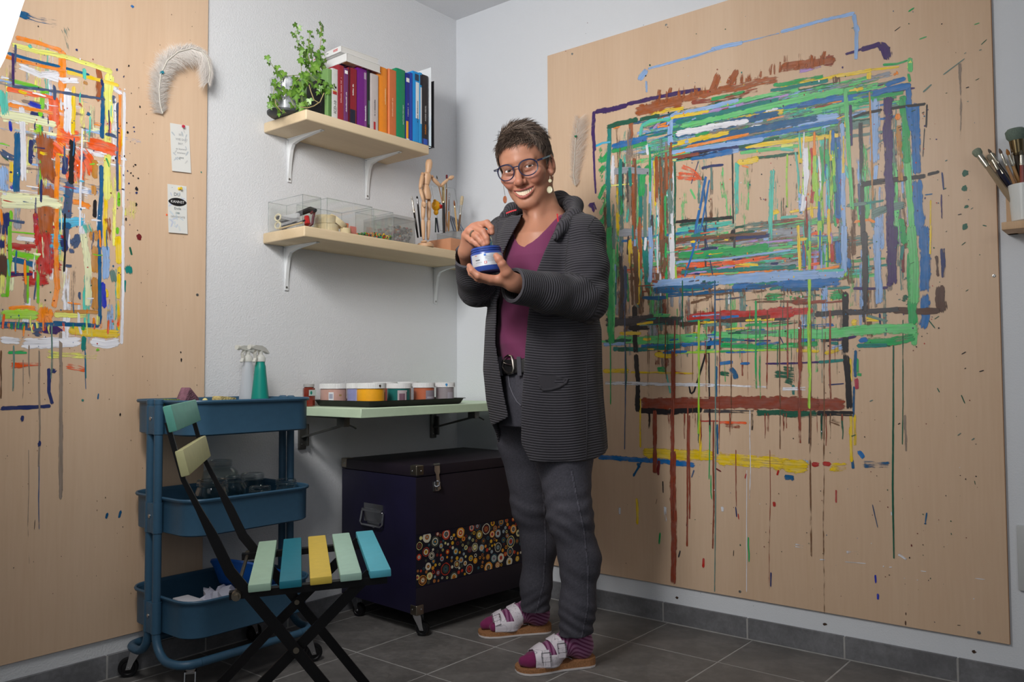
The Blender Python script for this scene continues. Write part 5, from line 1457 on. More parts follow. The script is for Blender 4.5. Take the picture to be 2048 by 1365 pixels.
def leaf_mesh(kind):
    lobes = [(0.0, -0.02), (0.10, -0.16), (0.30, -0.22), (0.52, -0.10), (0.40, 0.02), (0.55, 0.22), (0.62, 0.36), (0.34, 0.34), (0.20, 0.40), (0.16, 0.62), (0.0, 0.95)]
    k = [1.0, 0.85, 1.12][kind]; pts = [(x*k, y) for x, y in lobes]; n = len(pts)
    vs = [(0, 0.18, 0.03)]; cs = []
    right = pts; left = [(-x, y) for x, y in pts[::-1][1:-1]]
    ring = right+left
    for x, y in ring: vs.append((x, y, -0.16*x*x-0.10*max(0, y-0.3)**2))
    fs = [(0, 1+i, 1+(i+1) % len(ring)) for i in range(len(ring))]
    dark, lightc = [((58, 98, 26), (100, 142, 46)), ((74, 118, 32), (116, 160, 58)), ((92, 138, 44), (138, 178, 78))][kind]
    cs = [lin(lightc)]+[lin(dark) if (abs(x) > 0.25) else lin(tuple((a+b_)//2 for a, b_ in zip(dark, lightc))) for x, y in ring]
    b = MB(); b.add(vs, fs, 0, True); return b.mesh('leaf', leafm, colors=cs)
leaves = [leaf_mesh(k) for k in range(3)]
rl = random.Random(12)
stem_m = mat('ivy_stem', (150, 160, 92), 0.6); stem_d = mat('ivy_woody_stem', (176, 160, 112), 0.7)
LS = 1.22
def iv_at(x, y, yy): return Vector(on(1, yy, x, y))
def leaf(P, size, yaw=None, tilt=None, roll=None, kind=None):
    k = rl.choice([0, 1, 1, 2]) if kind is None else kind
    # leaf blade roughly faces the room, tip hanging down
    M_ = Matrix.Translation(P) @ Matrix.Rotation(rl.uniform(-0.9, 0.5) if yaw is None else yaw, 4, 'Z') @ Matrix.Rotation(PI/2+rl.uniform(-0.5, 0.35) if tilt is None else tilt, 4, 'X') @ Matrix.Rotation(PI+rl.uniform(-0.9, 0.9) if roll is None else roll, 4, 'Z') @ Matrix.Diagonal((size*LS, size*LS, size*LS, 1))
    link('leaf', leaves[k], iv, M_)
def stem(pts, r=0.0013, m_=None):
    MB().tube(pts, r, 6).build('stem', m_ or stem_m, iv)
def px_stem(pxs, yy, r=0.0012, n_leaf=0, size=(0.012, 0.02), m_=None, jit=9):
    P = [iv_at(x, y, yy if not isinstance(yy, (list, tuple)) else yy[i]) for i, (x, y) in enumerate(pxs)]; stem(P, r, m_)
    for _ in range(n_leaf):
        f_ = rl.random()*(len(P)-1); i = int(f_); q = P[i].lerp(P[i+1], f_-i); leaf(q+Vector((rl.uniform(-jit, jit)*0.0014, rl.uniform(-0.02, 0.008), rl.uniform(-jit, jit)*0.0014)), rl.uniform(*size))
px_stem([(604, 160), (602, 130), (598, 100), (594, 76), (590, 62)], -0.12, 0.0011, 13, (0.010, 0.014), jit=8)
px_stem([(625, 150), (632, 120), (640, 95), (643, 70), (640, 48)], -0.12, 0.0011, 15, (0.010, 0.016), m_=stem_d, jit=7)
px_stem([(612, 160), (615, 120), (618, 90), (619, 66)], -0.12, 0.001, 13, (0.010, 0.015), jit=8)
px_stem([(575, 165), (556, 150), (543, 128), (535, 115)], -0.12, 0.001, 10, (0.010, 0.015), jit=7)
px_stem([(600, 150), (575, 152), (550, 170), (545, 195), (556, 218)], -0.15, 0.0012, 20, (0.014, 0.021), jit=16)
px_stem([(605, 150), (590, 165), (578, 190), (590, 215)], -0.17, 0.0012, 22, (0.016, 0.024), jit=18)
px_stem([(618, 140), (612, 150), (600, 180), (606, 208)], -0.175, 0.0012, 14, (0.015, 0.022), jit=14)
px_stem([(620, 150), (622, 130), (616, 112), (612, 108)], -0.16, 0.0012, 14, (0.016, 0.026), jit=13)
px_stem([(628, 148), (640, 132), (636, 118), (630, 112)], -0.16, 0.0012, 9, (0.015, 0.025), jit=10)
px_stem([(620, 150), (634, 162), (650, 170), (658, 182), (654, 195)], -0.19, 0.0012, 15, (0.012, 0.020), jit=12)
px_stem([(612, 160), (626, 170), (640, 186), (648, 178)], -0.19, 0.0011, 10, (0.012, 0.018), jit=10)
px_stem([(600, 214), (615, 216), (628, 212), (640, 204), (648, 186)], -0.21, 0.0016, 0, m_=stem_d)
px_stem([(638, 206), (628, 200), (622, 184), (618, 170)], -0.21, 0.0015, 0, m_=stem_d)
px_stem([(548, 190), (552, 210), (562, 222), (572, 226)], -0.19, 0.0012, 3, (0.010, 0.014), m_=stem_d)
for x, y, s_ in ((589, 48, .015), (597, 54, .014), (586, 66, .013), (640, 45, .018), (646, 52, .016), (636, 60, .016), (618, 62, .014), (606, 84, .014), (534, 113, .018), (611, 104, .026), (634, 106, .024), (600, 118, .022), (560, 182, .022), (592, 176, .026), (640, 148, .022), (596, 222, .016), (558, 228, .012), (652, 120, .015), (548, 160, .016)):
    leaf(iv_at(x, y, -0.17), s_)
# ------------------------------------------------------------------ lower shelf: clear plastic boxes with bits and pieces
clear = glass_mat('clear_plastic', (252, 252, 251), rough=0.04, fac=0.07); clear_edge = glass_mat('clear_plastic_rim', (240, 242, 242), rough=0.1, fac=0.22); frost = glass_mat('frosted_plastic', (236, 236, 235), rough=0.2, fac=0.1, milky=0.12)
BZ = S2Z1
def clear_box(name, label, x0, x1, y0, y1, hgt, wall=0.0014, m_=None, rim=True, taper=0.0, group='clear plastic boxes on the lower shelf', lid=None, cat='box'):
    t_ = thing(name, label, cat, ((x0+x1)/2, (y0+y1)/2, BZ), group); mm = m_ or clear; z0 = BZ+0.0006; z1 = BZ+hgt
    b = MB()
    for lo, hi in (((x0, y0, z0), (x1, y1, z0+wall)), ((x0, y0, z0), (x0+wall, y1, z1)), ((x1-wall, y0, z0), (x1, y1, z1)), ((x0, y0, z0), (x1, y0+wall, z1)), ((x0, y1-wall, z0), (x1, y1, z1))): b.box(lo, hi)
    bx = b.build('tub', mm, t_)
    e = MB(); r_ = 0.0015
    e.tube([(x0, y0, z1), (x1, y0, z1), (x1, y1, z1), (x0, y1, z1), (x0, y0, z1)], r_, 6)
    for cx, cy in ((x0, y0), (x1, y0), (x1, y1), (x0, y1)): e.tube([(cx, cy, z0), (cx, cy, z1)], r_*0.9, 6)
    e.build('rim', clear_edge, t_)
    if lid: b = MB(); b.box((x0-0.002, y0-0.002, z1), (x1+0.002, y1+0.002, z1+0.012), bevel=0.003); b.build('lid', mm, t_)
    return t_
yF = -0.215
x1a, x1b = sx(605, 447, yF), sx(641.5, 450, yF); h1 = on(1, yF, 605, 389)[2]-BZ
clear_box('storage_box', 'clear plastic box with scissors and a white gadget, leftmost on the lower shelf', x1a, x1b, yF, -0.03, h1)
x2a, x2b = sx(654, 454, yF+.002), sx(744, 468, yF+.002); h2 = on(1, yF, 654, 396)[2]-BZ
clear_box('storage_box', 'long clear plastic box holding rolls of masking tape', x2a, x2b, yF+.002, -0.05, h2)
x3a, x3b = sx(747, 470, yF), sx(786, 474, yF); h3 = on(1, yF, 747, 418)[2]-BZ
clear_box('storage_box', 'small clear plastic box with green and yellow beads at its bottom', x3a, x3b, yF, -0.12, h3)
x4a, x4b = sx(787, 475, yF-0.004), sx(830, 483, yF-0.004); h4 = on(1, yF, 790, 436)[2]-BZ
clear_box('storage_box', 'frosted box with a flat lid, filled with grey and red beads', x4a, x4b, yF-0.004, -0.06, h4, m_=frost, lid=True)
x5a = sx(925, 440, -0.07)
clear_box('storage_box', 'frosted plastic tub behind the woman at the right end of the shelf', -0.150, -0.016, -0.165, -0.03, 0.10, m_=frost)
# contents of the first box
cream_p = mat('cream_plastic', (224, 214, 180), 0.4); greyp = mat('grey_plastic', (190, 192, 196), 0.35); blackp = mat('black_plastic', (36, 34, 36), 0.45); redp = mat('red_plastic', (190, 40, 42), 0.4)
yy1 = -0.19
zb1_ = BZ+0.003
sc = thing('scissors', 'scissors with cream plastic handles inside the leftmost clear box', 'scissors', (x1a+0.03, -0.13, zb1_))
for k, dz in ((0, 0.0), (1, 0.026)):
    c_ = Vector((x1a+0.006, -0.075+0.0*k, zb1_+0.016+dz)); M_ = Matrix.Translation(c_) @ Matrix.Rotation(PI/2, 4, 'Y')
    b = MB(); pts = [(0.0105*math.cos(a), 0.0155*math.sin(a), 0) for a in np.linspace(0, 2*PI, 20)]; b.tube([M_ @ Vector(p) for p in pts], 0.0030, 8); b.build('handle', cream_p, sc)
    b = MB(); b.bar([c_+Vector((0.0, -0.014, 0.0)), c_+Vector((0.002, -0.07, 0.004-dz*0.7)), c_+Vector((0.002, -0.115, 0.006-dz*0.9))], [0.008, 0.009, 0.002], 0.0015, (0, 0, 1)); b.build('blade', steel, sc)
gp = thing('hole_punch', 'white grey stapler shaped gadget inside the leftmost clear box', 'gadget', (x1a+0.03, -0.13, zb1_))
b = MB(); b.box((x1a+0.012, -0.17, zb1_+0.030), (x1a+0.026, -0.07, zb1_+0.048), bevel=0.005); b.build('body', greyp, gp)
b = MB(); b.box((x1a+0.011, -0.072, zb1_+0.028), (x1a+0.027, -0.055, zb1_+0.050), bevel=0.004); b.build('end_cap', blackp, gp)
b = MB(); b.box((x1a+0.012, -0.165, zb1_+0.012), (x1a+0.026, -0.08, zb1_+0.020), bevel=0.003); b.box((x1a+0.014, -0.10, zb1_), (x1a+0.024, -0.085, zb1_+0.03)); b.build('base', blackp, gp)
for k, (c_, lab_) in enumerate((((206, 180, 130), 'wooden craft stick lying in the leftmost clear box'), ((52, 50, 54), 'black pencil lying in the leftmost clear box'))):
    p_ = thing('pencil', lab_, 'pencil', (x1a+0.02, -0.13, zb1_)); b = MB(); b.tube([(x1a+0.008+0.008*k, -0.205, zb1_+0.010+0.008*k), (x1a+0.006+0.010*k, -0.085, zb1_+0.004)], 0.0032, 6); b.build('barrel', mat('pencil_%d' % k, c_, 0.5), p_)
    b = MB(); b.tube([(x1a+0.006+0.010*k, -0.085, zb1_+0.004), (x1a+0.006+0.010*k, -0.072, zb1_+0.0035)], [0.003, 0.0006], 6); b.build('tip', cream_p, p_)
gg_ = thing('craft_pliers', 'black and dark red handled pliers inside the leftmost clear box', 'pliers', (x1b-0.02, -0.12, zb1_))
b = MB(); b.tube([(x1b-0.030, -0.06, zb1_+0.028), (x1b-0.026, -0.13, zb1_+0.052), (x1b-0.018, -0.185, zb1_+0.062), (x1b-0.012, -0.205, zb1_+0.057)], [0.005, 0.009, 0.010, 0.006], 8); b.build('handle', blackp, gg_)
b = MB(); b.tube([(x1b-0.022, -0.19, zb1_+0.046), (x1b-0.015, -0.20, zb1_+0.060), (x1b-0.010, -0.195, zb1_+0.054), (x1b-0.011, -0.19, zb1_+0.038), (x1b-0.022, -0.20, zb1_+0.012), (x1b-0.028, -0.19, zb1_+0.005)], 0.0042, 8); b.build('handle', mat('dark_red_rubber', (92, 22, 30), 0.5), gg_)
b = MB(); b.tube([(x1b-0.026, -0.18, zb1_+0.012), (x1b-0.022, -0.17, zb1_+0.040)], [0.010, 0.008], 8); b.build('jaw', redp, gg_)
# rolls of masking tape
tape = mat('masking_tape', (222, 206, 168), 0.7, var=0.04, vscale=90); tcard = mat('tape_core', (196, 176, 132), 0.8)
def roll(c, R_, w, axis, label):
    t_ = thing('tape_roll', label, 'tape', c, 'rolls of masking tape in the long box'); M_ = Matrix.Translation(c) @ Vector(axis).to_track_quat('Z', 'Y').to_matrix().to_4x4()
    MB().lathe([(R_*0.74, -w/2), (R_, -w/2), (R_, w/2), (R_*0.74, w/2)], 32, M=M_, closed=True, sm=False).build('tape', tape, t_); MB().lathe([(R_*0.70, -w/2), (R_*0.74, -w/2), (R_*0.74, w/2), (R_*0.70, w/2)], 32, M=M_, closed=True, sm=False).build('core', tcard, t_)
zc = BZ+0.003
roll((x2a+0.043, yF+0.060, zc+0.0135), 0.041, 0.025, (0, 0, 1), 'masking tape roll lying flat at the bottom of the long box')
roll((x2a+0.037, yF+0.058, zc+0.041), 0.036, 0.028, (0, 0, 1), 'masking tape roll stacked on top of another roll')
roll((x2a+0.082, yF+0.050, zc+0.040), 0.034, 0.019, (0.45, -0.35, 0.8), 'masking tape roll leaning against the stacked rolls')
roll((x2a+0.100, yF+0.030, zc+0.010), 0.018, 0.018, (0, 0, 1), 'small cream tape roll at the front of the long box')
# loose beads: too many to count
def beads(name, label, x0, x1, y0, y1, z0, z1, n, cols, r, seed):
    rb = random.Random(seed); b = MB(); cs = []
    for _ in range(n):
        rr = r*rb.uniform(0.7, 1.25); c_ = (rb.uniform(x0+rr, x1-rr), y0+rr+(y1-y0-2*rr)*rb.random()**1.6, z0+rr+(z1-z0)*rb.random()**1.3); k0 = len(b.v); b.ball(c_, (rr, rr, rr*rb.uniform(0.7, 1.1)), 6); cs += [lin(rb.choice(cols))]*(len(b.v)-k0)
    o = b.build(name, attr_mat('bead_plastic', rough=0.25), colors=cs); tag(o, label, 'beads', kind='stuff')
mixc = [(30, 120, 70), (230, 190, 40), (220, 110, 40), (40, 90, 160), (190, 60, 50), (120, 180, 60), (240, 210, 120), (20, 140, 110)]
beads('craft_beads', 'green, yellow and orange beads covering the bottom of the small box', x3a+.002, x3b-.002, yF+.003, -0.125, BZ+.002, BZ+0.017, 420, mixc, 0.0030, 1)
beads('craft_beads', 'green beads at the far end of the long box', x2b-.035, x2b-.003, yF+.005, -0.09, BZ+.002, BZ+0.012, 160, mixc[:6]+[(20, 120, 70)]*4, 0.0030, 2)
beads('craft_beads', 'grey, red and white beads filling the frosted box', x4a+.002, x4b-.002, yF-.001, -0.065, BZ+.002, BZ+0.052, 420, [(150, 150, 156), (90, 88, 92), (220, 216, 210), (190, 70, 90), (220, 150, 60), (120, 60, 60), (70, 70, 78), (160, 160, 165), (206, 206, 206)], 0.0055, 3)
ob = thing('orange_card_holder', 'translucent orange and pink plastic pieces at the back of the long box', 'craft piece', (x2b-0.06, -0.12, BZ))
for k, (c_, dx) in enumerate((((236, 120, 60), 0.0), ((226, 130, 120), 0.018), ((200, 60, 50), -0.022))):
    b = MB(); b.box((x2b-0.070+dx, -0.14-0.02*k, BZ+0.003), (x2b-0.042+dx, -0.135-0.02*k, BZ+(0.052-0.012*k)), bevel=0.002); b.build('sheet', mat('pink_sheet_%d' % k, c_, 0.3, alpha=0.75), ob)

# ------------------------------------------------------------------ wooden artist's mannequin
mn_wood = wood_mat('mannequin_wood', (226, 186, 150), (206, 162, 124), 'Z', 20.0, 0.45, 0.03)
my = -0.200
def mp_(x, y, yy=my): return Vector(on(1, yy, x, y))
mq = thing('mannequin', 'jointed wooden artist mannequin with one arm raised, on the lower shelf', 'mannequin', mp_(851, 484))
kx = 0.00147
def spindle(name, a, b_, r0, r1, r2):
    r0, r1, r2 = r0*1.35, r1*1.35, r2*1.35; a, b_ = Vector(a), Vector(b_); pts = [a.lerp(b_, t_) for t_ in (0, .12, .4, .7, .92, 1)]; MB().tube(pts, [r0*.6, r0, r1, (r1+r2)/2, r2, r2*.6], 12).build(name, mn_wood, mq)
def joint(P, r): MB().ball(P, r*1.3, 10).build('joint', mat('joint_wood', (196, 152, 116), 0.5), mq)
base_z = BZ
bx_ = mp_(851, 484)
b = MB(); b.lathe([(0.0, 0), (0.030, 0), (0.031, 0.003), (0.031, 0.010), (0.027, 0.013), (0, 0.013)], 28, c=(bx_.x, my, BZ)); b.build('base', mn_wood, mq)
b = MB(); hc = mp_(857.5, 335); b.tube([mp_(855.5, 346), mp_(856.5, 341), mp_(857.5, 334), mp_(858, 326), mp_(858, 320), mp_(857.5, 318)], [0.0085, 0.0105, 0.0128, 0.0134, 0.0100, 0.004], 14); b.build('head', mn_wood, mq)
joint(mp_(855, 345), 0.0048)
b = MB(); b.tube([mp_(854.5, 346), mp_(853.5, 351), mp_(852.5, 360), mp_(851.5, 370)], [0.0100, 0.0185, 0.0172, 0.0128], 14); b.build('chest', mn_wood, mq)
b = MB(); b.tube([mp_(851.5, 370), mp_(851.5, 374)], [0.0115, 0.0110], 12); b.build('waist', mn_wood, mq)
b = MB(); b.tube([mp_(851.5, 373), mp_(852, 381), mp_(853, 392), mp_(853.5, 399)], [0.0130, 0.0160, 0.0188, 0.0160], 14); b.build('pelvis', mn_wood, mq)
joint(mp_(845.5, 348.5, my-.004), 0.0058); spindle('upper_arm', mp_(845, 350, my-.006), mp_(840.5, 376, my-.010), .0055, .0062, .0050); joint(mp_(840.2, 377, my-.010), .0042)
spindle('forearm', mp_(840.5, 378, my-.010), mp_(846.5, 401, my-.018), .0048, .0052, .0040); joint(mp_(847, 402, my-.018), .0035); spindle('hand', mp_(847, 403, my-.018), mp_(849, 415, my-.020), .0036, .0068, .0040)
joint(mp_(864, 354), 0.0055); spindle('upper_arm', mp_(864, 356, my), mp_(880, 372, my-.006), .0052, .0060, .0048); joint(mp_(882, 372, my-.006), .0042)
spindle('forearm', mp_(883, 371, my-.006), mp_(896, 359, my-.012), .0044, .0050, .0038); joint(mp_(897, 358.5, my-.012), .0033); spindle('hand', mp_(897.5, 358, my-.012), mp_(907, 353.5, my-.014), .0036, .0066, .0045)
for (h, k, f_, dy) in (((847.5, 400), (846, 437), (847, 477.5), -.008), ((858, 401), (857.5, 438), (856, 477.5), .004)):
    joint(mp_(h[0], h[1]+1, my+dy), .0058); spindle('thigh', mp_(h[0], h[1]+2, my+dy), mp_(k[0], k[1], my+dy), .0068, .0068, .0056); joint(mp_(k[0], k[1]+1, my+dy), .0048)
    spindle('shin', mp_(k[0], k[1]+2, my+dy), mp_(f_[0], f_[1], my+dy), .0056, .0060, .0042); joint(mp_(f_[0], f_[1]+.5, my+dy), .0036)
    b = MB(); c_ = mp_(f_[0]+0.8, f_[1]+3.2, my+dy-.006); b.ball((c_.x, c_.y, BZ+0.0165), (.0085, .015, .0052), 12); b.build('foot', mn_wood, mq)

# ------------------------------------------------------------------ wooden block with brushes, and a toy bird pencil topper
bkx0, bkx1 = sx(899, 494, -0.205), -0.145
blk = thing('brush_block', 'light brown wooden block with holes holding paint brushes', 'brush holder', ((bkx0+0.03), -0.16, BZ))
bxl = sx(864, 472, -0.13)
clay = wood_mat('pear_wood', (206, 148, 112), (190, 130, 94), 'X', 14.0, 0.6, 0.05)
b = MB(); bl_m = Matrix.Translation((bkx0, -0.212, BZ+0.0004)); b.box((0, 0, 0), (0.125, 0.118, 0.050), 0, bl_m, bevel=0.0018); b.build('block', clay, blk)
zt_ = BZ+0.050
def brush(label, top, bot, r, kind, hcol, yy, bristle=(150, 110, 70), fer=(206, 200, 186), fl_=0.16, bl=0.10, group='brushes in the wooden block', cat='brush', root=None):
    """handle from bot up to the ferrule, then bristles: top and bot are points"""
    r *= 1.35; top, bot = Vector(top), Vector(bot); d = top-bot; t_ = thing('paint_brush', label, cat, bot, group)
    a = bot+d*(1-bl-fl_); c_ = bot+d*(1-bl)
    b = MB(); b.tube([bot, bot.lerp(a, 0.5), a], [r*0.75, r, r*0.8], 8); b.build('handle', mat('handle_%d_%d_%d' % hcol, hcol, 0.35, coat=0.3), t_)
    b = MB(); b.tube([a, a.lerp(c_, 0.15), a.lerp(c_, 0.16), c_], [r*0.92, r*0.98, r*0.9, r*1.05 if kind != 'round' else r*0.75], 10); b.build('ferrule', mat('ferrule_%d_%d_%d' % fer, fer, 0.25, 1.0), t_)
    b = MB()
    if kind == 'round': b.tube([c_, c_.lerp(top, .35), c_.lerp(top, .75), top], [r*.72, r*.95, r*.6, r*.08], 10)
    else: b.tube([c_, c_.lerp(top, .3), c_.lerp(top, .8), top], [r*1.0, r*1.35, r*1.45, r*1.1], 12)
    b.build('bristles', mat('bristle_%d_%d_%d' % bristle, bristle, 0.8, var=0.25, vscale=300, stretch=(3, 3, .3), bump=0.6, bscale=400, bdist=.001), t_)
    return t_
BP_ = lambda x, y, yy: Vector(on(1, yy, x, y))
brush('thick black handled brush with golden ferrule, tallest in the wooden block', BP_(886.5, 366, -.190), BP_(888, 464, -.190)-Vector((0, 0, .004)), .0048, 'round', (26, 24, 26), -.19, (150, 132, 112), (214, 196, 150), .36, .04)
brush('thin brush with dark red square tip behind the mannequin hand', BP_(893.5, 350, -.165), BP_(892, 464, -.165), .0022, 'flat', (168, 116, 76), -.165, (110, 40, 50), (190, 180, 170), .18, .07)
brush('wooden handled brush with a long silver ferrule', BP_(899, 385, -.175), BP_(897, 463, -.175), .0034, 'round', (180, 138, 92), -.175, (170, 170, 172), (176, 176, 180), .40, .10)
brush('slim brush with brown pointed bristles, right in the block', BP_(908, 400, -.185), BP_(914.5, 463, -.185), .0027, 'round', (196, 158, 104), -.185, (134, 78, 40), (206, 190, 150), .05, .20)
brush('bristle brush with silver ferrule leaning to the right', BP_(924.5, 393, -.175), BP_(917, 462, -.175), .0036, 'flat', (120, 92, 70), -.175, (198, 180, 148), (200, 198, 192), .28, .26)
brush('very thin pale wooden brush behind the mannequin arm', BP_(873, 351, -.15), BP_(897, 462, -.15), .0018, 'round', (206, 150, 100), -.15, (90, 80, 70), (150, 150, 150), .10, .06)
brush('black handled round brush left of the mannequin', BP_(823, 392, -.17), BP_(836, 476, -.17)-Vector((0, 0, 0)), .0032, 'round', (24, 23, 25), -.17, (170, 165, 160), (220, 214, 200), .30, .10, group='brushes left of the mannequin')
brush('black pointed brush right beside the mannequin leg', BP_(834, 392, -.165), BP_(842, 474, -.165), .0032, 'round', (24, 23, 25), -.165, (30, 28, 30), (160, 160, 164), .14, .07, group='brushes left of the mannequin')
tb_ = thing('pencil_topper', 'small yellow toy bird head with red beak on a dark pencil', 'toy', BP_(872, 463, -.16))
b = MB(); b.tube([BP_(871, 465, -.16), BP_(871.5, 436, -.16)], .003, 6); b.build('pencil', mat('dark_green_pencil', (28, 52, 46), 0.4), tb_)
b = MB(); b.tube([BP_(877, 465, -.155), BP_(873, 436, -.16)], .003, 6); b.build('pencil', mat('blue_black_pencil', (34, 38, 60), 0.4), tb_)
yb_ = mat('toy_yellow', (246, 178, 30), 0.35); c_ = BP_(872, 412, -.165)
b = MB(); b.ball(c_, (.0185, .0170, .0205), 16); b.ball(c_+Vector((0, 0, -.025)), (.0100, .0100, .0115), 12); b.ball(c_+Vector((-.006, 0, .018)), (.007, .007, .007), 8); b.build('head', yb_, tb_)
b = MB(); b.ball(c_+Vector((.008, -.0155, .000)), (.0062, .0062, .0054), 10); b.tube([c_+Vector((.012, -.009, -.003)), c_+Vector((.022, -.017, -.002)), c_+Vector((.031, -.019, -.006))], [.0075, .0066, .0015], 8); b.build('beak', mat('toy_red', (214, 44, 44), 0.35), tb_)
b = MB(); b.ball(c_+Vector((.007, -.0150, .010)), .0024, 8); b.build('eye', blackm, tb_)
# clear acrylic stand behind the brushes
ac = thing('acrylic_stand', 'clear acrylic sheet stand leaning behind the brushes near the corner', 'stand', BP_(905, 470, -.09))
q_ = [BP_(862, 372, -.07), BP_(909, 377, -.07), BP_(925, 462, -.10), BP_(880, 462, -.10)]
nn = (q_[1]-q_[0]).cross(q_[3]-q_[0]).normalized()*.0015
b = MB(); b.add([p-nn for p in q_]+[p+nn for p in q_], [(0, 1, 2, 3), (7, 6, 5, 4), (0, 4, 5, 1), (1, 5, 6, 2), (2, 6, 7, 3), (3, 7, 4, 0)]); b.build('sheet', clear, ac)
b = MB(); b.tube(q_+q_[:1], .0016, 6); b.build('edge', clear_edge, ac)
rg_ = thing('steel_rulers', 'fan of grey metal palette blades leaning behind the wooden block', 'blades', BP_(915, 462, -.11))
for k in range(5):
    b = MB(); b.bar([BP_(898+k*4, 430+k*2, -.11-.004*k), BP_(908+k*5, 463, -.13-.004*k)], .009, .001, (1, 0, 0)); b.build('blade', mat('grey_blade', (128, 134, 148), 0.35, 0.6), rg_)
# ------------------------------------------------------------------ baking tray and paint jars on the table
tz = TZ
P_tab = lambda x, y, z=TZ: Vector(on(2, z, x, y))
trx0, trx1, try0, try1 = -0.776, -0.322, -0.343, -0.040
tr_ = thing('baking_tray', 'old black baking tray carrying the paint jars on the green table', 'tray', ((trx0+trx1)/2, (try0+try1)/2, TZ))
traym = mat('black_tray', (40, 38, 38), 0.42, 0.4, var=0.25, vscale=25)
cx_, cy_ = (trx0+trx1)/2, (try0+try1)/2
def rr_ring(hx, hy, r, z): return [(cx_+x, cy_+y, z) for x, y in rrect(hx, hy, r, 6)]
hx, hy = (trx1-trx0)/2, (try1-try0)/2; secs = [(hx-0.012, hy-0.012, .014, TZ+.0008), (hx-0.002, hy-0.002, .018, TZ+0.0205), (hx+0.006, hy+0.006, .022, TZ+0.0215), (hx+0.006, hy+0.006, .022, TZ+0.0200), (hx-0.001, hy-0.001, .018, TZ+0.0190), (hx-0.010, hy-0.010, .014, TZ+.0025)]
vs = []; fs = []
for q_ in (secs[5], secs[4], secs[2], secs[3], secs[1], secs[0]): vs += rr_ring(*q_)
n = len(rrect(1, 1, .1, 6))
order = 6
for i in range(5):
    for k in range(n): k2 = (k+1) % n; fs.append((i*n+k, i*n+k2, (i+1)*n+k2, (i+1)*n+k))
fs.append(tuple(range(n))); fs.append(tuple(5*n+k for k in range(n))[::-1])
b = MB(); b.add(vs, fs, 0, True); b.build('pan', traym, tr_)
b = MB(); b.bar([(trx1, -0.19, TZ+0.0208), (trx1+0.018, -0.19, TZ+0.0210), (trx1+0.026, -0.19, TZ+0.0150)], 0.10, 0.0018, (0, 1, 0)); b.build('lip', traym, tr_)
ZT = TZ+0.0036
lidm = mat('white_jar_lid', (236, 236, 236), 0.4)
def jar_pot(label, x, y, r, hb, hl, col, lab=None, blot=None, lidh=None, ring=None):
    t_ = thing('paint_pot', label, 'jar', (x, y, ZT), 'paint jars on the baking tray')
    b = MB(); b.lathe([(r*0.86, 0), (r*0.93, 0.002), (r*0.93, hb), (r*0.80, hb+0.001), (0, hb+0.001)], 32, c=(x, y, ZT)); bd = b.build('pot_body', mat('pot_%d_%d_%d' % col, col, 0.3, var=0.05, vscale=60, coat=0.3), t_)
    b = MB(); nn = 56; vs = []; fs = []
    zs_ = [hb+0.0012, hb+0.003, hb+hl-0.003, hb+hl]
    for i, z in enumerate(zs_):
        for k in range(nn*2):
            a = 2*PI*k/(nn*2); rr = r*(0.985 if i == 3 else 1.0)-(0.0009 if (k % 2 and 0 < i < 3) else 0); vs.append((x+rr*math.cos(a), y+rr*math.sin(a), ZT+z))
    for i in range(3):
        for k in range(nn*2): k2 = (k+1) % (nn*2); fs.append((i*nn*2+k, i*nn*2+k2, (i+1)*nn*2+k2, (i+1)*nn*2+k))
    fs.append(tuple(3*nn*2+k for k in range(nn*2))); fs.append(tuple(range(nn*2))[::-1])
    b.add(vs, fs); ld = b.build('lid', lidm, t_)
    if lab:
        for (a0, a1, z0, z1, c_) in lab:
            b = MB(); m_ = 8; vs = []; 
            for k in range(m_+1):
                a = math.radians(a0+(a1-a0)*k/m_)
                for z in (z0, z1): vs.append((x+(r*.93+.0004)*math.cos(a), y+(r*.93+.0004)*math.sin(a), ZT+z*hb))
            b.add(vs, [(2*k, 2*k+2, 2*k+3, 2*k+1) for k in range(m_)], 0, True); b.build('label', mat('print_%d_%d_%d' % c_, c_, 0.5), bd)
    if blot:
        a, z, c_, s_ = blot; a = math.radians(a); pts = [(s_*math.cos(q)*(1+.3*math.sin(3*q)), s_*1.4*math.sin(q)) for q in np.linspace(0, 2*PI, 10)[:-1]]
        b = MB(); b.prism(pts, 0, .0006, M=frame((x+r*math.cos(a)*1.003, y+r*math.sin(a)*1.003, ZT+hb+z), (-math.sin(a), math.cos(a), 0), (0, 0, 1))); b.build('paint_spot', mat('print_%d_%d_%d' % c_, c_, 0.4), ld)
def on_tray(x, yp): return on(1, yp, x, 785)[0]
HB, HL = 0.056, 0.0190
W3, K3 = (226, 228, 232), (60, 56, 62)
jar_pot('pale pink paint jar with a white lid, left on the tray', on_tray(667, -0.08), -0.08, 0.0485, HB-.001, .0185, (206, 164, 152), [(-150, -128, .05, .80, W3), (-148, -132, .4, .7, (150, 154, 176)), (-104, -92, .55, .66, (170, 140, 90))])
jar_pot('lilac labelled paint jar between the pink and the yellow ones', on_tray(716, -0.178), -0.178, 0.04, HB, HL, (150, 154, 200), [(-140, -70, .05, .9, (176, 178, 214)), (-112, -92, .3, .9, (40, 150, 150))])
jar_pot('bright yellow paint jar at the front of the tray', on_tray(742, -0.275), -0.275, 0.0505, HB+.001, HL, (250, 176, 38), [(-60, -36, .25, .8, (90, 76, 60))], (-96, .009, (60, 44, 32), .0034))
jar_pot('teal green paint jar in the middle of the tray', on_tray(798, -0.262), -0.262, 0.0445, HB-.001, HL-.001, (30, 112, 108), [(-140, -92, .02, .9, (190, 176, 180)), (-132, -104, .2, .7, (110, 70, 90)), (-96, -92, .05, .8, K3)])
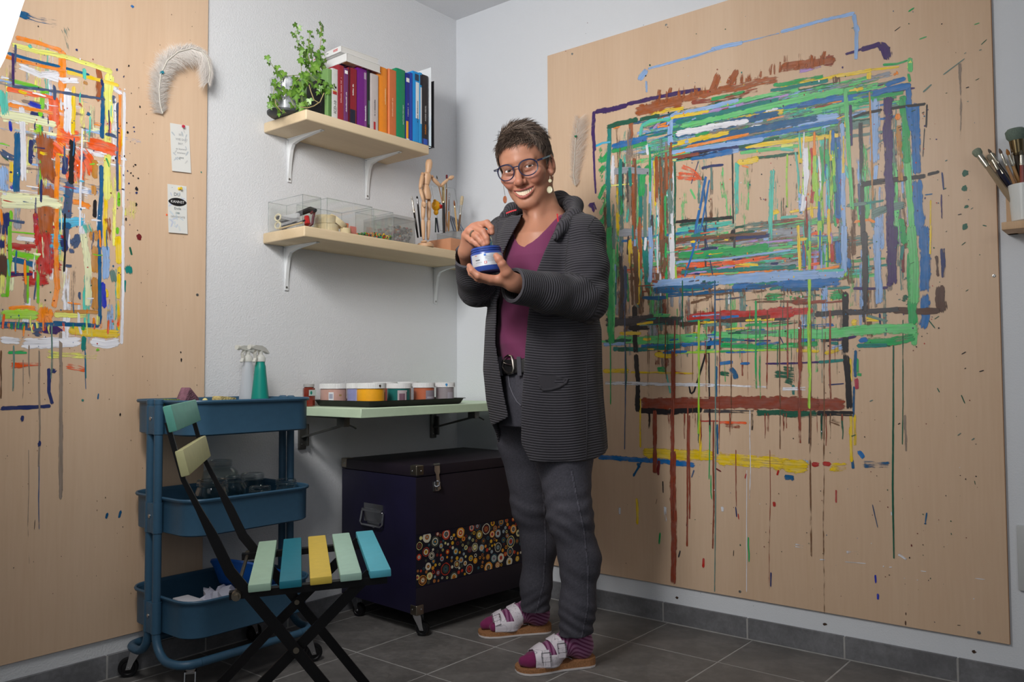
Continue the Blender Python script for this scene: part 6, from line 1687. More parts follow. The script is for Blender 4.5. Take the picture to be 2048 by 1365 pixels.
jar_pot('terracotta orange paint jar with a grey label', on_tray(848, -0.268), -0.268, 0.04, HB, HL-.001, (196, 108, 76), [(-125, -58, .05, .84, (150, 140, 152)), (-118, -66, .35, .45, (196, 190, 200))])
jar_pot('grey translucent paint jar at the right end of the tray', on_tray(890, -0.285), -0.285, 0.036, HB, HL-.001, (158, 150, 154), [(-120, -80, .1, .7, (176, 170, 180))], (-128, .010, (70, 150, 210), .004))
jar_pot('red brown lidded jar at the back row of the tray', on_tray(770, -.105), -.105, .046, HB+.002, HL, (140, 70, 62))
jar_pot('light grey jar at the back row near the corner', on_tray(812, -.10), -.10, .046, HB+.002, HL, (180, 180, 186))
# small glass jar of red paint
rx, ry = -.809, -.062
rj = thing('small_glass_jar', 'small glass jar of red brown paint with a grey screw cap', 'jar', (rx, ry, ZT))
b = MB(); b.lathe([(.0185, -.0372), (.0205, -.034), (.0205, .024), (.0160, .028), (.0160, .031), (0, .031)], 8, c=(rx, ry, ZT+.034), sm=False); gj = b.build('jar_body', mat('red_paint_glass', (128, 48, 34), 0.12, coat=0.6, var=0.1, vscale=90), rj)
b = MB(); b.lathe([(.0185, .0290), (.0185, .0380), (.0175, .0388), (0, .0388)], 28, c=(rx, ry, ZT+.034)); b.build('cap', mat('grey_cap', (176, 174, 172), 0.4), rj)
b = MB(); b.box((rx-.0145, ry-.0212, ZT+.033), (rx+.0145, ry-.0195, ZT+.053)); lb_ = b.build('label', mat('print_190_200_196', (190, 200, 196), 0.5), rj)
b = MB(); b.ball((rx-.006, ry-.0212, ZT+.043), (.0045, .0006, .0065), 10); b.build('leaf_mark', mat('print_20_130_110', (20, 130, 110), 0.5), lb_)

# ------------------------------------------------------------------ on the trolley
def tp(x, y, yy): return Vector(on(1, yy, x, y))
TT = 0.783-0.088+0.0005          # floor of the top tray
def spray(label, x, y, rb, rt, h, col, trans):
    t_ = thing('spray_bottle', label, 'bottle', (x, y, TT), 'spray bottles in the top tray')
    m_ = mat('bottle_%d_%d_%d' % col, col, 0.35, spec=0.4) if not trans else glass_mat('milky_bottle', (226, 230, 236), rough=0.2, fac=0.3, milky=0.55)
    b = MB(); b.lathe([(rb*.9, 0), (rb, .004), (rb*.98, .03), (rt*1.05, h*.86), (rt, h*.93), (rt*.86, h*.96), (rt*.84, h), (0, h)], 32, c=(x, y, TT)); b.build('bottle_body', m_, t_)
    mw = glass_mat('milky_sprayer', (232, 232, 226), rough=0.25, fac=0.3, milky=0.6); tz_ = TT+h
    b = MB(); vs = []
    b.lathe([(rt*.95, 0), (rt*.95, .012), (rt*.75, .017), (.0075, .022), (.0075, .034), (0, .034)], 24, c=(x, y, tz_)); b.build('collar', mw, t_)
    b = MB(); d = Vector((-0.94, -0.34, 0)); c_ = Vector((x, y, tz_+.036))
    b.bar([c_+d*.044+Vector((0, 0, .007)), c_+d*.030+Vector((0, 0, .008)), c_+Vector((0, 0, .006)), c_-d*.020+Vector((0, 0, .001)), c_-d*.038+Vector((0, 0, -.010))], .013, [.009, .013, .016, .012, .004], d.cross(Vector((0, 0, 1)))); hd_ = b.build('spray_head', mw, t_)
    b = MB(); b.tube([c_+d*.044+Vector((0, 0, .007)), c_+d*.056+Vector((0, 0, .008))], [.0085, .0075], 12); b.build('nozzle', mw, t_)
    b = MB(); b.bar([c_+d*.018+Vector((0, 0, 0)), c_+d*.028+Vector((0, 0, -.012)), c_+d*.024+Vector((0, 0, -.026)), c_+d*.032+Vector((0, 0, -.038))], .010, .005, d.cross(Vector((0, 0, 1)))); b.build('trigger', mw, t_)
    return t_
sy = -0.115
xs1, xs2 = on(1, -.072, 495, 790)[0], on(1, -.145, 520, 795)[0]
spray('clear white spray bottle behind the teal one', xs1, -.072, .032, .0165, .203, (220, 226, 232), True)
spray('teal green spray bottle with white sprayer', xs2, -.145, .0335, .0168, .202, (22, 140, 126), False)
def sponge(label, c, size, rotz, tilt, col, seed, coln):
    M_ = Matrix.Translation(c) @ Matrix.Rotation(rotz, 4, 'Z') @ Matrix.Rotation(tilt, 4, 'Y')
    b = MB(); b.box((-size[0]/2, -size[1]/2, -size[2]/2), (size[0]/2, size[1]/2, size[2]/2), M=M_, bevel=.004)
    ma = bpy.data.materials.new('sponge_'+coln); t = NT(ma); vo = t.n('ShaderNodeTexVoronoi', Scale=220.0); t.l(t.coord(), vo.inputs['Vector']); nz = t.n('ShaderNodeTexNoise', Scale=35.0, Detail=2.0); t.l(t.coord(), nz.inputs['Vector'])
    t.l(t.ramp(nz.outputs['Fac'], [(0.35, col), (0.65, tuple(int(v*.72) for v in col))]), t.b.inputs['Base Color']); t.b.inputs['Roughness'].default_value = .95; t.bump(vo.outputs['Distance'], .8, .003)
    o = b.build('sponge', ma); tag(o, label, 'sponge', 'sponges in the top tray'); return o
sponge('purple and green stained sponge standing on its corner', tp(371, 797, -.16)+Vector((0, 0, -.020)), (.060, .030, .085), .5, .62, (150, 104, 120), 1, 'purple')
sponge('pale yellow round edged sponge beside the purple one', tp(448, 802, -.13)+Vector((0, 0, -.003)), (.060, .040, .030), .2, .1, (216, 196, 132), 2, 'yellow')
sponge('green sponge lying near the left end of the top tray', tp(336, 806, -.19)+Vector((0, 0, -.003)), (.055, .035, .028), .1, .05, (132, 150, 88), 3, 'green')
o = MB().ball(tp(410, 802, -.14), (.008, .008, .008), 12).build('cork_ball', mat('pale_yellow_foam', (226, 214, 150), .9, bump=.5, bscale=200)); tag(o, 'tiny pale yellow foam ball in the top tray', 'ball')
# middle tray: empty glass jars
gl2 = glass_mat('jar_glass', (249, 251, 250), rough=0.02, fac=0.10); gl2r = glass_mat('jar_glass_rim', (236, 240, 240), rough=0.05, fac=0.25)
TM = 0.520-0.092+.0005
def glass_jar(label, x, y, r, h, neck, band=None):
    t_ = thing('glass_jar', label, 'jar', (x, y, TM), 'empty glass jars in the middle tray')
    b = MB(); b.lathe([(r*.86, .0), (r*.98, .006), (r, .015), (r, h*.70), (r*.93, h*.80), (neck, h*.88), (neck, h*.90)], 28, c=(x, y, TM)); b.lathe([(r*.84, .004), (r*.965, .014), (r*.965, h*.70), (r*.90, h*.79), (neck-.0018, h*.88)], 28, c=(x, y, TM)); b.build('jar_body', gl2, t_)
    b = MB(); rr = []
    for k in range(3): z = h*.90+k*.0052; rr += [(neck, z), (neck+.0022, z+.0012), (neck+.0022, z+.003), (neck, z+.0042)]
    top = h*.90+.017; b.lathe([(neck-.002, h*.90)]+rr+[(neck+.001, top), (neck-.0012, top+.001), (neck-.0022, top-.001)], 28, c=(x, y, TM)); b.build('thread', gl2r, t_)
    if band:
        b = MB(); a0, a1, z0, z1, c_ = band; m_ = 10; vs = []
        for k in range(m_+1):
            a = math.radians(a0+(a1-a0)*k/m_)
            for z in (z0, z1): vs.append((x+(r+.0006)*math.cos(a), y+(r+.0006)*math.sin(a), TM+z*h))
        b.add(vs, [(2*k, 2*k+2, 2*k+3, 2*k+1) for k in range(m_)], 0, True); lo = b.build('label', mat('print_%d_%d_%d' % c_, c_, .5), t_)
        for q_ in range(5):
            b = MB(); a = math.radians(a0+6+q_*(a1-a0-10)/5); a2 = a+math.radians(9); b.add([(x+(r+.0009)*math.cos(w), y+(r+.0009)*math.sin(w), TM+z*h) for w in (a, a2) for z in (z0+.03, (z0+z1)/2)], [(0, 2, 3, 1)]); b.build('print', mat('print_200_60_50' if q_ == 2 else 'print_120_110_70', (200, 60, 50) if q_ == 2 else (120, 110, 70), .5), lo)
jx_ = lambda x, y, yy: on(1, yy, x, y)[0]
glass_jar('large round glass jar at the back of the middle tray', jx_(441, 960, -0.085), -0.085, .055, .166, .0330)
glass_jar('glass jar with a yellow food label, at the front of the middle tray', jx_(424, 985, -0.225), -0.225, .0485, .124, .0400, (-150, -30, .06, .44, (226, 200, 90)))
glass_jar('medium glass jar behind the labelled one', jx_(469, 975, -0.185), -0.185, .037, .122, .0285)
glass_jar('glass jar with wide mouth in the middle of the tray', jx_(505, 970, -0.115), -0.115, .037, .114, .0340)
glass_jar('short glass jar at the front edge of the middle tray', jx_(520, 990, -0.255), -0.255, .034, .090, .0295)
glass_jar('low glass jar at the right end of the middle tray', jx_(572, 975, -0.265), -0.265, .034, .104, .0290)
# bottom tray: blue plastic bowls, brushes and a white cloth
TB = 0.253-0.094+.0005
bluep = mat('blue_plastic', (26, 100, 196), 0.35)
bw = thing('plastic_bowl', 'bright blue plastic bowl tilted in the bottom tray', 'bowl', (-1.10, -.20, TB))
Mb = Matrix.Translation((-1.120, -.185, TB+.116)) @ Matrix.Rotation(math.radians(24), 4, Vector((-.35, 1, 0)))
b = MB(); b.lathe([(.050, -.058), (.072, -.050), (.096, -.014), (.108, .002), (.112, .004), (.112, -.002), (.107, -.006), (.094, -.020), (.070, -.056), (.05, -.062), (0, -.062)], 40, M=Mb); b.build('bowl_shell', bluep, bw)
b = MB(); b.lathe([(0, -.048), (.05, -.046), (.068, -.036), (.09, -.010), (.088, -.010), (0, -.047)], 32, M=Mb); b.build('dried_paint', mat('grey_blue_paint', (128, 146, 178), .5, var=.2, vscale=20), bw)
wt = thing('paint_scraper', 'white plastic scraper lying in the bottom tray', 'scraper', (-1.24, -.25, TB))
b = MB(); b.box((-1.372, -.285, TB+.074), (-1.325, -.205, TB+.084), bevel=.004); b.build('blade', mat('off_white_plastic', (206, 206, 214), .45), wt)
b = MB(); b.box((-1.36, -.255, TB), (-1.335, -.235, TB+.075), bevel=.004); b.build('handle', mat('off_white_plastic', (206, 206, 214), .45), wt)
rg2 = thing('paint_rag', 'crumpled white paint rag stuffed in the bottom tray', 'rag', (-1.20, -.24, TB))
b = MB(); b.ball((0, 0, 0), 1.0, 20); rn = random.Random(6); vv = []
for v in b.v:
    v = Vector(v); k = 1+.22*math.sin(v.x*7+v.z*5)+.15*math.sin(v.y*11-v.x*6); vv.append(Vector((-1.262, -.245, TB+.048))+Vector((v.x*.055*k, v.y*.038*k, v.z*.046*k)))
b.v = [tuple(v) for v in vv]; b.build('cloth', mat('rag_white', (196, 196, 212), .9, bump=.3, bscale=90), rg2)

# ------------------------------------------------------------------ cards, pins and feathers on the boards
def card(label, quad, art, group=None):
    P = [Vector(on(1, -BT-.0012, x, y)) for x, y in quad]; cen = sum(P, Vector())/4
    t_ = thing('printed_card', label, 'card', cen, 'printed cards pinned to the left board'); ex = (P[1]-P[0]).normalized(); ez = Vector((0, 0, 1)); w = ((P[1]-P[0]).length+(P[2]-P[3]).length)/2; h = ((P[3]-P[0]).length+(P[2]-P[1]).length)/2
    Mc = frame(cen, ex, (P[0]-P[3]).normalized()); nrm = Mc.to_3x3() @ Vector((0, 0, 1))
    if nrm.y > 0: Mc = Mc @ Matrix.Diagonal((1, 1, -1, 1))
    b = MB(); n = 6; vs = []; fs = []
    for i in range(n+1):
        y = -h/2+h*i/n; lift = .0035*(1-i/n)**2
        for x in (-w/2, w/2): vs.append((x, y, .0004+lift))
    o_ = len(vs); vs += [(x, y, z-.0006) for x, y, z in vs]
    for i in range(n): fs += [(2*i, 2*i+1, 2*i+3, 2*i+2), (o_+2*i, o_+2*i+2, o_+2*i+3, o_+2*i+1), (2*i, 2*i+2, o_+2*i+2, o_+2*i), (2*i+1, o_+2*i+1, o_+2*i+3, 2*i+3)]
    fs += [(0, o_, o_+1, 1), (2*n, 2*n+1, o_+2*n+1, o_+2*n)]
    b.add(vs, fs, 0, False, Mc); cd = b.build('card_sheet', mat('card_white', (226, 226, 222), .5), t_)
    Z = lambda y: .0004+.0035*(1-(y+h/2)/h)**2+.0003
    return t_, cd, Mc, w, h, Z
def leaf_print(cd, Mc, x, y, z, s_, ang, c_):
    pts = [(s_*.35*math.sin(q)*math.sin(q/2)**.5 if q else 0, s_*(-math.cos(q)))for q in np.linspace(0, PI, 7)]; pts = pts+[(-a, b_) for a, b_ in pts[::-1][1:-1]]
    M_ = Mc @ Matrix.Translation((x, y, z)) @ Matrix.Rotation(ang, 4, 'Z'); b = MB(); b.add([(a, b_, 0) for a, b_ in pts], [tuple(range(len(pts)))], 0, False, M_); b.build('leaf_print', mat('print_%d_%d_%d' % c_, c_, .6), cd)
rd = random.Random(4)
c1 = card('upper pinned card with grey leaves and thin handwriting', [(340, 246), (378, 252), (381, 347), (343, 342)], None)
for k in range(14): y = rd.uniform(-.45, .42)*c1[4]; leaf_print(c1[1], c1[2], rd.choice((-1, 1))*rd.uniform(.1, .38)*c1[3], y, c1[5](y), rd.uniform(.006, .010), rd.uniform(-1, 1), rd.choice([(196, 200, 204), (206, 206, 204), (190, 196, 200)]))
c2 = card('lower pinned card reading DU KANNST with a black oval', [(335, 368), (373, 373), (374, 469), (336, 465)], None)
for k in range(22): y = rd.choice((rd.uniform(-.45, -.08), rd.uniform(-.2, .45)))*c2[4]; leaf_print(c2[1], c2[2], rd.uniform(-.4, .4)*c2[3], y, c2[5](y), rd.uniform(.006, .011), rd.uniform(-1.4, 1.4), rd.choice([(206, 216, 222), (200, 206, 222), (214, 220, 222)]))
darkg = mat('print_96_100_106', (96, 100, 106), .6); lightg = mat('print_150_152_156', (150, 152, 156), .6); greenish = mat('print_70_120_130', (70, 120, 130), .6)
def ctext(c_, txt, x, y, size, m_, up=.0004): text_mesh(txt, size, c_[2] @ Matrix.Translation((x*c_[3], y*c_[4], c_[5](y*c_[4])+up)), m_, 'lettering', c_[1])
for txt, y, s_, m_ in (('SEI,', .28, .0085, lightg), ('WIE DU', .18, .0095, lightg), ('BIST,', .09, .0085, lightg), ('es kommt', -.02, .0085, lightg), ('sowieso', -.10, .0085, lightg), ('ganz', -.20, .0085, darkg)): ctext(c1, txt, 0.02, y, s_, m_)
b = MB(); vs = [(.49*c2[3]*math.cos(a)*.98, .148*c2[4]+.085*c2[4]*math.sin(a)*abs(math.sin(a))**.3*(1 if True else 1), 0) for a in np.linspace(0, 2*PI, 29)[:-1]]; zo = c2[5](.1*c2[4])+.0004
b.add([(x, y, zo) for x, y, _ in vs], [tuple(range(28))], 0, False, c2[2]); b.build('black_oval', mat('print_24_22_24', (24, 22, 24), .5), c2[1])
ctext(c2, 'DU', -.02, .30, .0145, darkg); ctext(c2, 'KANNST', 0.0, .148, .0112, mat('print_236_236_236', (236, 236, 236), .5), .0009); ctext(c2, 'Ende', .0, .01, .0115, darkg); ctext(c2, 'DER', 0, -.085, .0075, greenish); ctext(c2, 'GESCHICHTE', 0, -.165, .0078, lightg)
def pin(label, P, nrm, col, heart=False):
    nrm = Vector(nrm).normalized(); M_ = nrm.to_track_quat('Z', 'Y').to_matrix().to_4x4(); M_.translation = Vector(P); m_ = mat('pin_%d_%d_%d' % col, col, .3)
    t_ = thing('push_pin', label, 'pin', P); b = MB()
    if heart:
        pts = [(.0048*1.0*(16*math.sin(q)**3)/16, .0048*(13*math.cos(q)-5*math.cos(2*q)-2*math.cos(3*q)-math.cos(4*q))/16) for q in np.linspace(0, 2*PI, 20)[:-1]]
        b.prism(pts, .006, .011, M=M_ @ Matrix.Rotation(PI, 4, 'Z') if False else M_)
    else: b.lathe([(.0052, .0), (.0052, .0012), (.0028, .003), (.0026, .007), (.0046, .0095), (.0046, .0105), (0, .011)], 14, M=M_)
    b.build('pin_head', m_, t_); MB().tube([M_ @ Vector((0, 0, -.006)), M_ @ Vector((0, 0, .007))], .0006, 6).build('needle', steel, t_)
pin('red heart shaped pin holding the upper card', on(1, -BT-.001, 363, 254), (0.25, -1, .1), (206, 40, 70), True)
pin('yellow push pin holding the lower card', on(1, -BT-.001, 358, 378), (0.2, -1, .1), (236, 200, 50))
pin('turquoise push pin holding the curved white feather', on(1, -BT-.022, 322, 146), (0, -1, 0), (40, 130, 150))
pin('green push pin holding the pale feather on the large board', on(0, -BT-.022, 1154, 274), (-1, 0, 0), (20, 120, 80), True)
featherm = bpy.data.materials.new('feather_white'); t = NT(featherm); a = t.n('ShaderNodeAttribute', attribute_name='Col'); tl = t.n('ShaderNodeBsdfTranslucent'); df = t.n('ShaderNodeBsdfDiffuse'); mx = t.n('ShaderNodeMixShader', Fac=0.45)
t.l(a.outputs['Color'], tl.inputs['Color']); t.l(a.outputs['Color'], df.inputs['Color']); t.l(df.outputs[0], mx.inputs[1]); t.l(tl.outputs[0], mx.inputs[2]); t.l(mx.outputs[0], t.out.inputs['Surface']); t.t.nodes.remove(t.b)
def feather(label, ax, spine, widths, lift, n, colr, seed, curl=1.0, droop=0.0, r=.00035, shaft_col=(226, 222, 210)):
    """spine: pixel points; widths: barb lengths in m on both sides along the spine"""
    rf = np.random.RandomState(seed); P = []
    for (x, y), l in zip(spine, lift): p = np.array(on(ax, -BT-.006-l, x, y)); P.append(p)
    P = np.array(P); seg = np.linalg.norm(np.diff(P, axis=0), axis=1); cum = np.concatenate([[0], np.cumsum(seg)])/seg.sum()
    f = lambda t_: np.array([np.interp(t_, cum, P[:, i]) for i in range(3)])
    nrm = np.zeros(3); nrm[ax] = -1.0
    t_ = thing('feather', label, 'feather', P[0]); vs = []; fs = []; cs = []
    for k in range(n):
        s_ = rf.rand(); p = f(s_); d = f(min(1, s_+.02))-f(max(0, s_-.02)); d /= np.linalg.norm(d); sd = np.cross(d, nrm); side = 1 if k % 2 else -1
        wl = np.interp(s_, np.linspace(0, 1, len(widths[0])), widths[0 if side > 0 else 1])*rf.uniform(.75, 1.1)
        dirv = sd*side*.85+d*.5*curl+nrm*rf.uniform(-.05, .45)+rf.randn(3)*.11; dirv /= np.linalg.norm(dirv); o = len(vs); c = np.array(lin(colr)[:3])*rf.uniform(.9, 1.0)
        c2_ = rf.randn(3)*.15
        for i, tt in enumerate((0, .35, .7, 1.0)):
            q = p+dirv*wl*tt+(d*.25*curl+c2_-nrm*.35+np.array([0, 0, -droop]))*wl*tt*tt; q[ax] = min(q[ax], -BT-.0012); rr = r*(1.6, 1.7, 1.2, .2)[i]
            for a in range(3): vs.append(q+(sd*math.cos(a*2.1)+nrm*math.sin(a*2.1)*.5+d*math.sin(a*2.1)*.8)*rr); cs.append(c)
        for i in range(3):
            for a in range(3): fs.append((o+i*3+a, o+i*3+(a+1) % 3, o+(i+1)*3+(a+1) % 3, o+(i+1)*3+a))
    b = MB(); b.add([tuple(v) for v in vs], fs, 0, True); o = b.build('barbs', featherm, t_, colors=np.concatenate([np.array(cs), np.ones((len(cs), 1))], 1)); o['kind'] = 'stuff'
    MB().tube([tuple(p+nrm*.004) for p in P], [.0016]+[.0012]*(len(P)-2)+[.0004], 6).build('shaft', mat('feather_shaft', shaft_col, .5), t_)
feather('curled white ostrich feather pinned to the left board', 1, [(324, 228), (319, 210), (317, 180), (320, 150), (333, 122), (355, 104), (382, 97), (402, 103), (414, 118), (419, 142), (416, 165)], [(.030, .042, .045, .045, .045, .047, .045, .036, .024), (.028, .034, .036, .040, .036, .026, .022, .018, .012)], [.004, .008, .012, .016, .02, .025, .03, .035, .04, .045, .045], 3600, (252, 248, 244), 3, droop=.30, r=.00026)
feather('pale fluffy feather pinned left on the large board', 0, [(1152, 372), (1148, 350), (1150, 320), (1152, 290), (1154, 262), (1158, 238)], [(.022, .040, .050, .055, .050, .035), (.018, .030, .036, .038, .036, .030)], [.004, .006, .008, .01, .012, .012], 1100, (250, 242, 234), 5, r=.0002, shaft_col=(232, 228, 224))

# ------------------------------------------------------------------ at the right edge: wooden wall box with a cup of brushes, socket plate
pine = wood_mat('pine', (214, 178, 140), (190, 150, 112), 'Z', 12.0, .6, .05)
def rp_(x, y, xx=0.0): return Vector(on(0, xx, x, y))
wx = thing('wall_rack', 'small wooden wall rack at the right frame edge', 'rack', rp_(2030, 468))
ya = rp_(2014, 395)[1]; zt1, zbx = rp_(2018, 395)[2], rp_(2024, 470)[2]
b = MB(); b.box((-.022, ya-.026, zbx), (-.0008, ya, zt1), bevel=.001); b.build('upright_post', pine, wx)
b = MB(); b.box((-.105, ya-.30, zbx), (-.0008, ya, zbx+.020), bevel=.0015); b.build('shelf_slat', pine, wx)
b = MB(); b.box((-.022, ya-.30, zbx), (-.0008, ya-.274, zt1), bevel=.001); b.build('upright_post', pine, wx)
b = MB(); b.box((-.022, ya-.274, zt1-.03), (-.006, ya-.026, zt1-.005), bevel=.001); b.build('cross_slat', pine, wx)
cupz = zbx+.021; cx1 = -.058; cyc = on(0, cx1, 2054, 440)[1]
cu = thing('brush_cup', 'white cup full of used paint brushes at the right frame edge', 'cup', (cx1, cyc, cupz))
b = MB(); b.lathe([(.030, 0), (.0345, .004), (.041, .098), (.039, .098), (.033, .006), (0, .006)], 32, c=(cx1, cyc, cupz)); b.build('cup_body', mat('white_ceramic', (226, 228, 226), .25, coat=.3), cu)
ct = Vector((cx1, cyc, cupz+.012))
UB = []
def ub(label, x, y, xx, r, kind, hcol, **kw): 
    top = Vector(on(0, xx, x, y)); base = ct+(top-ct)*.0+Vector((0, 0, 0)); 
    q = ct.copy(); q.y += (top.y-ct.y)*-.06; q.x += (top.x-ct.x)*-.06; UB.append(0); a_ = len(UB)*2.4; q.x += .017*math.cos(a_); q.y += .017*math.sin(a_)
    return brush(label, top, q, r, kind, hcol, xx, group='used brushes in the white cup', **kw)
ub('leftmost paint spattered brush in the cup with grey green bristles', 1951, 300, -.06, .0062, 'flat', (150, 130, 104), bristle=(136, 146, 128), fl_=.17, bl=.09)
ub('thin dark brush with grey tip, second from the left in the cup', 1976, 298, -.075, .0030, 'round', (52, 46, 44), bristle=(96, 84, 76), fl_=.16, bl=.06)
ub('worn silver ferrule brush with a splayed tip beside the leftmost brush', 1980, 309, -.05, .0055, 'flat', (58, 54, 66), bristle=(148, 138, 120), fl_=.16, bl=.09)
ub('brown varnished brush crossing in front of the cup bundle', 1998, 297, -.09, .0032, 'round', (172, 124, 78), bristle=(110, 90, 80), fl_=.18, bl=.08)
ub('natural wood brush with orange brown bristles', 2013, 298, -.08, .0038, 'round', (190, 146, 92), bristle=(168, 108, 52), fl_=.16, bl=.09)
ub('natural wood brush with dark tip next to the wide brush', 2024, 296, -.06, .0034, 'round', (182, 138, 88), bristle=(110, 88, 62), fl_=.17, bl=.07)
ub('dark blue handled brush with paint smears low in the bundle', 1990, 325, -.045, .0044, 'round', (40, 48, 76), bristle=(120, 112, 108), fl_=.15, bl=.07)
ub('wide flat brush with grey green bristles, tallest in the cup', 2030, 258, -.055, .0125, 'flat', (58, 48, 38), bristle=(112, 128, 116), fer=(110, 96, 70), fl_=.17, bl=.13)
ub('brush with red paint on its handle at the frame edge', 2042, 300, -.075, .0042, 'round', (150, 60, 50), bristle=(90, 84, 70), fl_=.15, bl=.08)
pw0, pw1 = rp_(2034, 1050), rp_(2048, 1180)
sk = thing('socket_plate', 'light grey socket plate cut off by the right frame edge', 'socket', rp_(2036, 1115))
b = MB(); b.box((-.010, pw0[1]-.155, rp_(2034, 1180)[2]), (-.0006, pw0[1], pw0[2]), bevel=.003); b.build('cover_plate', mat('grey_socket', (196, 198, 198), .45), sk)
for k in range(2):
    M_ = Matrix.Translation((-.0102, pw0[1]-.045-.07*k, (pw0[2]+rp_(2034, 1180)[2])/2)) @ Matrix.Rotation(-PI/2, 4, 'Y')
    b = MB(); b.lathe([(.026, 0), (.026, .001), (.022, .0012), (.021, -.003), (0, -.003)], 24, M=M_); b.build('socket_insert', mat('grey_socket', (196, 198, 198), .45), sk)
# ------------------------------------------------------------------ the woman: bodies and clothes grown from smooth distance fields
F0 = np.array([math.cos(_yaw), math.sin(_yaw), 0.0]); R0 = np.array([math.sin(_yaw), -math.cos(_yaw), 0.0]); Z0 = np.array([0, 0, 1.0])
def to_uwz(P): d = np.asarray(P)-CAM_C*np.array([1, 1, 0]); return np.array([d@R0, d@F0, d[2]])
def pp(x, y, d): return to_uwz(at(x, y, d))
def to_world(V): V = np.asarray(V); return V[:, 0:1]*R0 + V[:, 1:2]*F0 + V[:, 2:3]*Z0 + CAM_C*np.array([1, 1, 0])
MU = Matrix(((R0[0], F0[0], 0, CAM_C[0]), (R0[1], F0[1], 0, CAM_C[1]), (0, 0, 1, 0), (0, 0, 0, 1)))   # note: left handed order handled by faces below
def smin(a, b, k):
    h = np.clip(0.5+0.5*(b-a)/k, 0, 1); return b*(1-h)+a*h-k*h*(1-h)
def smax(a, b, k): return -smin(-a, -b, k)
def cone(p, a, b, ra, rb):
    a = np.asarray(a, np.float32); b = np.asarray(b, np.float32); ba = b-a; t_ = np.clip(((p-a)@ba)/(ba@ba), 0, 1)
    return np.linalg.norm(p-a-t_[:, None]*ba, axis=1)-(ra+(rb-ra)*t_)
def ell(p, c, r, Rm=None):
    q = p-np.asarray(c, np.float32)
    if Rm is not None: q = q@Rm
    r = np.asarray(r, np.float32); k0 = np.linalg.norm(q/r, axis=1); k1 = np.linalg.norm(q/(r*r), axis=1)
    return k0*(k0-1)/np.maximum(k1, 1e-6)
def sph(p, c, r): return np.linalg.norm(p-np.asarray(c, np.float32), axis=1)-r
def chain(p, pts, rs, k=0.004):
    d = None
    for i in range(len(pts)-1):
        e = cone(p, pts[i], pts[i+1], rs[i], rs[i+1]); d = e if d is None else smin(d, e, k)
    return d
def culled(p, lo, hi, fn, pad=0.03):
    lo = np.asarray(lo)-pad; hi = np.asarray(hi)+pad
    q = np.maximum(np.maximum(lo-p, p-hi), 0); db = np.linalg.norm(q, axis=1); out = db+pad
    m_ = db <= 0
    if m_.any(): out[m_] = fn(p[m_])
    return out
def nets(fn, lo, hi, h):
    lo = np.asarray(lo, np.float64); n = (np.ceil((np.asarray(hi)-lo)/h/4).astype(int)*4)+1
    ax = [lo[i]+h*np.arange(n[i]) for i in range(3)]
    def ev(P):
        P = P.astype(np.float32); return np.concatenate([fn(P[i:i+300000]) for i in range(0, len(P), 300000)]) if len(P) else np.zeros(0, np.float32)
    ca = [a[::4] for a in ax]; g = np.stack(np.meshgrid(*ca, indexing='ij'), -1).reshape(-1, 3)
    fc = ev(g).reshape([len(a) for a in ca]).astype(np.float32)
    ix = [np.minimum((np.arange(k)+2)//4, len(a)-1) for k, a in zip(n, ca)]
    F = fc[np.ix_(*ix)]
    near = np.abs(F) < 4*h*2.0
    I = np.nonzero(near); F[I] = ev(np.stack([ax[0][I[0]], ax[1][I[1]], ax[2][I[2]]], -1))
    S = F < 0; c = np.zeros([k-1 for k in n], np.int8)
    cor = [(a, b, d) for a in (0, 1) for b in (0, 1) for d in (0, 1)]
    for a, b, d in cor: c += S[a:n[0]-1+a, b:n[1]-1+b, d:n[2]-1+d]
    A = np.stack(np.nonzero((c > 0) & (c < 8)), -1); idx = np.full(c.shape, -1, np.int32); idx[tuple(A.T)] = np.arange(len(A))
    acc = np.zeros((len(A), 3)); cnt = np.zeros(len(A))
    for i, p in enumerate(cor):
        for ax_ in range(3):
            if p[ax_]: continue
            q = list(p); q[ax_] = 1
            f0 = F[A[:, 0]+p[0], A[:, 1]+p[1], A[:, 2]+p[2]]; f1 = F[A[:, 0]+q[0], A[:, 1]+q[1], A[:, 2]+q[2]]
            m_ = (f0 < 0) != (f1 < 0); t_ = np.where(m_, f0/np.where(m_, f0-f1, 1), 0)
            pos = np.tile(np.array(p, float), (len(A), 1)); pos[:, ax_] += t_; acc += pos*m_[:, None]; cnt += m_
    V = lo + h*(A+acc/cnt[:, None]); Q = []
    for ax_ in range(3):
        b, d = [(1, 2), (2, 0), (0, 1)][ax_]
        sl0 = [slice(None)]*3; sl1 = [slice(None)]*3; sl0[ax_] = slice(0, n[ax_]-1); sl1[ax_] = slice(1, n[ax_])
        X = S[tuple(sl0)] != S[tuple(sl1)]; E_ = np.stack(np.nonzero(X), -1)
        ok = (E_[:, b] > 0) & (E_[:, d] > 0) & (E_[:, b] < n[b]-1) & (E_[:, d] < n[d]-1); E_ = E_[ok]
        flip = S[tuple(E_.T)]
        def cid(db, dd):
            G = E_.copy(); G[:, b] += db; G[:, d] += dd; return idx[tuple(G.T)]
        q = np.stack([cid(-1, -1), cid(0, -1), cid(0, 0), cid(-1, 0)], -1); q[~flip] = q[~flip][:, ::-1]; Q.append(q)
    return V, np.concatenate(Q)
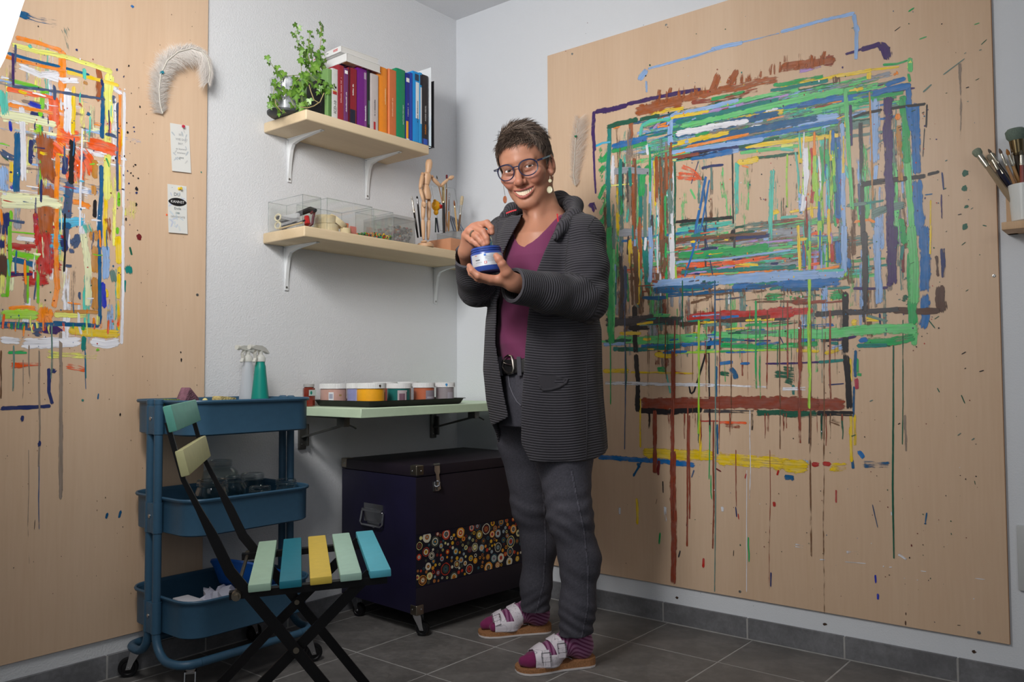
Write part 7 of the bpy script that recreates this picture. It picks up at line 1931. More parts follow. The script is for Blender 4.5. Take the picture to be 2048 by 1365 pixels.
def sdf_obj(name, fn, lo, hi, h, mats, parent, colors=None, attrs=None, smooth_it=1, keep=None):
    V, Q = nets(fn, lo, hi, h)
    for _ in range(smooth_it):          # light laplacian pass to iron out the grid
        S_ = np.zeros_like(V); n_ = np.zeros(len(V))
        for i in range(4):
            for j in ((i+1) % 4, (i-1) % 4): np.add.at(S_, Q[:, i], V[Q[:, j]]); np.add.at(n_, Q[:, i], 1)
        V = V*0.5+0.5*S_/np.maximum(n_, 1)[:, None]
    me = bpy.data.meshes.new(name); W = to_world(V)
    me.vertices.add(len(W)); me.vertices.foreach_set('co', W.astype(np.float32).ravel())
    me.loops.add(Q.size); me.loops.foreach_set('vertex_index', Q[:, ::-1].astype(np.int32).ravel())
    me.polygons.add(len(Q)); me.polygons.foreach_set('loop_start', np.arange(0, Q.size, 4, dtype=np.int32)); me.polygons.foreach_set('loop_total', np.full(len(Q), 4, np.int32))
    me.polygons.foreach_set('use_smooth', np.ones(len(Q), bool)); me.update(calc_edges=True)
    for m_ in (mats if isinstance(mats, list) else [mats]): me.materials.append(m_)
    if colors is not None:
        a = me.color_attributes.new('Col', 'FLOAT_COLOR', 'POINT'); c = colors(V); a.data.foreach_set('color', np.concatenate([c, np.ones((len(c), 1))], 1).astype(np.float32).ravel())
    for k, f_ in (attrs or {}).items():
        a = me.attributes.new(k, 'FLOAT', 'POINT'); a.data.foreach_set('value', f_(V).astype(np.float32))
    bm = bmesh.new(); bm.from_mesh(me); bmesh.ops.recalc_face_normals(bm, faces=bm.faces[:]); bm.to_mesh(me); bm.free()
    return link(name, me, parent)

feet_mid = (np.array(on(2, 0, 1180, 1335))+np.array(on(2, 0, 1098, 1268)))/2
woman = thing('person', 'smiling woman in long charcoal ribbed cardigan, purple shirt and grey jeans, holding a paint jar', 'person', feet_mid)

# ---- head frame
PE = pp(1036, 338, 2.455)                                   # midpoint between the eyes, on the skin
vdir = np.array([0, 0, CAM_C[2]])-PE; vdir /= np.linalg.norm(vdir)
def rot(axis, a): return np.array(Matrix.Rotation(a, 3, Vector(axis)))
# (u, w, z) is a right handed frame when written (u, w, z): u x w = z
up0 = np.array([0, 0, 1.0]); up0 -= vdir*(up0@vdir); up0 /= np.linalg.norm(up0)
roll = math.radians(-13.5); HZ = rot(vdir, -roll)@up0
HY = rot(HZ, math.radians(-17))@vdir
HX = np.cross(HY, HZ)
if HX[0] < 0: HX = -HX
if (rot(vdir, -roll)@up0)[0] > 0: HZ = rot(vdir, roll)@up0; HY = rot(HZ, math.radians(-17))@vdir; HX = np.cross(HY, HZ); HX = HX if HX[0] > 0 else -HX
if HY[0] > vdir[0]: HY = rot(HZ, math.radians(17))@vdir; HX = np.cross(HY, HZ); HX = HX if HX[0] > 0 else -HX
HK = 1.045                                                  # head scale
HR = np.stack([HX, HY, HZ]).astype(np.float32)              # rows: head axes in (u, w, z)
HO = PE-0.080*HK*HY
def hd(p): return (p-HO.astype(np.float32))@HR.T/np.float32(HK)
def hw(q): return np.asarray(q, float)@HR*HK+HO               # head -> uwz
zu = lambda x: -0.0625+0.0045*(x/0.031)**2
zl = lambda x: -0.0765+0.0185*(x/0.031)**2
ymouth = lambda x: 0.0845-0.020*(x/0.031)**2
def head_sdf(p):
    q = hd(p); ax = np.abs(q[:, 0]); m_ = np.stack([ax, q[:, 1], q[:, 2]], 1)
    d = ell(q, (0, -0.012, 0.032), (0.0735, 0.096, 0.087))
    d = smin(d, ell(q, (0, 0.012, -0.050), (0.0565, 0.069, 0.060)), 0.02)
    d = smin(d, cone(m_, (0.054, -0.005, -0.045), (0.017, 0.062, -0.098), 0.018, 0.015), 0.022)
    d = smin(d, sph(q, (0, 0.067, -0.099), 0.0165), 0.018)
    d = smin(d, ell(m_, (0.044, 0.047, -0.022), (0.024, 0.026, 0.020)), 0.018)
    d = smin(d, ell(m_, (0.035, 0.062, -0.038), (0.018, 0.018, 0.016)), 0.014)
    d = smin(d, cone(m_, (0.0, 0.077, 0.020), (0.040, 0.063, 0.017), 0.0085, 0.008), 0.014)
    # eye sockets
    d = smax(d, -ell(m_, (0.031, 0.088, 0.001), (0.018, 0.014, 0.012)), 0.012)
    # nose
    n = smin(cone(q, (0, 0.074, 0.010), (0, 0.0985, -0.034), 0.0075, 0.0098), sph(q, (0, 0.0990, -0.0365), 0.0112), 0.006)
    n = smin(n, ell(m_, (0.0130, 0.0860, -0.0385), (0.0078, 0.0105, 0.0082)), 0.005)
    d = smin(d, n, 0.008)
    d = smax(d, -ell(m_, (0.0068, 0.0945, -0.0490), (0.0036, 0.0050, 0.0040)), 0.003)
    # laugh lines
    d = smax(d, -cone(m_, (0.0185, 0.0855, -0.0375), (0.0375, 0.0725, -0.062), 0.0022, 0.0030), 0.006)
    d = smax(d, -cone(m_, (0.0375, 0.0725, -0.062), (0.0370, 0.067, -0.074), 0.0026, 0.0012), 0.006)
    # lips
    xs = np.linspace(-0.031, 0.031, 9)
    up_ = chain(q, [(x, ymouth(x)+0.0005, zu(x)+0.0030) for x in xs], [0.0014, 0.0028, 0.0036, 0.0040, 0.0038, 0.0040, 0.0036, 0.0028, 0.0014], 0.002)
    lo_ = chain(q, [(x, ymouth(x)+0.0002, zl(x)-0.0034) for x in xs], [0.0014, 0.0034, 0.0048, 0.0054, 0.0056, 0.0054, 0.0048, 0.0034, 0.0014], 0.002)
    d = smin(d, up_, 0.005); d = smin(d, lo_, 0.005)
    # mouth opening
    x = q[:, 0]; mo = np.maximum(np.maximum(q[:, 2]-zu(x), zl(x)-q[:, 2]), np.maximum(0.060-0.020*(x/0.031)**2-q[:, 1], ax-0.0305))
    d = smax(d, -mo, 0.0015)
    # eyelids with an opening in front of the eyeball
    lid = sph(m_, (0.0315, 0.0645, 0.0), 0.0142)
    d = smin(d, lid, 0.004)
    ex = (ax-0.0315)/0.0135; op = np.maximum(np.maximum(q[:, 2]-(0.0027*(1-ex**2)+0.0002), (-0.0027*(1-ex**2))-q[:, 2]), np.maximum(0.064-q[:, 1], np.abs(ex)-1))
    d = smax(d, -op, 0.0012)
    d = smin(d, cone(m_, (0.0200, 0.0745, -0.0085), (0.0415, 0.0690, -0.0090), 0.0028, 0.0026), 0.005)   # bags under the eyes
    # ears
    er = ell(m_, (0.0745, -0.010, -0.008), (0.0080, 0.0175, 0.0310), np.array(Matrix.Rotation(0.35, 3, 'Z'), np.float32))
    er = smax(er, -ell(m_, (0.0830, -0.006, -0.003), (0.0075, 0.0095, 0.0180)), 0.003)
    er = smin(er, sph(m_, (0.0725, 0.001, -0.034), 0.0075), 0.006)
    d = smin(d, er, 0.006)
    return d*HK
# ---- limbs, torso
NB = pp(1094, 452, 2.545)                                   # base of the neck
sh_l, el_l, wr_l = pp(1168, 476, 2.475), pp(1167, 596, 2.43), pp(1028, 566, 2.255)
sh_r, el_r, wr_r = pp(1012, 470, 2.655), pp(958, 572, 2.50), pp(934, 505, 2.345)
def torso_profile(levels):
    z = []; r_ = []
    for y, xl, xr, wc, hw_ in levels:
        a, b = pp(xl, y, wc), pp(xr, y, wc); z.append(a[2]); r_.append(((a[0]+b[0])/2, wc, (b[0]-a[0])/2, hw_))
    z = np.array(z)[::-1]; r_ = np.array(r_)[::-1]
    wc0 = to_uwz(at(1024, 700, 2.55))[1]-2.55
    return lambda zz: tuple(np.interp(zz, z, r_[:, i])+(wc0 if i == 1 else 0) for i in range(4)) + (z,)
body_lv = [(425, 1072, 1128, 2.56, 0.035), (452, 1040, 1150, 2.56, 0.085), (475, 1022, 1160, 2.56, 0.125), (520, 1010, 1160, 2.555, 0.135), (580, 1004, 1160, 2.55, 0.128), (640, 998, 1160, 2.55, 0.125), (690, 994, 1160, 2.55, 0.13), (725, 1003, 1160, 2.55, 0.13), (800, 1004, 1172, 2.55, 0.145)]
BP = torso_profile(body_lv)
def stack(p, prof, k=1.0):
    uc, wc, hu, hw_, zs = prof(p[:, 2]); k0 = np.sqrt(((p[:, 0]-uc)/hu)**2+((p[:, 1]-wc)/hw_)**2)
    d = (k0-1)*np.minimum(hu, hw_)
    return np.maximum(d, np.maximum(p[:, 2]-zs[-1], zs[0]-p[:, 2])).astype(np.float32)
# hands: joint chains in photograph pixels with a depth each
def P_(l): return [pp(*a) for a in l]
LH = dict(index=(P_([(1019, 562, 2.245), (982, 559, 2.236), (957, 552, 2.226), (944, 542, 2.228), (938.5, 532, 2.235)]), [0.0165, 0.0118, 0.0095, 0.0085, 0.0072]),
          middle=(P_([(1020, 563, 2.255), (982, 562, 2.256), (956, 557, 2.250), (943, 547, 2.256), (938, 538, 2.264)]), [0.0165, 0.0118, 0.0096, 0.0086, 0.0072]),
          ring=(P_([(1022, 563, 2.265), (985, 562, 2.276), (960, 559, 2.280), (946, 550, 2.288), (940, 542, 2.296)]), [0.016, 0.0112, 0.0092, 0.0082, 0.007]),
          pinky=(P_([(1024, 562, 2.275), (992, 560, 2.294), (972, 558, 2.305), (960, 553, 2.314), (953, 546, 2.320)]), [0.015, 0.0102, 0.0082, 0.0074, 0.0064]),
          thumb=(P_([(1024, 559, 2.240), (1013, 545, 2.222), (1004, 528, 2.211), (998, 519, 2.211), (992.5, 512, 2.214)]), [0.0185, 0.0150, 0.0112, 0.0108, 0.0086]))
RH = dict(index=(P_([(936, 497, 2.325), (957, 452, 2.285), (974, 447, 2.262), (982, 456, 2.248), (984, 465.5, 2.246)]), [0.0165, 0.0115, 0.0096, 0.0086, 0.0074]),
          middle=(P_([(934, 499, 2.325), (947, 455, 2.283), (966, 464, 2.257), (973, 477, 2.249), (975, 487, 2.247)]), [0.0165, 0.0118, 0.0098, 0.0086, 0.0074]),
          ring=(P_([(933, 500, 2.328), (938, 462, 2.286), (954, 474, 2.262), (963, 484, 2.254), (967.5, 490.5, 2.251)]), [0.016, 0.0112, 0.0094, 0.0082, 0.007]),
          pinky=(P_([(933, 503, 2.332), (931, 471, 2.294), (944, 482, 2.273), (954, 489, 2.266), (961, 493, 2.262)]), [0.015, 0.0104, 0.0084, 0.0074, 0.0064]),
          thumb=(P_([(938, 500, 2.325), (951, 487, 2.305), (963, 476, 2.288), (971, 470, 2.274), (978, 465, 2.263)]), [0.018, 0.0142, 0.0112, 0.0104, 0.0082]))
def hand_sdf(p, Hd, wr, el):
    palm = None; d = None
    for k, (pts, rs) in Hd.items():
        e = cone(p, pts[0], pts[1], rs[0], rs[1]); palm = e if palm is None else smin(palm, e, 0.012)
    palm = smin(palm, cone(p, wr, wr+(el-wr)*0.25, 0.0235, 0.027), 0.016)
    palm = smin(palm, cone(p, Hd['thumb'][0][1], Hd['index'][0][1]*0.6+Hd['index'][0][0]*0.4, 0.010, 0.008), 0.010)
    d = palm
    for k, (pts, rs) in Hd.items():
        f_ = chain(p, pts[1:], rs[1:], 0.002)
        for i in (2, 3): f_ = smin(f_, sph(p, pts[i], rs[i]*1.05), 0.003)
        d = smin(d, f_, 0.0035)
    return d
def bb(*pts): a = np.concatenate([np.atleast_2d(x) for x in pts]); return a.min(0), a.max(0)
hbox = bb(*[hw((x, y, z)) for x in (-.095, .095) for y in (-.13, .13) for z in (-.13, .13)])
lbox = bb(*[np.array(v[0]) for v in LH.values()], wr_l, wr_l+(el_l-wr_l)*.3); rbox = bb(*[np.array(v[0]) for v in RH.values()], wr_r, wr_r+(el_r-wr_r)*.3)
def body_sdf(p):
    d = culled(p, *hbox, head_sdf)
    d = smin(d, cone(p, hw((0, -0.030, -0.055)), NB+np.array([0.0, 0.012, 0.0]), 0.054, 0.058), 0.028)
    d = smin(d, cone(p, hw((0.015, 0.012, -0.085)), NB+np.array([-0.030, -0.050, -0.035]), 0.026, 0.020), 0.025)
    d = smin(d, stack(p, BP), 0.03)
    for s_, e_, w_ in ((sh_l, el_l, wr_l), (sh_r, el_r, wr_r)):
        d = smin(d, cone(p, NB+np.array([0, 0.01, -0.005]), s_, 0.040, 0.046), 0.03)
        d = smin(d, smin(cone(p, s_, e_, 0.045, 0.036), cone(p, e_, w_, 0.036, 0.025), 0.012), 0.02)
    d = smin(d, culled(p, *lbox, lambda q: hand_sdf(q, LH, wr_l, el_l)), 0.006)
    d = smin(d, culled(p, *rbox, lambda q: hand_sdf(q, RH, wr_r, el_r)), 0.006)
    return d
def skin_col(V):
    V = V.astype(np.float32); q = hd(V); n = len(V); rs = np.random.RandomState(2)
    base = np.tile(np.array(lin((182, 128, 103))[:3]), (n, 1)); ax = np.abs(q[:, 0])
    def mixc(m_, c): nonlocal base; m_ = np.clip(m_, 0, 1)[:, None]; base = base*(1-m_)+np.array(lin(c)[:3])*m_
    inh = (np.abs(q) < np.array([.1, .13, .13])).all(1)
    g = lambda c, s_: np.exp(-(((np.stack([ax, q[:, 1], q[:, 2]], 1)-np.array(c))/np.array(s_))**2).sum(1))*inh
    mixc(0.55*g((0.040, 0.062, -0.032), (0.022, 0.04, 0.020)), (184, 100, 86))
    mixc(0.45*g((0.0, 0.10, -0.036), (0.016, 0.02, 0.014)), (182, 102, 86))
    mixc(0.30*g((0.078, -0.01, -0.01), (0.02, 0.03, 0.04)), (184, 106, 90))
    mixc(0.35*g((0.032, 0.075, 0.0), (0.020, 0.02, 0.012)), (150, 96, 80))
    x = q[:, 0]; xn = np.clip(1-(x/0.032)**2, 0, 1)
    up_ = (q[:, 2] > zu(x)-0.002) & (q[:, 2] < zu(x)+0.0062*xn**0.6+0.0006) & (ax < 0.032) & (q[:, 1] > 0.055)
    lo_ = (q[:, 2] < zl(x)+0.002) & (q[:, 2] > zl(x)-0.0088*xn**0.7-0.0004) & (ax < 0.032) & (q[:, 1] > 0.055)
    mixc(0.75*(up_ | lo_), (172, 92, 88))
    inside = (q[:, 2] < zu(x)-0.0006) & (q[:, 2] > zl(x)+0.0006) & (ax < 0.031) & (q[:, 1] > 0.03) & (q[:, 1] < ymouth(x)-0.004) & inh
    mixc(1.0*inside, (92, 34, 34))
    brow = np.exp(-((q[:, 2]-(0.0195-14*(ax-0.030)**2))/0.0028)**2)*(ax > 0.012)*(ax < 0.050)*(q[:, 1] > 0.04)*inh
    mixc(0.45*brow, (120, 92, 74))
    lash = np.exp(-(((q[:, 2]-0.0030*(1-((ax-0.0315)/0.0135)**2))/0.0013)**2))*(np.abs(ax-0.0315) < 0.0135)*(q[:, 1] > 0.06)*inh
    mixc(0.55*lash, (80, 52, 44))
    # finger joints and tips a little redder
    for Hd in (LH, RH):
        for pts, r_ in Hd.values():
            for i in (1, 2, 3, 4): mixc(0.28*np.exp(-((np.linalg.norm(V-pts[i], axis=1)/(r_[i]*1.25))**2)), (178, 98, 82))
    mixc(0.10*(rs.rand(n) > 0.93), (150, 94, 76))
    return base
skin = attr_mat('skin', rough=0.48, bump=0.12, bscale=420, bdist=0.0008, sss=0.12, spec=0.4)
blo = np.minimum.reduce([hbox[0], lbox[0], rbox[0], pp(985, 830, 2.55)-np.array([.02, .17, 0])])-0.03
bhi = np.maximum.reduce([hbox[1], lbox[1], rbox[1], pp(1210, 830, 2.55)+np.array([0, .17, 0])])+0.03
sdf_obj('body', body_sdf, blo, bhi, 0.0019, skin, woman, colors=skin_col)

# ---- eyes
ivory = mat('eye_white', (236, 228, 222), 0.15); iris = mat('iris_brown', (84, 64, 50), 0.12); pupil = mat('pupil', (12, 10, 10), 0.1)
HM = Matrix(((HX[0], HY[0], HZ[0], HO[0]), (HX[1], HY[1], HZ[1], HO[1]), (HX[2], HY[2], HZ[2], HO[2]), (0, 0, 0, 1))) @ Matrix.Scale(HK, 4)
MH = MU @ HM                                               # head coordinates -> world
gaze = np.array(HM.inverted().to_3x3() @ Vector(vdir))
for s_ in (-1, 1):
    c_ = Vector((s_*0.0315, 0.0645, 0.0)); g_ = Vector((gaze[0], gaze[1], gaze[2])).normalized(); qg = g_.to_track_quat('Z', 'Y').to_matrix().to_4x4()
    r_ = 0.0128; prof = []
    b = MB(); th = [0, 0.09, 0.17, 0.20, 0.30, 0.42, 0.47, 0.7, 1.0, 1.4, 1.9, 2.5, PI]; n = 24; vs = []; fs = []; mi = []
    for a in th:
        for k in range(n): f_ = 2*PI*k/n; vs.append((r_*math.sin(a)*math.cos(f_), r_*math.sin(a)*math.sin(f_), r_*math.cos(a)))
    Mx = MH @ Matrix.Translation(c_) @ qg
    for i in range(len(th)-1): b.add(vs[i*n:(i+2)*n], [(k, n+k, n+(k+1) % n, (k+1) % n) for k in range(n)], 2 if th[i+1] <= 0.2 else (1 if th[i+1] <= 0.47 else 0), True, Mx)
    b.build('eyeball', [ivory, iris, pupil], woman)
# ---- teeth: upper row
tooth = mat('tooth_enamel', (236, 222, 196), 0.25, var=0.03, vscale=80)
for k in range(10):
    x = -0.0265+0.0053*(k+0.5)+ (0.0); w_ = 0.00275 if 3 < k < 6 else 0.00268
    y = ymouth(x)-0.0035; zc = zu(x)-0.0030; hgt = 0.0108 if 3 < k < 6 else 0.0104-0.9*abs(x)*0.16
    Mx = MH @ Matrix.Translation((x, y, zc)) @ Matrix.Rotation(-x*22, 4, 'Z')
    MB().box((-w_, -0.003, -hgt), (w_, 0.0016, 0.004), M=Mx, bevel=0.0006).build('tooth', tooth, woman)
# ---- hair: a close cap plus short tapered locks
hair_m = attr_mat('hair_brown_grey', rough=0.5, spec=0.4)
def hline(q):                    # height of the hairline in head coordinates, by direction
    ang = np.arctan2(np.abs(q[:, 0]), q[:, 1]+0.012)        # 0 = front, pi = back
    return np.interp(ang, [0, 0.35, 0.75, 1.05, 1.30, 1.55, 1.75, 2.1, 2.5, PI], [0.072, 0.070, 0.058, 0.030, -0.006, -0.022, 0.012, -0.035, -0.060, -0.068])
def hair_sdf(p):
    q = hd(p); d = ell(q, (0, -0.014, 0.034), (0.0780, 0.1015, 0.0905)); d = smin(d, ell(q, (0, -0.030, 0.0), (0.072, 0.080, 0.085)), 0.02)
    w_ = 0.0012*np.sin(q[:, 0]*420+q[:, 1]*160)+0.001*np.sin(q[:, 1]*330-q[:, 2]*240)
    return smax(d+w_, (hline(q)+0.004*np.sin(q[:, 0]*300)-q[:, 2])*0.8, 0.006)*HK
def hair_col(V):
    q = hd(V.astype(np.float32)); s_ = 0.5+0.5*np.sin(q[:, 0]*900+q[:, 1]*300+3*np.sin(q[:, 2]*120)); a = np.array(lin((70, 57, 49))[:3]); b_ = np.array(lin((98, 82, 71))[:3])
    return a+(b_-a)*s_[:, None]
hbb = bb(*[hw((x, y, z)) for x in (-.1, .1) for y in (-.13, .1) for z in (-.09, .14)])
hair = sdf_obj('hair', hair_sdf, hbb[0], hbb[1], 0.0026, hair_m, woman, colors=hair_col)
hr = np.random.RandomState(4); vs = []; fs = []; cs = []
whorl = np.array([0.03, -0.085, 0.095])
nl = 0; tone = [np.array(lin(c)[:3]) for c in ((66, 53, 46), (86, 71, 61), (108, 92, 80), (134, 118, 106), (52, 42, 36))]
while nl < 5200:
    v = hr.randn(3); v /= np.linalg.norm(v); P = np.array([0, -0.014, 0.034])+v*np.array([0.0775, 0.1015, 0.0915])
    hl = hline(P[None])[0]
    if P[2] < hl-0.003: continue
    nrm = v/np.array([0.0775, 0.1015, 0.0915]); nrm /= np.linalg.norm(nrm)
    top = np.clip((P[2]-0.055)/0.05, 0, 1)
    d = (P-whorl); d = d/np.linalg.norm(d); d = d*(1-top)*np.array([0.3, 0.5, 1])+np.array([0, 0, -0.8])*(1-top)+top*np.array([0.75+0.2*hr.randn(), 0.05+0.25*hr.randn(), 0.1])
    if P[1] > 0.045 and P[2] > 0.05: d = np.array([-0.75+0.25*hr.randn(), 0.25, -0.35+0.2*hr.randn()])     # fringe brushed to one side
    d += hr.randn(3)*0.12; d -= nrm*(d@nrm); d /= np.linalg.norm(d)+1e-9
    L_ = hr.uniform(0.014, 0.024)+0.014*top; lift = 0.06+0.12*top*hr.rand()
    if top > 0.4 and hr.rand() < 0.12: lift += 0.28; d = d*0.6+np.array([0.5, -0.3, 0]); d -= nrm*(d@nrm); d /= np.linalg.norm(d)
    r0 = hr.uniform(0.0004, 0.0010); o = len(vs); sd = np.cross(nrm, d); c = tone[hr.choice(5, p=[.28, .33, .22, .07, .10])]
    for i, t_ in enumerate((0, 0.4, 0.75, 1.0)):
        c_ = P + nrm*0.0012 + d*L_*t_ + nrm*L_*lift*t_ - nrm*L_*L_*t_*t_*2.6*(1-lift); rr = r0*(1.0, 1.1, 0.75, 0.12)[i]
        for k in range(3): a = 2*PI*k/3; vs.append(c_+(sd*math.cos(a)+nrm*math.sin(a))*rr); cs.append(c)
    for i in range(3):
        for k in range(3): fs.append((o+i*3+k, o+i*3+(k+1) % 3, o+(i+1)*3+(k+1) % 3, o+(i+1)*3+k))
    nl += 1
W = to_world(np.array([hw(v) for v in vs])); b = MB(); b.add([tuple(w) for w in W], fs, 0, True)
o = b.build('hair_locks', hair_m, hair, colors=np.concatenate([np.array(cs), np.ones((len(cs), 1))], 1)); o['kind'] = 'stuff'
# eyebrows: short fine hairs
vs = []; fs = []; cs = []
for s_ in (-1, 1):
    for k in range(150):
        x = hr.uniform(0.013, 0.048); z = 0.0195-14*(x-0.030)**2+hr.uniform(-.002, .002); y = 0.0795-22*x*x*0.62+0.0006
        d = np.array([s_*0.9, -0.35, 0.25-(x-0.02)*14]); d /= np.linalg.norm(d); P = np.array([s_*x, y, z]); o = len(vs); L_ = hr.uniform(.004, .007)
        for q_, rr in ((P, .00035), (P+d*L_+np.array([0, .0004, 0]), .00005)):
            for a in range(3): vs.append(q_+np.array([0, math.sin(a*2.1), math.cos(a*2.1)])*rr); cs.append(tone[1]*0.9)
        for a in range(3): fs.append((o+a, o+(a+1) % 3, o+3+(a+1) % 3, o+3+a))
W = to_world(np.array([hw(v) for v in vs])); b = MB(); b.add([tuple(w) for w in W], fs, 0, True)
o = b.build('eyebrow_hair', hair_m, woman, colors=np.concatenate([np.array(cs), np.ones((len(cs), 1))], 1)); o['kind'] = 'stuff'

# ---- glasses
gfr = mat('glasses_frame', (34, 40, 68), 0.22, spec=0.6, coat=0.5); lensm = glass_mat('clear_lens', (250, 252, 255), rough=0.01, fac=0.08)
gl_ = MB(); ln = []
def rim(s_, n=36):
    out = []
    for k in range(n):
        a = 2*PI*k/n; c_, s2 = math.cos(a), math.sin(a); rx, rz = 0.0252, 0.0212
        x = rx*np.sign(c_)*abs(c_)**0.82; z = rz*np.sign(s2)*abs(s2)**0.86
        if z > 0: x *= 1.02; 
        else: x *= 1-0.16*(-z/rz)**2
        X = s_*(0.0340+ (x)); out.append(np.array([X, 0.0965-3.6*(abs(X)-0.0)**2, z-0.003]))
    return out
for s_ in (-1, 1):
    r_ = rim(s_); pts = [MH @ Vector(p) for p in r_]
    n = len(pts); vs = []; fs = []
    for i in range(n):
        c_ = r_[i]; cen = np.array([s_*0.034, c_[1], -0.003]); out_ = (c_-cen); out_ /= np.linalg.norm(out_)
        th_ = 0.0021 if c_[2] < 0.004 else 0.0027
        for a, d2 in ((-0.4, 0.0018), (1, 0.0018), (1, -0.0018), (-0.4, -0.0018)): vs.append(MH @ Vector(c_+out_*th_*a+np.array([0, d2, 0])))
    for i in range(n):
        for k in range(4): fs.append((i*4+k, ((i+1) % n)*4+k, ((i+1) % n)*4+(k+1) % 4, i*4+(k+1) % 4))
    gl_.add(vs, fs, 0, True)
    # temple arm
    X = 0.0615; e0 = Vector((s_*X, 0.0965-3.6*X*X, 0.010)); e1 = Vector((s_*0.0735, 0.073, 0.011)); e2 = Vector((s_*0.0795, 0.000, 0.014)); e3 = Vector((s_*0.0785, -0.028, -0.006))
    gl_.bar([MH @ e for e in (e0, e1, e2, e3)], [0.0055, 0.0055, 0.0042, 0.003], 0.0022, MH.to_3x3() @ Vector((0, 0, 1)))
    ln.append((s_, r_))
gl_.tube([MH @ Vector(p) for p in ((-0.0105, 0.0958, 0.004), (-0.005, 0.0985, 0.0072), (0.005, 0.0985, 0.0072), (0.0105, 0.0958, 0.004))], 0.0019, 8)
glasses = gl_.build('glasses', gfr, woman); glasses['label'] = 'dark blue round framed glasses'
for s_, r_ in ln:
    b = MB(); b.add([MH @ Vector(p) for p in r_]+[MH @ Vector((s_*0.034, 0.0965-3.6*0.034**2+0.0008, -0.003))], [(i, (i+1) % len(r_), len(r_)) for i in range(len(r_))], 0, True); b.build('lens', lensm, glasses)
for s_ in (-1, 1):
    for dx in (0, 0.0035):
        X = 0.0585+dx; MB().ball(MH @ Vector((s_*X, 0.0965-3.6*X*X+0.0022, 0.0105)), 0.0008, 6).build('rivet', steel, glasses)
# ---- earrings
shell = mat('shell_bead', (206, 200, 168), 0.3, var=0.06, vscale=200, coat=0.4); woodb = mat('wooden_bead', (170, 106, 76), 0.5, var=0.12, vscale=300)
el0 = MH @ Vector((0.074, 0.003, -0.041))
def disc(c, rx, rz, th, m_, parent, yaw=0.0, rim_=None):
    Mx = Matrix.Translation(c) @ frame((0, 0, 0), R0*math.cos(yaw)+F0*math.sin(yaw), (0, 0, 1)) @ Matrix.Diagonal((rx, rz, 1, 1))
    b = MB(); b.lathe([(0, -th), (0.8, -th), (1, -th*0.3), (1, th*0.3), (0.86, th), (0.7, th*0.7), (0.3, th*0.9), (0, th*0.9)], 24, M=Mx); return b.build('bead', m_, parent)
er1 = link('earring', MB().tube([el0, el0-Vector((0, 0, 0.006))], 0.0006, 6).mesh('earring', nickel), woman); er1['label'] = 'pale shell earring with two round discs'
c1 = Vector(at(1100, 362, 2.44)); c2 = Vector(at(1099.5, 380, 2.44))
el0 = c1+Vector((0, 0, 0.006))
disc(c1, 0.0052, 0.0058, 0.0022, shell, er1); disc(c2, 0.0084, 0.0110, 0.0026, shell, er1)
MB().tube([el0+Vector((0, 0, 0.008)), c1], 0.0007, 6).build('wire', nickel, er1)
c3 = Vector(at(1010, 399.5, 2.49))
er2 = link('earring', MB().tube([Vector(at(1010, 391, 2.49)), Vector(at(1007, 372, 2.52))], 0.0006, 6).mesh('earring', nickel), woman); er2['label'] = 'brown wooden oval earring'
disc(c3, 0.0062, 0.0115, 0.0024, woodb, er2, 0.3)

# ---- purple shirt
def front(p, prof):              # True on the camera side of the torso axis
    return p[:, 1] < prof(p[:, 2])[1]
neck_px = [(1016, 420), (1026, 440), (1031, 470), (1036, 481), (1042, 487), (1049, 490.5), (1055, 486), (1064, 482), (1077, 472), (1092, 456), (1106, 438), (1122, 420), (1150, 400)]
nk = np.array([pp(x, y, 2.42) for x, y in neck_px])
def shirt_sdf(p):
    d = stack(p, BP); d = smin(d, cone(p, NB+np.array([0, 0.01, -0.005]), sh_l, 0.040, 0.050), 0.03); d = smin(d, cone(p, NB+np.array([0, 0.01, -0.005]), sh_r, 0.040, 0.050), 0.03)
    zt = np.interp(p[:, 0], nk[:, 0], nk[:, 2]); wc = BP(p[:, 2])[1]
    back = np.clip((p[:, 1]-(wc-0.015))/0.03, 0, 1)
    zt = zt*(1-back)+(nk[0, 2]-0.02)*back
    zb = pp(1020, 722, 2.42)[2]
    fold = 0.0012*np.sin((p[:, 0]*0.8+p[:, 2]*0.9)*95)*np.clip((pp(1020, 560, 2.45)[2]-p[:, 2])/0.1, 0, 1)
    o = d-0.0050+fold; return np.maximum(np.maximum(o, -(d+0.002)), np.maximum(p[:, 2]-zt, zb-p[:, 2]))
shirt_m = bpy.data.materials.new('plum_jersey'); t = NT(shirt_m); t.b.inputs['Base Color'].default_value = lin((112, 40, 82)); t.b.inputs['Roughness'].default_value = 0.8; t.b.inputs['Sheen Weight'].default_value = 0.15
wv = t.n('ShaderNodeTexWave', Scale=220.0, Distortion=0.4); wv.bands_direction = 'Z'; t.l(t.coord(), wv.inputs['Vector']); t.bump(wv.outputs['Fac'], 0.06, 0.0006)
sb_ = (pp(985, 730, 2.7)-np.array([.02, .34, .02]), pp(1185, 395, 2.6)+np.array([.02, .14, .02]))
sdf_obj('shirt', shirt_sdf, sb_[0], sb_[1], 0.0026, shirt_m, woman)

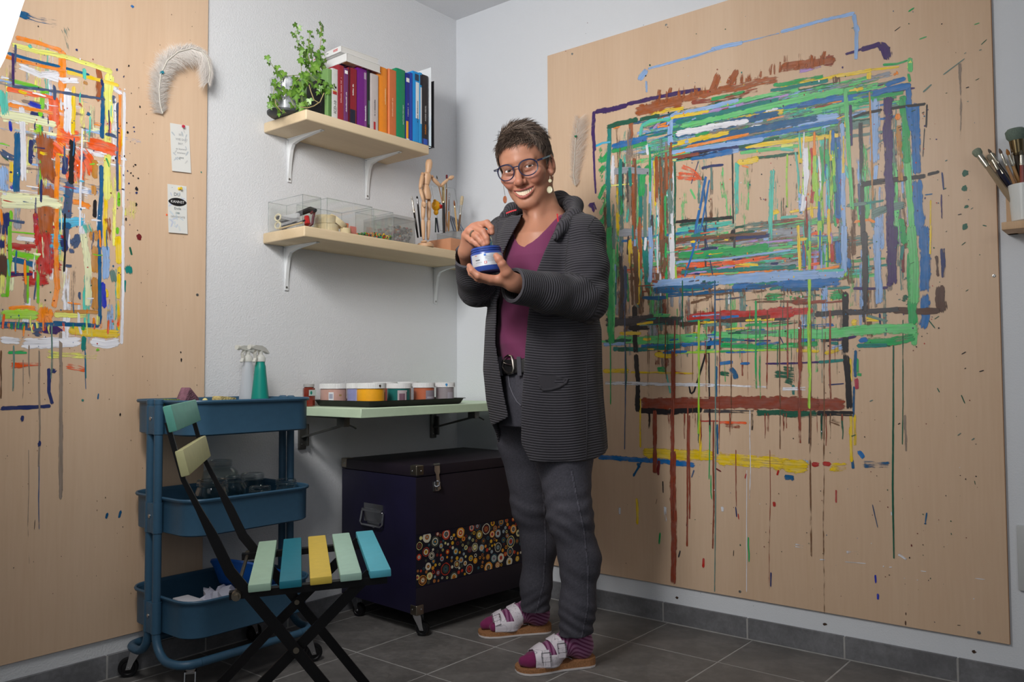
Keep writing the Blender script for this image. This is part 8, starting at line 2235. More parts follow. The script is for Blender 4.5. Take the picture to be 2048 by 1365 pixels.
# ---- jeans and belt
legN = ([pp(1112, 800, 2.49), pp(1126, 900, 2.465), pp(1140, 1035, 2.435), pp(1160, 1120, 2.43), pp(1155, 1215, 2.41), pp(1151, 1278, 2.405)], [0.108, 0.0860, 0.0625, 0.0570, 0.0480, 0.0500])
legF = ([pp(1058, 800, 2.62), pp(1052, 880, 2.635), pp(1062, 1010, 2.665), pp(1080, 1085, 2.69), pp(1072, 1170, 2.70), pp(1069, 1246, 2.705)], [0.108, 0.0860, 0.0600, 0.0570, 0.0470, 0.0480])
jl = [(705, 1001, 1160, 2.55, 0.128), (725, 1001, 1165, 2.55, 0.132), (760, 1003, 1172, 2.55, 0.142), (800, 1000, 1176, 2.55, 0.15), (850, 1000, 1172, 2.55, 0.13)]
JP = torso_profile(jl)
def jeans_solid(p):
    a = chain(p, legN[0], legN[1], 0.03); b_ = chain(p, legF[0], legF[1], 0.03)
    d = smin(smin(a, b_, 0.012), stack(p, JP), 0.04); w_ = np.zeros(len(p), np.float32)
    for (pts, zk, A, k1, ph, sg_) in ((legN, pts_z(1045, 2.43), .0020, 150, 0.3, 1), (legN, pts_z(1012, 2.43), .0017, 130, 1.1, -1), (legN, pts_z(1245, 2.41), .0026, 190, 0.8, 1), (legF, pts_z(1020, 2.67), .0018, 140, 0.2, 1), (legF, pts_z(1215, 2.70), .0022, 190, 0.6, -1), (legN, pts_z(1150, 2.42), .0016, 120, 0.6, 1)):
        near_ = (np.abs(p[:, 1]-pts[0][2][1]) < 0.11)
        w_ += near_*A*np.sin((p[:, 2]+sg_*0.42*p[:, 0]+0.25*p[:, 1])*k1+ph+1.5*np.sin(p[:, 0]*40))*np.exp(-((p[:, 2]-zk)/0.055)**2)
    return d+w_
def pts_z(y, d): return pp(1100, y, d)[2]
zhN, zhF, zwst = pp(1150, 1268, 2.405)[2], pp(1069, 1239, 2.705)[2], pp(1020, 714, 2.42)[2]
def jeans_sdf(p):
    d = jeans_solid(p); zb = np.where(p[:, 1] < pp(1100, 1200, 2.56)[1], zhN+0.07*(p[:, 0]-legN[0][-1][0]), zhF)
    o = np.maximum(d, p[:, 2]-zwst); return np.maximum(np.maximum(o, zb-p[:, 2]), -np.maximum(d+0.0065, p[:, 2]-zb-0.03))
def seam(V, pts, wref):
    z = np.array([pp(x, y, wref)[2] for x, y in pts])[::-1]; u = np.array([pp(x, y, wref)[0] for x, y in pts])[::-1]
    return np.interp(V[:, 2], z, u, left=9, right=9)
def jean_col(V):
    rs = np.random.RandomState(1); n = len(V); a = np.array(lin((70, 69, 77))[:3]); c = np.tile(a, (n, 1)); c *= (1+0.10*rs.randn(n))[:, None]
    for pts, w_, s_ in (([(1140, 935), (1153, 1000), (1166, 1060), (1172, 1130), (1172, 1200), (1160, 1262)], 2.42, 1), ([(1078, 930), (1086, 1000), (1090, 1080), (1086, 1160), (1068, 1235)], 2.69, 2)):
        u = seam(V, pts, w_); m_ = (np.abs(V[:, 0]-u) < 0.0014) & (np.abs(V[:, 1]-pp(1100, 1100, w_)[1]) < 0.10); c[m_] *= 1.9
        m2 = (np.abs(V[:, 0]-u-0.003) < 0.0016) & (np.abs(V[:, 1]-pp(1100, 1100, w_)[1]) < 0.10); c[m2] *= 0.6
    # faded thighs
    f_ = np.exp(-((V[:, 2]-pts_z(960, 2.42))/0.10)**2)*0.22; c *= (1+f_)[:, None]
    hem = ((V[:, 2] < np.where(V[:, 1] < pp(1100, 1200, 2.56)[1], zhN, zhF)+0.022)); c[hem] *= 0.9
    return np.clip(c, 0, 1)
denim = attr_mat('grey_denim', rough=0.82, bump=0.25, bscale=500, bdist=0.0008, spec=0.25)
jb = (np.array([pp(990, 900, 2.8)[0], pp(1100, 900, 2.28)[1], zhN-0.015]), np.array([pp(1225, 900, 2.5)[0], pp(1100, 900, 2.83)[1], zwst+0.02]))
jeans = sdf_obj('jeans', jeans_sdf, jb[0], jb[1], 0.0034, denim, woman, colors=jean_col)
def hem_ring(parent): pass
beltm = mat('black_leather', (30, 29, 30), 0.38, bump=0.15, bscale=180, bdist=0.001, spec=0.5)
zb0, zb1 = pp(1030, 748, 2.42)[2], pp(1030, 718, 2.42)[2]
def belt_sdf(p):
    uc, wc, hu, hw_, zs = JP(p[:, 2]); k0 = np.sqrt(((p[:, 0]-uc)/hu)**2+((p[:, 1]-wc)/hw_)**2); d = (k0-1)*np.minimum(hu, hw_)
    tilt = 0.05*(p[:, 0]-pp(1030, 735, 2.42)[0])
    return np.maximum(np.maximum(d-0.0085, -(d-0.002)), np.maximum(p[:, 2]-zb1-tilt, zb0+tilt-p[:, 2]))
belt = sdf_obj('belt', belt_sdf, (jb[0][0]-.02, jb[0][1], zb0-.03), (jb[1][0], jb[1][1], zb1+.03), 0.003, beltm, woman)
silver = mat('brushed_silver', (196, 190, 182), 0.28, 1.0, var=0.08, vscale=60)
def jeans_front(x, y, off=0.010, d0=2.30, fn=None):
    """first hit of a clothing surface along the pixel ray, pulled out by off"""
    fn = fn or jeans_solid; ds = np.linspace(d0, d0+0.5, 260); P = np.array([pp(x, y, d) for d in ds]).astype(np.float32); f_ = fn(P)
    i = np.argmax(f_ < off); return P[i].astype(float)
bpts = [(1009, 716), (1016, 711), (1023, 713), (1026, 722), (1028, 738), (1025, 746), (1016, 748), (1009, 742), (1005, 734)]
b = MB(); ring = [Vector(to_world(jeans_front(x, y, 0.012)[None])[0]) for x, y in bpts+bpts[:1]]
b.tube(ring, [0.0022, 0.003, 0.0040, 0.0052, 0.0052, 0.0045, 0.0038, 0.0022, 0.0022, 0.0022], 8); bk = b.build('buckle', silver, belt); bk['label'] = 'large silver buckle'
b = MB(); b.tube([Vector(to_world(jeans_front(x, y, 0.013)[None])[0]) for x, y in ((1006, 726), (1016, 730), (1027, 731))], 0.0016, 6); b.build('prong', silver, bk)
for x in (1038, 1001):
    b = MB(); b.bar([Vector(to_world(jeans_front(x+dx, y, 0.012)[None])[0]) for dx, y in ((-1, 714), (0, 730), (1, 752))], 0.012, 0.003, R0); b.build('belt_loop', mat('denim_plain', (74, 73, 80), 0.85, var=0.1, vscale=300), jeans)
b = MB(); b.tube([Vector(to_world(jeans_front(x, y, 0.003)[None])[0]) for x, y in ((1017, 752), (1019, 772), (1026, 790), (1034, 804), (1042, 812))], 0.0016, 6); b.build('fly_seam', mat('denim_light', (104, 103, 112), 0.85), jeans)

# ---- cardigan
card_lv = [(415, 1090, 1150, 2.60, 0.05), (440, 1010, 1185, 2.575, 0.115), (470, 996, 1190, 2.565, 0.145), (520, 985, 1186, 2.555, 0.158), (600, 976, 1192, 2.555, 0.165), (660, 971, 1203, 2.555, 0.17), (740, 968, 1203, 2.555, 0.175), (800, 974, 1206, 2.555, 0.178), (860, 986, 1212, 2.555, 0.18), (930, 992, 1217, 2.555, 0.182)]
CP = torso_profile(card_lv)
e1p = [(400, 1145), (418, 1128), (440, 1120), (470, 1104), (500, 1090), (551, 1070), (600, 1061), (632, 1056), (690, 1051), (748, 1047), (811, 1043), (880, 1042), (905, 1045), (922, 1054)]
e2p = [(400, 1060), (420, 1044), (434, 1041), (478, 1018), (513, 1002), (560, 996), (600, 994), (687, 991), (719, 996), (779, 1006), (828, 1016), (850, 1020)]
e1 = np.array([pp(x, y, 2.40)[[0, 2]] for y, x in e1p])[::-1]; e2 = np.array([pp(x, y, 2.45)[[0, 2]] for y, x in e2p])[::-1]
cuffdir_l = (wr_l-el_l)/np.linalg.norm(wr_l-el_l); cuff_l = pp(1024, 570, 2.262); cuff_r = pp(936, 509, 2.352); cuffdir_r = (wr_r-el_r)/np.linalg.norm(wr_r-el_r)
slL = ([sh_l+np.array([-.006, 0, .006]), (sh_l+el_l)/2+np.array([.006, 0, 0]), el_l+np.array([0.004, 0.0, -.004]), (el_l+cuff_l)/2+np.array([0, 0, -.004]), cuff_l+cuffdir_l*0.06], [0.066, 0.066, 0.064, 0.055, 0.0455])
slR = ([sh_r, (sh_r+el_r)/2, el_r+np.array([-.004, 0, -.006]), (el_r+cuff_r)/2+np.array([-.002, 0, -.004]), cuff_r+cuffdir_r*0.06], [0.062, 0.058, 0.056, 0.050, 0.042])
hoodA = [pp(1008, 432, 2.62), pp(1024, 421, 2.66), pp(1070, 408, 2.72), pp(1120, 402, 2.68), pp(1148, 412, 2.58), pp(1150, 432, 2.475), pp(1127, 452, 2.435), pp(1112, 475, 2.41)]
def sleeve(p, S, grow=0.0):
    return chain(p, S[0], [r+grow for r in S[1]], 0.025)
def folds(p):
    w_ = 0.0035*np.sin(p[:, 0]*46+p[:, 1]*38+0.8*np.sin(p[:, 2]*9))*np.clip((pts_z(560, 2.5)-p[:, 2])/0.25, 0, 1)
    e = np.linalg.norm(p-el_l.astype(np.float32), axis=1); w_ += 0.0045*np.sin((p[:, 2]*1.0-p[:, 0]*0.7)*95)*np.exp(-(e/0.085)**2)
    s_ = np.linalg.norm(p-pp(1150, 500, 2.43).astype(np.float32), axis=1); w_ += 0.0035*np.sin((p[:, 0]+0.5*p[:, 2])*80)*np.exp(-(s_/0.09)**2)
    e = np.linalg.norm(p-el_r.astype(np.float32), axis=1); w_ += 0.003*np.sin((p[:, 2]+p[:, 0]*0.5)*95)*np.exp(-(e/0.08)**2)
    return w_
def card_solid(p, grow=0.0):
    b_ = stack(p, CP)-grow; sL, sR = sleeve(p, slL, grow), sleeve(p, slR, grow)
    sho = smin(cone(p, NB+np.array([.012, 0.03, -0.006]), sh_l+np.array([0, 0, .002]), 0.048+grow, 0.062+grow), cone(p, NB+np.array([-.012, 0.03, -0.006]), sh_r, 0.044+grow, 0.058+grow), 0.02)
    b_ = smin(b_, sho, 0.03)
    return b_, sL, sR
zhemL, zhemR = pp(1120, 921, 2.42)[2], pp(985, 851, 2.5)[2]
def card_sdf(p):
    b_, sL, sR = card_solid(p); f_ = folds(p)
    outer = smin(smin(b_, sL, 0.016), sR, 0.016)+f_
    bi, li, ri = b_+0.011, sL+0.010, sR+0.010
    inner = smin(smin(bi, li, 0.016), ri, 0.016)+f_
    d = np.maximum(outer, -inner)
    # front opening
    u1 = np.interp(p[:, 2], e1[:, 1], e1[:, 0]); u2 = np.interp(p[:, 2], e2[:, 1], e2[:, 0]); wc = CP(p[:, 2])[1]
    notarm = np.minimum(sL, sR)-0.013
    gap = np.maximum(np.maximum(p[:, 0]-u1, u2-p[:, 0]), p[:, 1]-(wc-0.0))
    gap = np.maximum(gap, -notarm)
    d = smax(d, -gap, 0.004)
    # neck hole
    d = smax(d, -cone(p, hw((0, -0.02, -0.05)), NB+np.array([0.004, 0.0, -.02]), 0.056, 0.066), 0.006)
    # hem: longer at the back and on her left side
    uh = np.interp(p[:, 0], [pp(985, 850, 2.5)[0], pp(1017, 835, 2.5)[0], pp(1040, 900, 2.45)[0], pp(1060, 921, 2.42)[0], pp(1180, 921, 2.45)[0], pp(1216, 900, 2.55)[0]], [pp(985, 852, 2.5)[2], pp(1017, 832, 2.5)[2], pp(1040, 880, 2.45)[2], zhemL, zhemL, pp(1216, 897, 2.55)[2]])
    bk_ = np.clip((p[:, 1]-wc)/0.08, 0, 1); uh = uh*(1-bk_)+pp(1100, 900, 2.7)[2]*bk_
    d = np.maximum(d, np.where(np.minimum(sL, sR) < 0.012, -1.0, uh-p[:, 2]))
    # cuffs
    for c_, dr_, S in ((cuff_l, cuffdir_l, slL), (cuff_r, cuffdir_r, slR)):
        pl_ = (p-c_.astype(np.float32))@dr_.astype(np.float32); nearc = np.linalg.norm(p-c_.astype(np.float32), axis=1) < 0.13
        d = np.where(nearc, np.maximum(d, pl_), d)
    # rolled edge bands along the front, and the hood lying on the shoulders
    hood = chain(p, hoodA, [0.014, 0.021, 0.028, 0.029, 0.026, 0.021, 0.015, 0.010], 0.02)
    d = smin(d, hood, 0.010)
    return d
def rib_attr(V):
    p = V.astype(np.float32); b_, sL, sR = card_solid(p); out = p[:, 2]+0.010*np.sin(p[:, 0]*14)+0.03*(p[:, 0])
    hood = chain(p, hoodA, [0.014, 0.021, 0.028, 0.029, 0.026, 0.021, 0.015, 0.010], 0.02)
    def along(S, e_):
        ua = (S[0][2]-S[0][0]); ua = ua/np.linalg.norm(ua); fa = (S[0][4]-S[0][2]); Lf = np.linalg.norm(fa); fa = fa/Lf; L_ = np.linalg.norm(S[0][2]-S[0][0])
        cu, cf = (p-S[0][0].astype(np.float32))@ua.astype(np.float32), L_+(p-S[0][2].astype(np.float32))@fa.astype(np.float32)
        du = cone(p, S[0][0], S[0][2], .06, .06); df = cone(p, S[0][2], S[0][4], .06, .045)
        return np.where(df < du, cf, cu)
    aL, aR = along(slL, el_l), along(slR, el_r)
    out = np.where((sL < b_-0.004), aL, out); out = np.where((sR < b_-0.004) & (sR < sL), aR, out)
    out = np.where(hood < np.minimum(b_, np.minimum(sL, sR))-0.004, p[:, 0]*0.75+p[:, 1]*0.55, out)
    return out
card_m = bpy.data.materials.new('charcoal_rib_knit'); t = NT(card_m); a = t.n('ShaderNodeAttribute', attribute_name='rib')
mu = t.n('ShaderNodeMath', operation='MULTIPLY'); mu.inputs[1].default_value = 2*PI/0.0074; t.l(a.outputs['Fac'], mu.inputs[0])
sn = t.n('ShaderNodeMath', operation='SINE'); t.l(mu.outputs[0], sn.inputs[0])
nm_ = t.n('ShaderNodeMath', operation='MULTIPLY_ADD'); nm_.inputs[1].default_value = 0.5; nm_.inputs[2].default_value = 0.5; t.l(sn.outputs[0], nm_.inputs[0])
pw = t.n('ShaderNodeMath', operation='POWER'); pw.inputs[1].default_value = 0.6; t.l(nm_.outputs[0], pw.inputs[0])
nk_ = t.n('ShaderNodeTexNoise', Scale=700.0, Detail=2.0); t.l(t.coord(), nk_.inputs['Vector'])
ad_ = t.n('ShaderNodeMath', operation='MULTIPLY_ADD'); ad_.inputs[1].default_value = 0.25; t.l(nk_.outputs['Fac'], ad_.inputs[0]); t.l(pw.outputs[0], ad_.inputs[2])
t.l(t.ramp(pw.outputs[0], [(0.0, (40, 38, 43)), (0.75, (72, 70, 76))]), t.b.inputs['Base Color'])  # grooves between ribs darker: their shade is painted into the yarn colour
t.b.inputs['Roughness'].default_value = 0.9; t.b.inputs['Specular IOR Level'].default_value = 0.2; t.b.inputs['Sheen Weight'].default_value = 0.1
t.bump(ad_.outputs[0], 0.85, 0.0030)
cb = (np.minimum(pp(915, 930, 2.3), np.array([9, pp(1000, 600, 2.2)[1], 9])), np.maximum(pp(1232, 392, 2.6), np.array([-9, pp(1000, 600, 2.82)[1], -9])))
clo = np.array([pp(912, 600, 2.4)[0], pp(1000, 600, 2.2)[1], zhemL-0.03]); chi = np.array([pp(1235, 600, 2.6)[0], pp(1000, 600, 2.83)[1], pp(1100, 385, 2.7)[2]])
cardigan = sdf_obj('cardigan', card_sdf, clo, chi, 0.0036, card_m, woman, attrs={'rib': rib_attr})
# plain edge bands, red neck tape, pocket
def card_hit(x, y, off=0.002, d0=2.20):
    fn = lambda P: np.minimum.reduce(card_solid(P))+folds(P); ds = np.linspace(d0, d0+0.55, 300); P = np.array([pp(x, y, d) for d in ds]).astype(np.float32); f_ = fn(P); i = np.argmax(f_ < off); return Vector(to_world(P[i].astype(float)[None])[0])
band = mat('charcoal_band', (54, 52, 57), 0.9, bump=0.2, bscale=600, bdist=0.0008)
redtape = mat('red_tape', (196, 44, 54), 0.6)
b = MB(); b.bar([card_hit(x, y, 0.004) for x, y in ((1114.5, 428), (1115.5, 440), (1119, 452))], 0.004, 0.0014, R0); b.build('neck_tape', redtape, cardigan)
b = MB(); b.bar([card_hit(x, y, 0.004) for x, y in ((1012, 427), (1022, 423), (1033, 420))], 0.004, 0.0014, (0, 0, 1)); b.build('neck_tape', redtape, cardigan)
pk = [(1074, 752), (1090, 751), (1110, 752), (1132, 758), (1130, 766), (1118, 773), (1102, 778), (1088, 779), (1079, 770)]
b = MB(); P3_ = [card_hit(x, y, 0.0015) for x, y in pk]; cpk = sum(P3_, Vector())/len(P3_); b.add(P3_+[cpk], [(i, (i+1) % len(P3_), len(P3_)) for i in range(len(P3_))], 0, True); b.build('pocket_lining', band, cardigan)
b = MB(); b.tube([card_hit(x, y, 0.002) for x, y in ((1136, 757), (1132, 766), (1118, 774.5), (1102, 779.5), (1086, 780.5), (1078, 773))], [0.002, 0.004, 0.0045, 0.0045, 0.004, 0.002], 8); b.build('pocket_edge', band, cardigan)
b = MB(); b.tube([card_hit(x, y, 0.0) for x, y in ((1172, 662), (1173, 720), (1174, 790), (1174, 860), (1172, 918))], 0.0016, 6); b.build('side_seam', band, cardigan)

# ---- socks and sandals
stripe_m = bpy.data.materials.new('striped_sock'); t = NT(stripe_m); a = t.n('ShaderNodeAttribute', attribute_name='stripe')
t.l(t.ramp(a.outputs['Fac'], [(0.0, (122, 28, 84)), (0.15, (122, 28, 84)), (0.2, (104, 34, 82)), (0.5, (104, 34, 82)), (0.62, (150, 96, 134)), (1.0, (150, 96, 134))]), t.b.inputs['Base Color']); t.b.inputs['Roughness'].default_value = 0.9; t.b.inputs['Sheen Weight'].default_value = 0.2
nb = t.n('ShaderNodeTexNoise', Scale=500.0, Detail=2.0); t.l(t.coord(), nb.inputs['Vector']); t.bump(nb.outputs['Fac'], 0.3, 0.001)
cork = mat('cork', (160, 112, 74), 0.85, var=0.28, vscale=260, bump=0.2, bscale=300, bdist=0.001); outsole = mat('pale_outsole', (214, 206, 204), 0.7)
strap_m = bpy.data.materials.new('white_vine_leather'); t = NT(strap_m); v_ = t.coord((1, 1, 1))
vo = t.n('ShaderNodeTexNoise', Scale=26.0, Detail=0.0, Distortion=1.6); t.l(v_, vo.inputs['Vector'])
s1 = t.n('ShaderNodeMath', operation='SUBTRACT'); s1.inputs[1].default_value = 0.5; t.l(vo.outputs['Fac'], s1.inputs[0]); ab = t.n('ShaderNodeMath', operation='ABSOLUTE'); t.l(s1.outputs[0], ab.inputs[0])
t.l(t.ramp(ab.outputs[0], [(0.0, (128, 126, 138)), (0.005, (150, 148, 158)), (0.012, (222, 214, 222)), (1.0, (222, 214, 222))]), t.b.inputs['Base Color']); t.b.inputs['Roughness'].default_value = 0.45
def foot(heel_px, toe_px, ank, side, buckles):
    Hh = to_uwz(on(2, 0.0, *heel_px)); Tt = to_uwz(on(2, 0.0, *toe_px)); L_ = np.linalg.norm(Tt-Hh); ex = (Tt-Hh)/L_; ey = np.cross(np.array([0, 0, 1.0]), ex)
    S0 = 0.018                                              # top of the footbed
    F = lambda s_, y, z: Hh+ex*s_*L_+ey*y+np.array([0, 0, z])
    ankle = np.array([ank[0], ank[1], 0.105])
    def fs_(p):
        d = ell(p, F(0.16, 0, S0+0.030), (0.032,)*3); d = smin(d, cone(p, F(0.17, 0, 0.066), np.array([ank[0], ank[1], 0.13]), 0.036, 0.037), 0.02)
        d = smin(d, cone(p, np.array([ank[0], ank[1], 0.13]), np.array([ank[0]+0.004, ank[1], 0.19]), 0.037, 0.036), 0.02)
        d = smin(d, cone(p, F(0.26, 0, 0.078), F(0.66, side*0.004, 0.042), 0.036, 0.030), 0.025)
        d = smin(d, cone(p, F(0.60, side*0.020, 0.039), F(0.84, side*0.016, 0.033), 0.027, 0.018), 0.02)
        d = smin(d, cone(p, F(0.58, -side*0.018, 0.036), F(0.80, -side*0.022, 0.030), 0.025, 0.015), 0.02)
        d = smin(d, cone(p, F(0.84, side*0.014, 0.032), F(0.915, side*0.008, 0.031), 0.019, 0.015), 0.012)
        return smax(d, S0-0.001-p[:, 2], 0.004)
    def stripe(V):
        s_ = (V-Hh)@ex/L_
        k_ = np.clip((s_-0.22)/0.25, 0, 1); k_ = k_*k_*(3-2*k_); c_ = (V[:, 2]-0.12*s_)*(1-k_)+(0.22*s_-0.02)*k_; st = 0.5+0.5*np.sin(2*PI*c_/0.0115)
        return np.where(s_ > 0.80, 0.05, 0.22+0.78*st)
    lo = np.minimum(F(-.1, -.07, 0), F(1.1, .07, 0)); lo = np.minimum(lo, F(-.1, .07, 0)); lo = np.minimum(lo, F(1.1, -.07, 0)); hi = np.maximum(np.maximum(F(-.1, -.07, 0), F(1.1, .07, 0)), np.maximum(F(-.1, .07, 0), F(1.1, -.07, 0))); hi[2] = 0.20; lo[2] = 0.012
    sdf_obj('sock', fs_, lo, hi, 0.003, stripe_m, woman, attrs={'stripe': stripe})
    # sole
    out = [(0.0, 0.008), (0.008, 0.018), (0.03, 0.026), (0.06, 0.030), (0.10, 0.033), (0.25, 0.033), (0.45, 0.034), (0.62, 0.042), (0.76, 0.046), (0.88, 0.042), (0.94, 0.034), (0.98, 0.022), (1.0, 0.008)]
    big = 0.003; poly = [(s_, side*(w_+big)) for s_, w_ in out]+[(s_, -side*(w_+big)*(1.0 if s_ < .5 else 0.94)) for s_, w_ in out[::-1]]
    def extr(z0f, z1f, name, m_, parent, grow=0.0):
        n = len(poly); vs = []
        for zf in (z0f, z1f):
            for s_, y in poly: vs.append(F(s_, y*(1+grow), zf(s_)))
        b = MB(); b.add([tuple(v) for v in to_world(np.array(vs))], [tuple(range(n))[::-1], tuple(range(n, 2*n))]+[(i, (i+1) % n, n+(i+1) % n, n+i) for i in range(n)]); return b.build(name, m_, parent)
    sole = extr(lambda s_: 0.001, lambda s_: 0.0065, 'sandal', outsole, woman, 0.03); sole['label'] = 'white patterned two strap sandal'
    extr(lambda s_: 0.0065, lambda s_: 0.0275-0.0125*s_, 'cork_sole', cork, sole)
    # strap: wraps the foot from edge to edge with a cut-out between the two bands
    ns, nphi = 40, 40; s0, s1 = 0.30, 0.80; vs = []; grid = {}
    for i in range(ns+1):
        for j in range(nphi+1):
            v = 2*j/nphi-1; s_ = s0+(s1-s0)*i/ns
            slant = 0.10*(abs(v)**1.5) if True else 0; s2 = s_-0.04+(0.08*(1-abs(v)))*(1 if i < ns/2 else -0.2)
            s2 = s_+(1-abs(v))*0.21*(1-i/ns); c_ = F(s2, 0, 0.026); ph = v*math.radians(100); dirv = ey*math.sin(ph)+np.array([0, 0, 1.0])*math.cos(ph)
            rr = np.linspace(0.0, 0.075, 120); P = (c_[None]+rr[:, None]*dirv[None]).astype(np.float32); P2 = P.copy(); P2[:, 2] = np.maximum(P2[:, 2], S0+0.008); f_ = fs_(P2)
            k_ = np.argmax(f_ > 0.0035) if (f_ > 0.0035).any() else 110; p = c_+dirv*rr[k_]
            if p[2] < 0.016: p[2] = 0.016
            grid[i, j] = len(vs); vs.append(p)
    fsq = []
    for i in range(ns):
        for j in range(nphi):
            v = abs(2*(j+.5)/nphi-1); t_ = (i+.5)/ns
            cut = 0.38 < t_ < 0.62 and v < 0.60
            lowcut = (t_ < 0.02+0.10*max(0, 0.5-v)) 
            if cut: continue
            fsq.append((grid[i, j], grid[i+1, j], grid[i+1, j+1], grid[i, j+1]))
    Wv_ = to_world(np.array(vs)); me = bpy.data.meshes.new('strap'); me.from_pydata([tuple(v) for v in Wv_], [], fsq); me.materials.append(strap_m); me.polygons.foreach_set('use_smooth', [True]*len(fsq)); me.update()
    bm = bmesh.new(); bm.from_mesh(me); bmesh.ops.recalc_face_normals(bm, faces=bm.faces[:]); bmesh.ops.delete(bm, geom=[v for v in bm.verts if not v.link_faces], context='VERTS'); bm.to_mesh(me); bm.free()
    so = link('strap', me, sole); md = so.modifiers.new('thick', 'SOLIDIFY'); md.thickness = 0.0028; md.offset = 0.0
    for (x, y, dd) in buckles:
        ds = np.linspace(dd-0.12, dd+0.15, 240); P = np.array([pp(x, y, q_) for q_ in ds]).astype(np.float32); f_ = fs_(P); i = np.argmax(f_ < 0.009); c_ = P[i].astype(float)
        e_ = 1e-3; g = np.array([fs_((c_+e_*np.eye(3)[k])[None].astype(np.float32))[0]-fs_((c_-e_*np.eye(3)[k])[None].astype(np.float32))[0] for k in range(3)]); g /= np.linalg.norm(g)
        ax_ = ex-g*(ex@g); ax_ /= np.linalg.norm(ax_); ay = np.cross(g, ax_)
        Q = lambda a, b_, h=0.0: Vector(to_world((c_+ax_*a+ay*b_+g*h)[None])[0])
        b = MB(); b.tube([Q(-.013, -.012), Q(.013, -.012), Q(.013, .012), Q(-.013, .012), Q(-.013, -.012)], 0.0014, 6); bu = b.build('buckle', chrome, sole)
        b = MB(); b.tube([Q(-.013, 0, .001), Q(.013, 0, .001)], 0.0012, 6); b.build('prong', chrome, bu)
        b = MB(); b.bar([Q(0, -.020, -.002), Q(0, 0, .001), Q(0, .014, -.0005), Q(0, .026, -.004)], 0.019, 0.0022, Vector(to_world((c_+ax_)[None])[0])-Vector(to_world(c_[None])[0])); b.build('strap_end', strap_m, bu)
foot((1187, 1328), (1032, 1345), legN[0][-1], 1, [(1124, 1297, 2.36), (1093, 1316, 2.34)])
foot((1101, 1262), (957, 1272), legF[0][-1], -1, [(993, 1237, 2.70)])

# ---- ring
rp = LH and RH['ring'][0]; a_ = Vector(to_world((rp[1]*0.45+rp[2]*0.55)[None])[0]); dr = Vector(to_world(rp[2][None])[0])-Vector(to_world(rp[1][None])[0])
Mr = Matrix.Translation(a_) @ dr.to_track_quat('Z', 'Y').to_matrix().to_4x4()
b = MB(); b.lathe([(0.0108, -0.0024), (0.0119, -0.0024), (0.0122, 0), (0.0119, 0.0024), (0.0108, 0.0024)], 28, M=Mr, closed=True); rg = b.build('ring', nickel, woman); rg['label'] = 'silver ring'

# ---- paint jar in her hand, and the palette knife
JC = Vector(at(974.5, 521, 2.272)); tilt = Matrix.Rotation(math.radians(7), 4, Vector(-F0)) ; upv = (tilt.to_3x3() @ Vector((0, 0, 1)))
jz = upv.normalized(); jx = (Vector(R0)-jz*Vector(R0).dot(jz)).normalized(); MJ = frame(JC, jx, jz.cross(jx), jz)
jar = thing('paint_jar', 'open blue paint jar with a silver label, held in her left hand', 'jar', JC-jz*0.034)
jblue = mat('jar_blue_plastic', (48, 72, 148), 0.28, spec=0.5, trans=0.0); jdark = mat('jar_paint_blue', (30, 52, 150), 0.3)
b = MB(); b.lathe([(0.036, -0.034), (0.042, -0.032), (0.0445, -0.026), (0.0445, 0.017), (0.0435, 0.0190), (0.0405, 0.0195), (0.0405, 0.0215), (0.0425, 0.0225), (0.0425, 0.0245), (0.0405, 0.0255), (0.0405, 0.027), (0.0425, 0.028), (0.0425, 0.030), (0.0405, 0.031), (0.0405, 0.034), (0.038, 0.034), (0.038, 0.010), (0, 0.010)], 48, M=MJ)
b.build('jar_body', jblue, jar)
MB().lathe([(0.0375, 0.012), (0.030, 0.014), (0.01, 0.0125), (0, 0.0125)], 32, M=MJ).build('paint_fill', jdark, jar)
lab = bpy.data.materials.new('silver_label'); t = NT(lab); t.b.inputs['Base Color'].default_value = lin((206, 210, 218)); t.b.inputs['Roughness'].default_value = 0.35; t.b.inputs['Metallic'].default_value = 0.35
a0, a1 = -2.75, -0.25; b = MB(); n = 28; vs = []; fs = []
for k in range(n+1):
    a = a0+(a1-a0)*k/n
    for z in (-0.019, 0.0135): vs.append((0.0448*math.cos(a), 0.0448*math.sin(a), z))
for k in range(n): fs.append((2*k, 2*k+2, 2*k+3, 2*k+1))
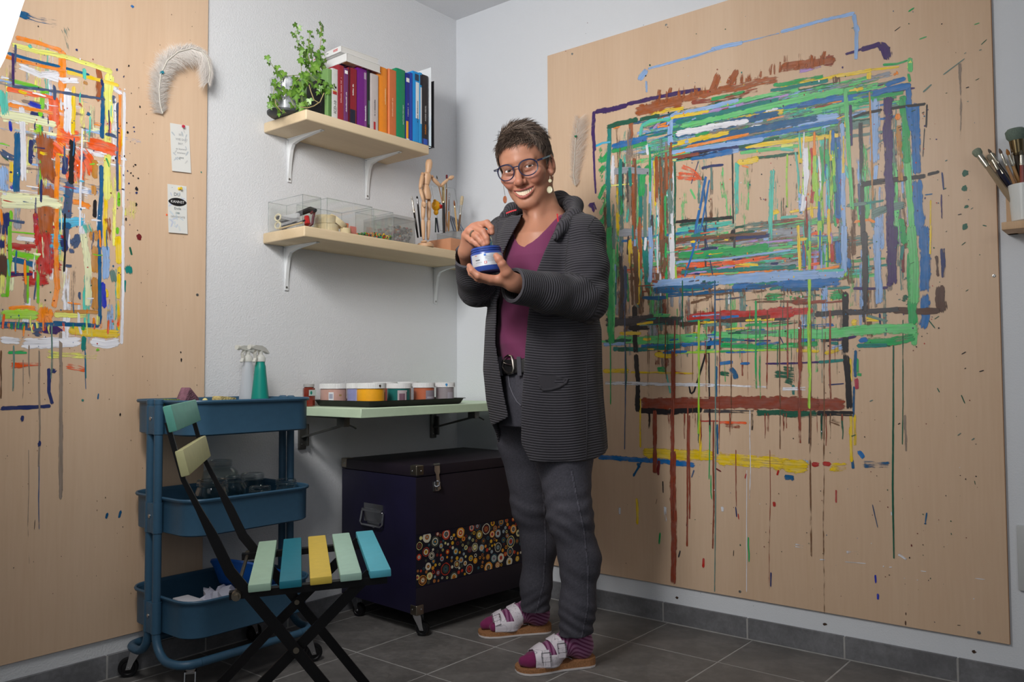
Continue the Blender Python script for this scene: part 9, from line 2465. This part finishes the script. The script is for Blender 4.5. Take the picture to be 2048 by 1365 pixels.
# the label faces the viewer: rotate so that -y of the jar frame is the camera side
b.add(vs, fs, 0, True, MJ); lb = b.build('label', lab, jar)
def wrap_rect(x0, x1, z0, z1, m_, nm, parent, r=0.0450):
    b = MB(); vs = []; fs = []; n = 5
    for k in range(n+1):
        a = -PI/2+(x0+(x1-x0)*k/n)/r
        for z in (z0, z1): vs.append((r*math.cos(a), r*math.sin(a), z))
    for k in range(n): fs.append((2*k, 2*k+2, 2*k+3, 2*k+1))
    b.add(vs, fs, 0, True, MJ); return b.build(nm, m_, parent)
ink = mat('label_ink', (60, 64, 74), 0.6); redink = mat('red_ink', (200, 40, 44), 0.6); greyink = mat('grey_ink', (140, 146, 156), 0.6); whiteink = mat('white_ink', (240, 240, 240), 0.6)
wrap_rect(-0.034, -0.020, -0.0035, -0.0012, ink, 'print', lb); wrap_rect(-0.034, -0.028, 0.0095, 0.0110, redink, 'print', lb)
wrap_rect(-0.008, -0.001, -0.0140, -0.0075, redink, 'print', lb); wrap_rect(-0.0058, -0.0032, -0.0132, -0.0083, whiteink, 'print', lb, 0.0452); wrap_rect(-0.0068, -0.0022, -0.0117, -0.0098, whiteink, 'print', lb, 0.0452)
for k in range(7): wrap_rect(0.001 if k > 3 else -0.004, 0.024-(k % 3)*0.002, 0.0065-k*0.0026, 0.0075-k*0.0026, greyink, 'print', lb)
for k in range(5): wrap_rect(-0.034+k*0.0042, -0.032+k*0.0042, -0.0105, -0.0085, greyink, 'print', lb)
wrap_rect(-0.007, -0.001, 0.007, 0.0125, mat('blue_paint_spot', (70, 120, 200), 0.4), 'paint_drop', lb, 0.0451)
kn = thing('palette_knife', 'small palette knife with turquoise painted blade held between her right fingers', 'knife', at(978, 470, 2.262))
b = MB(); p0, p1, p2 = Vector(at(975, 462, 2.268)), Vector(at(980, 480, 2.266)), Vector(at(986, 503, 2.262)); b.bar([p0, p1, p2], [0.009, 0.0100, 0.0098], 0.0012, jx)
kblade = bpy.data.materials.new('painted_blade'); t = NT(kblade); nz = t.n('ShaderNodeTexNoise', Scale=70.0, Detail=1.0); t.l(t.coord(), nz.inputs['Vector']); t.l(t.ramp(nz.outputs['Fac'], [(0.3, (80, 180, 224)), (0.45, (120, 206, 232)), (0.55, (226, 234, 190)), (0.7, (40, 110, 200))]), t.b.inputs['Base Color']); t.b.inputs['Roughness'].default_value = 0.35
b.build('blade', kblade, kn)
b = MB(); b.bar([Vector(at(986, 502, 2.262)), Vector(at(987.5, 512, 2.262))], [0.0100, 0.0095], 0.0016, jx); b.build('paint_tip', jdark, kn)
b = MB(); b.tube([Vector(at(971, 452, 2.280)), p0], 0.0028, 8); b.build('handle', mat('turquoise_handle', (90, 180, 210), 0.5), kn)
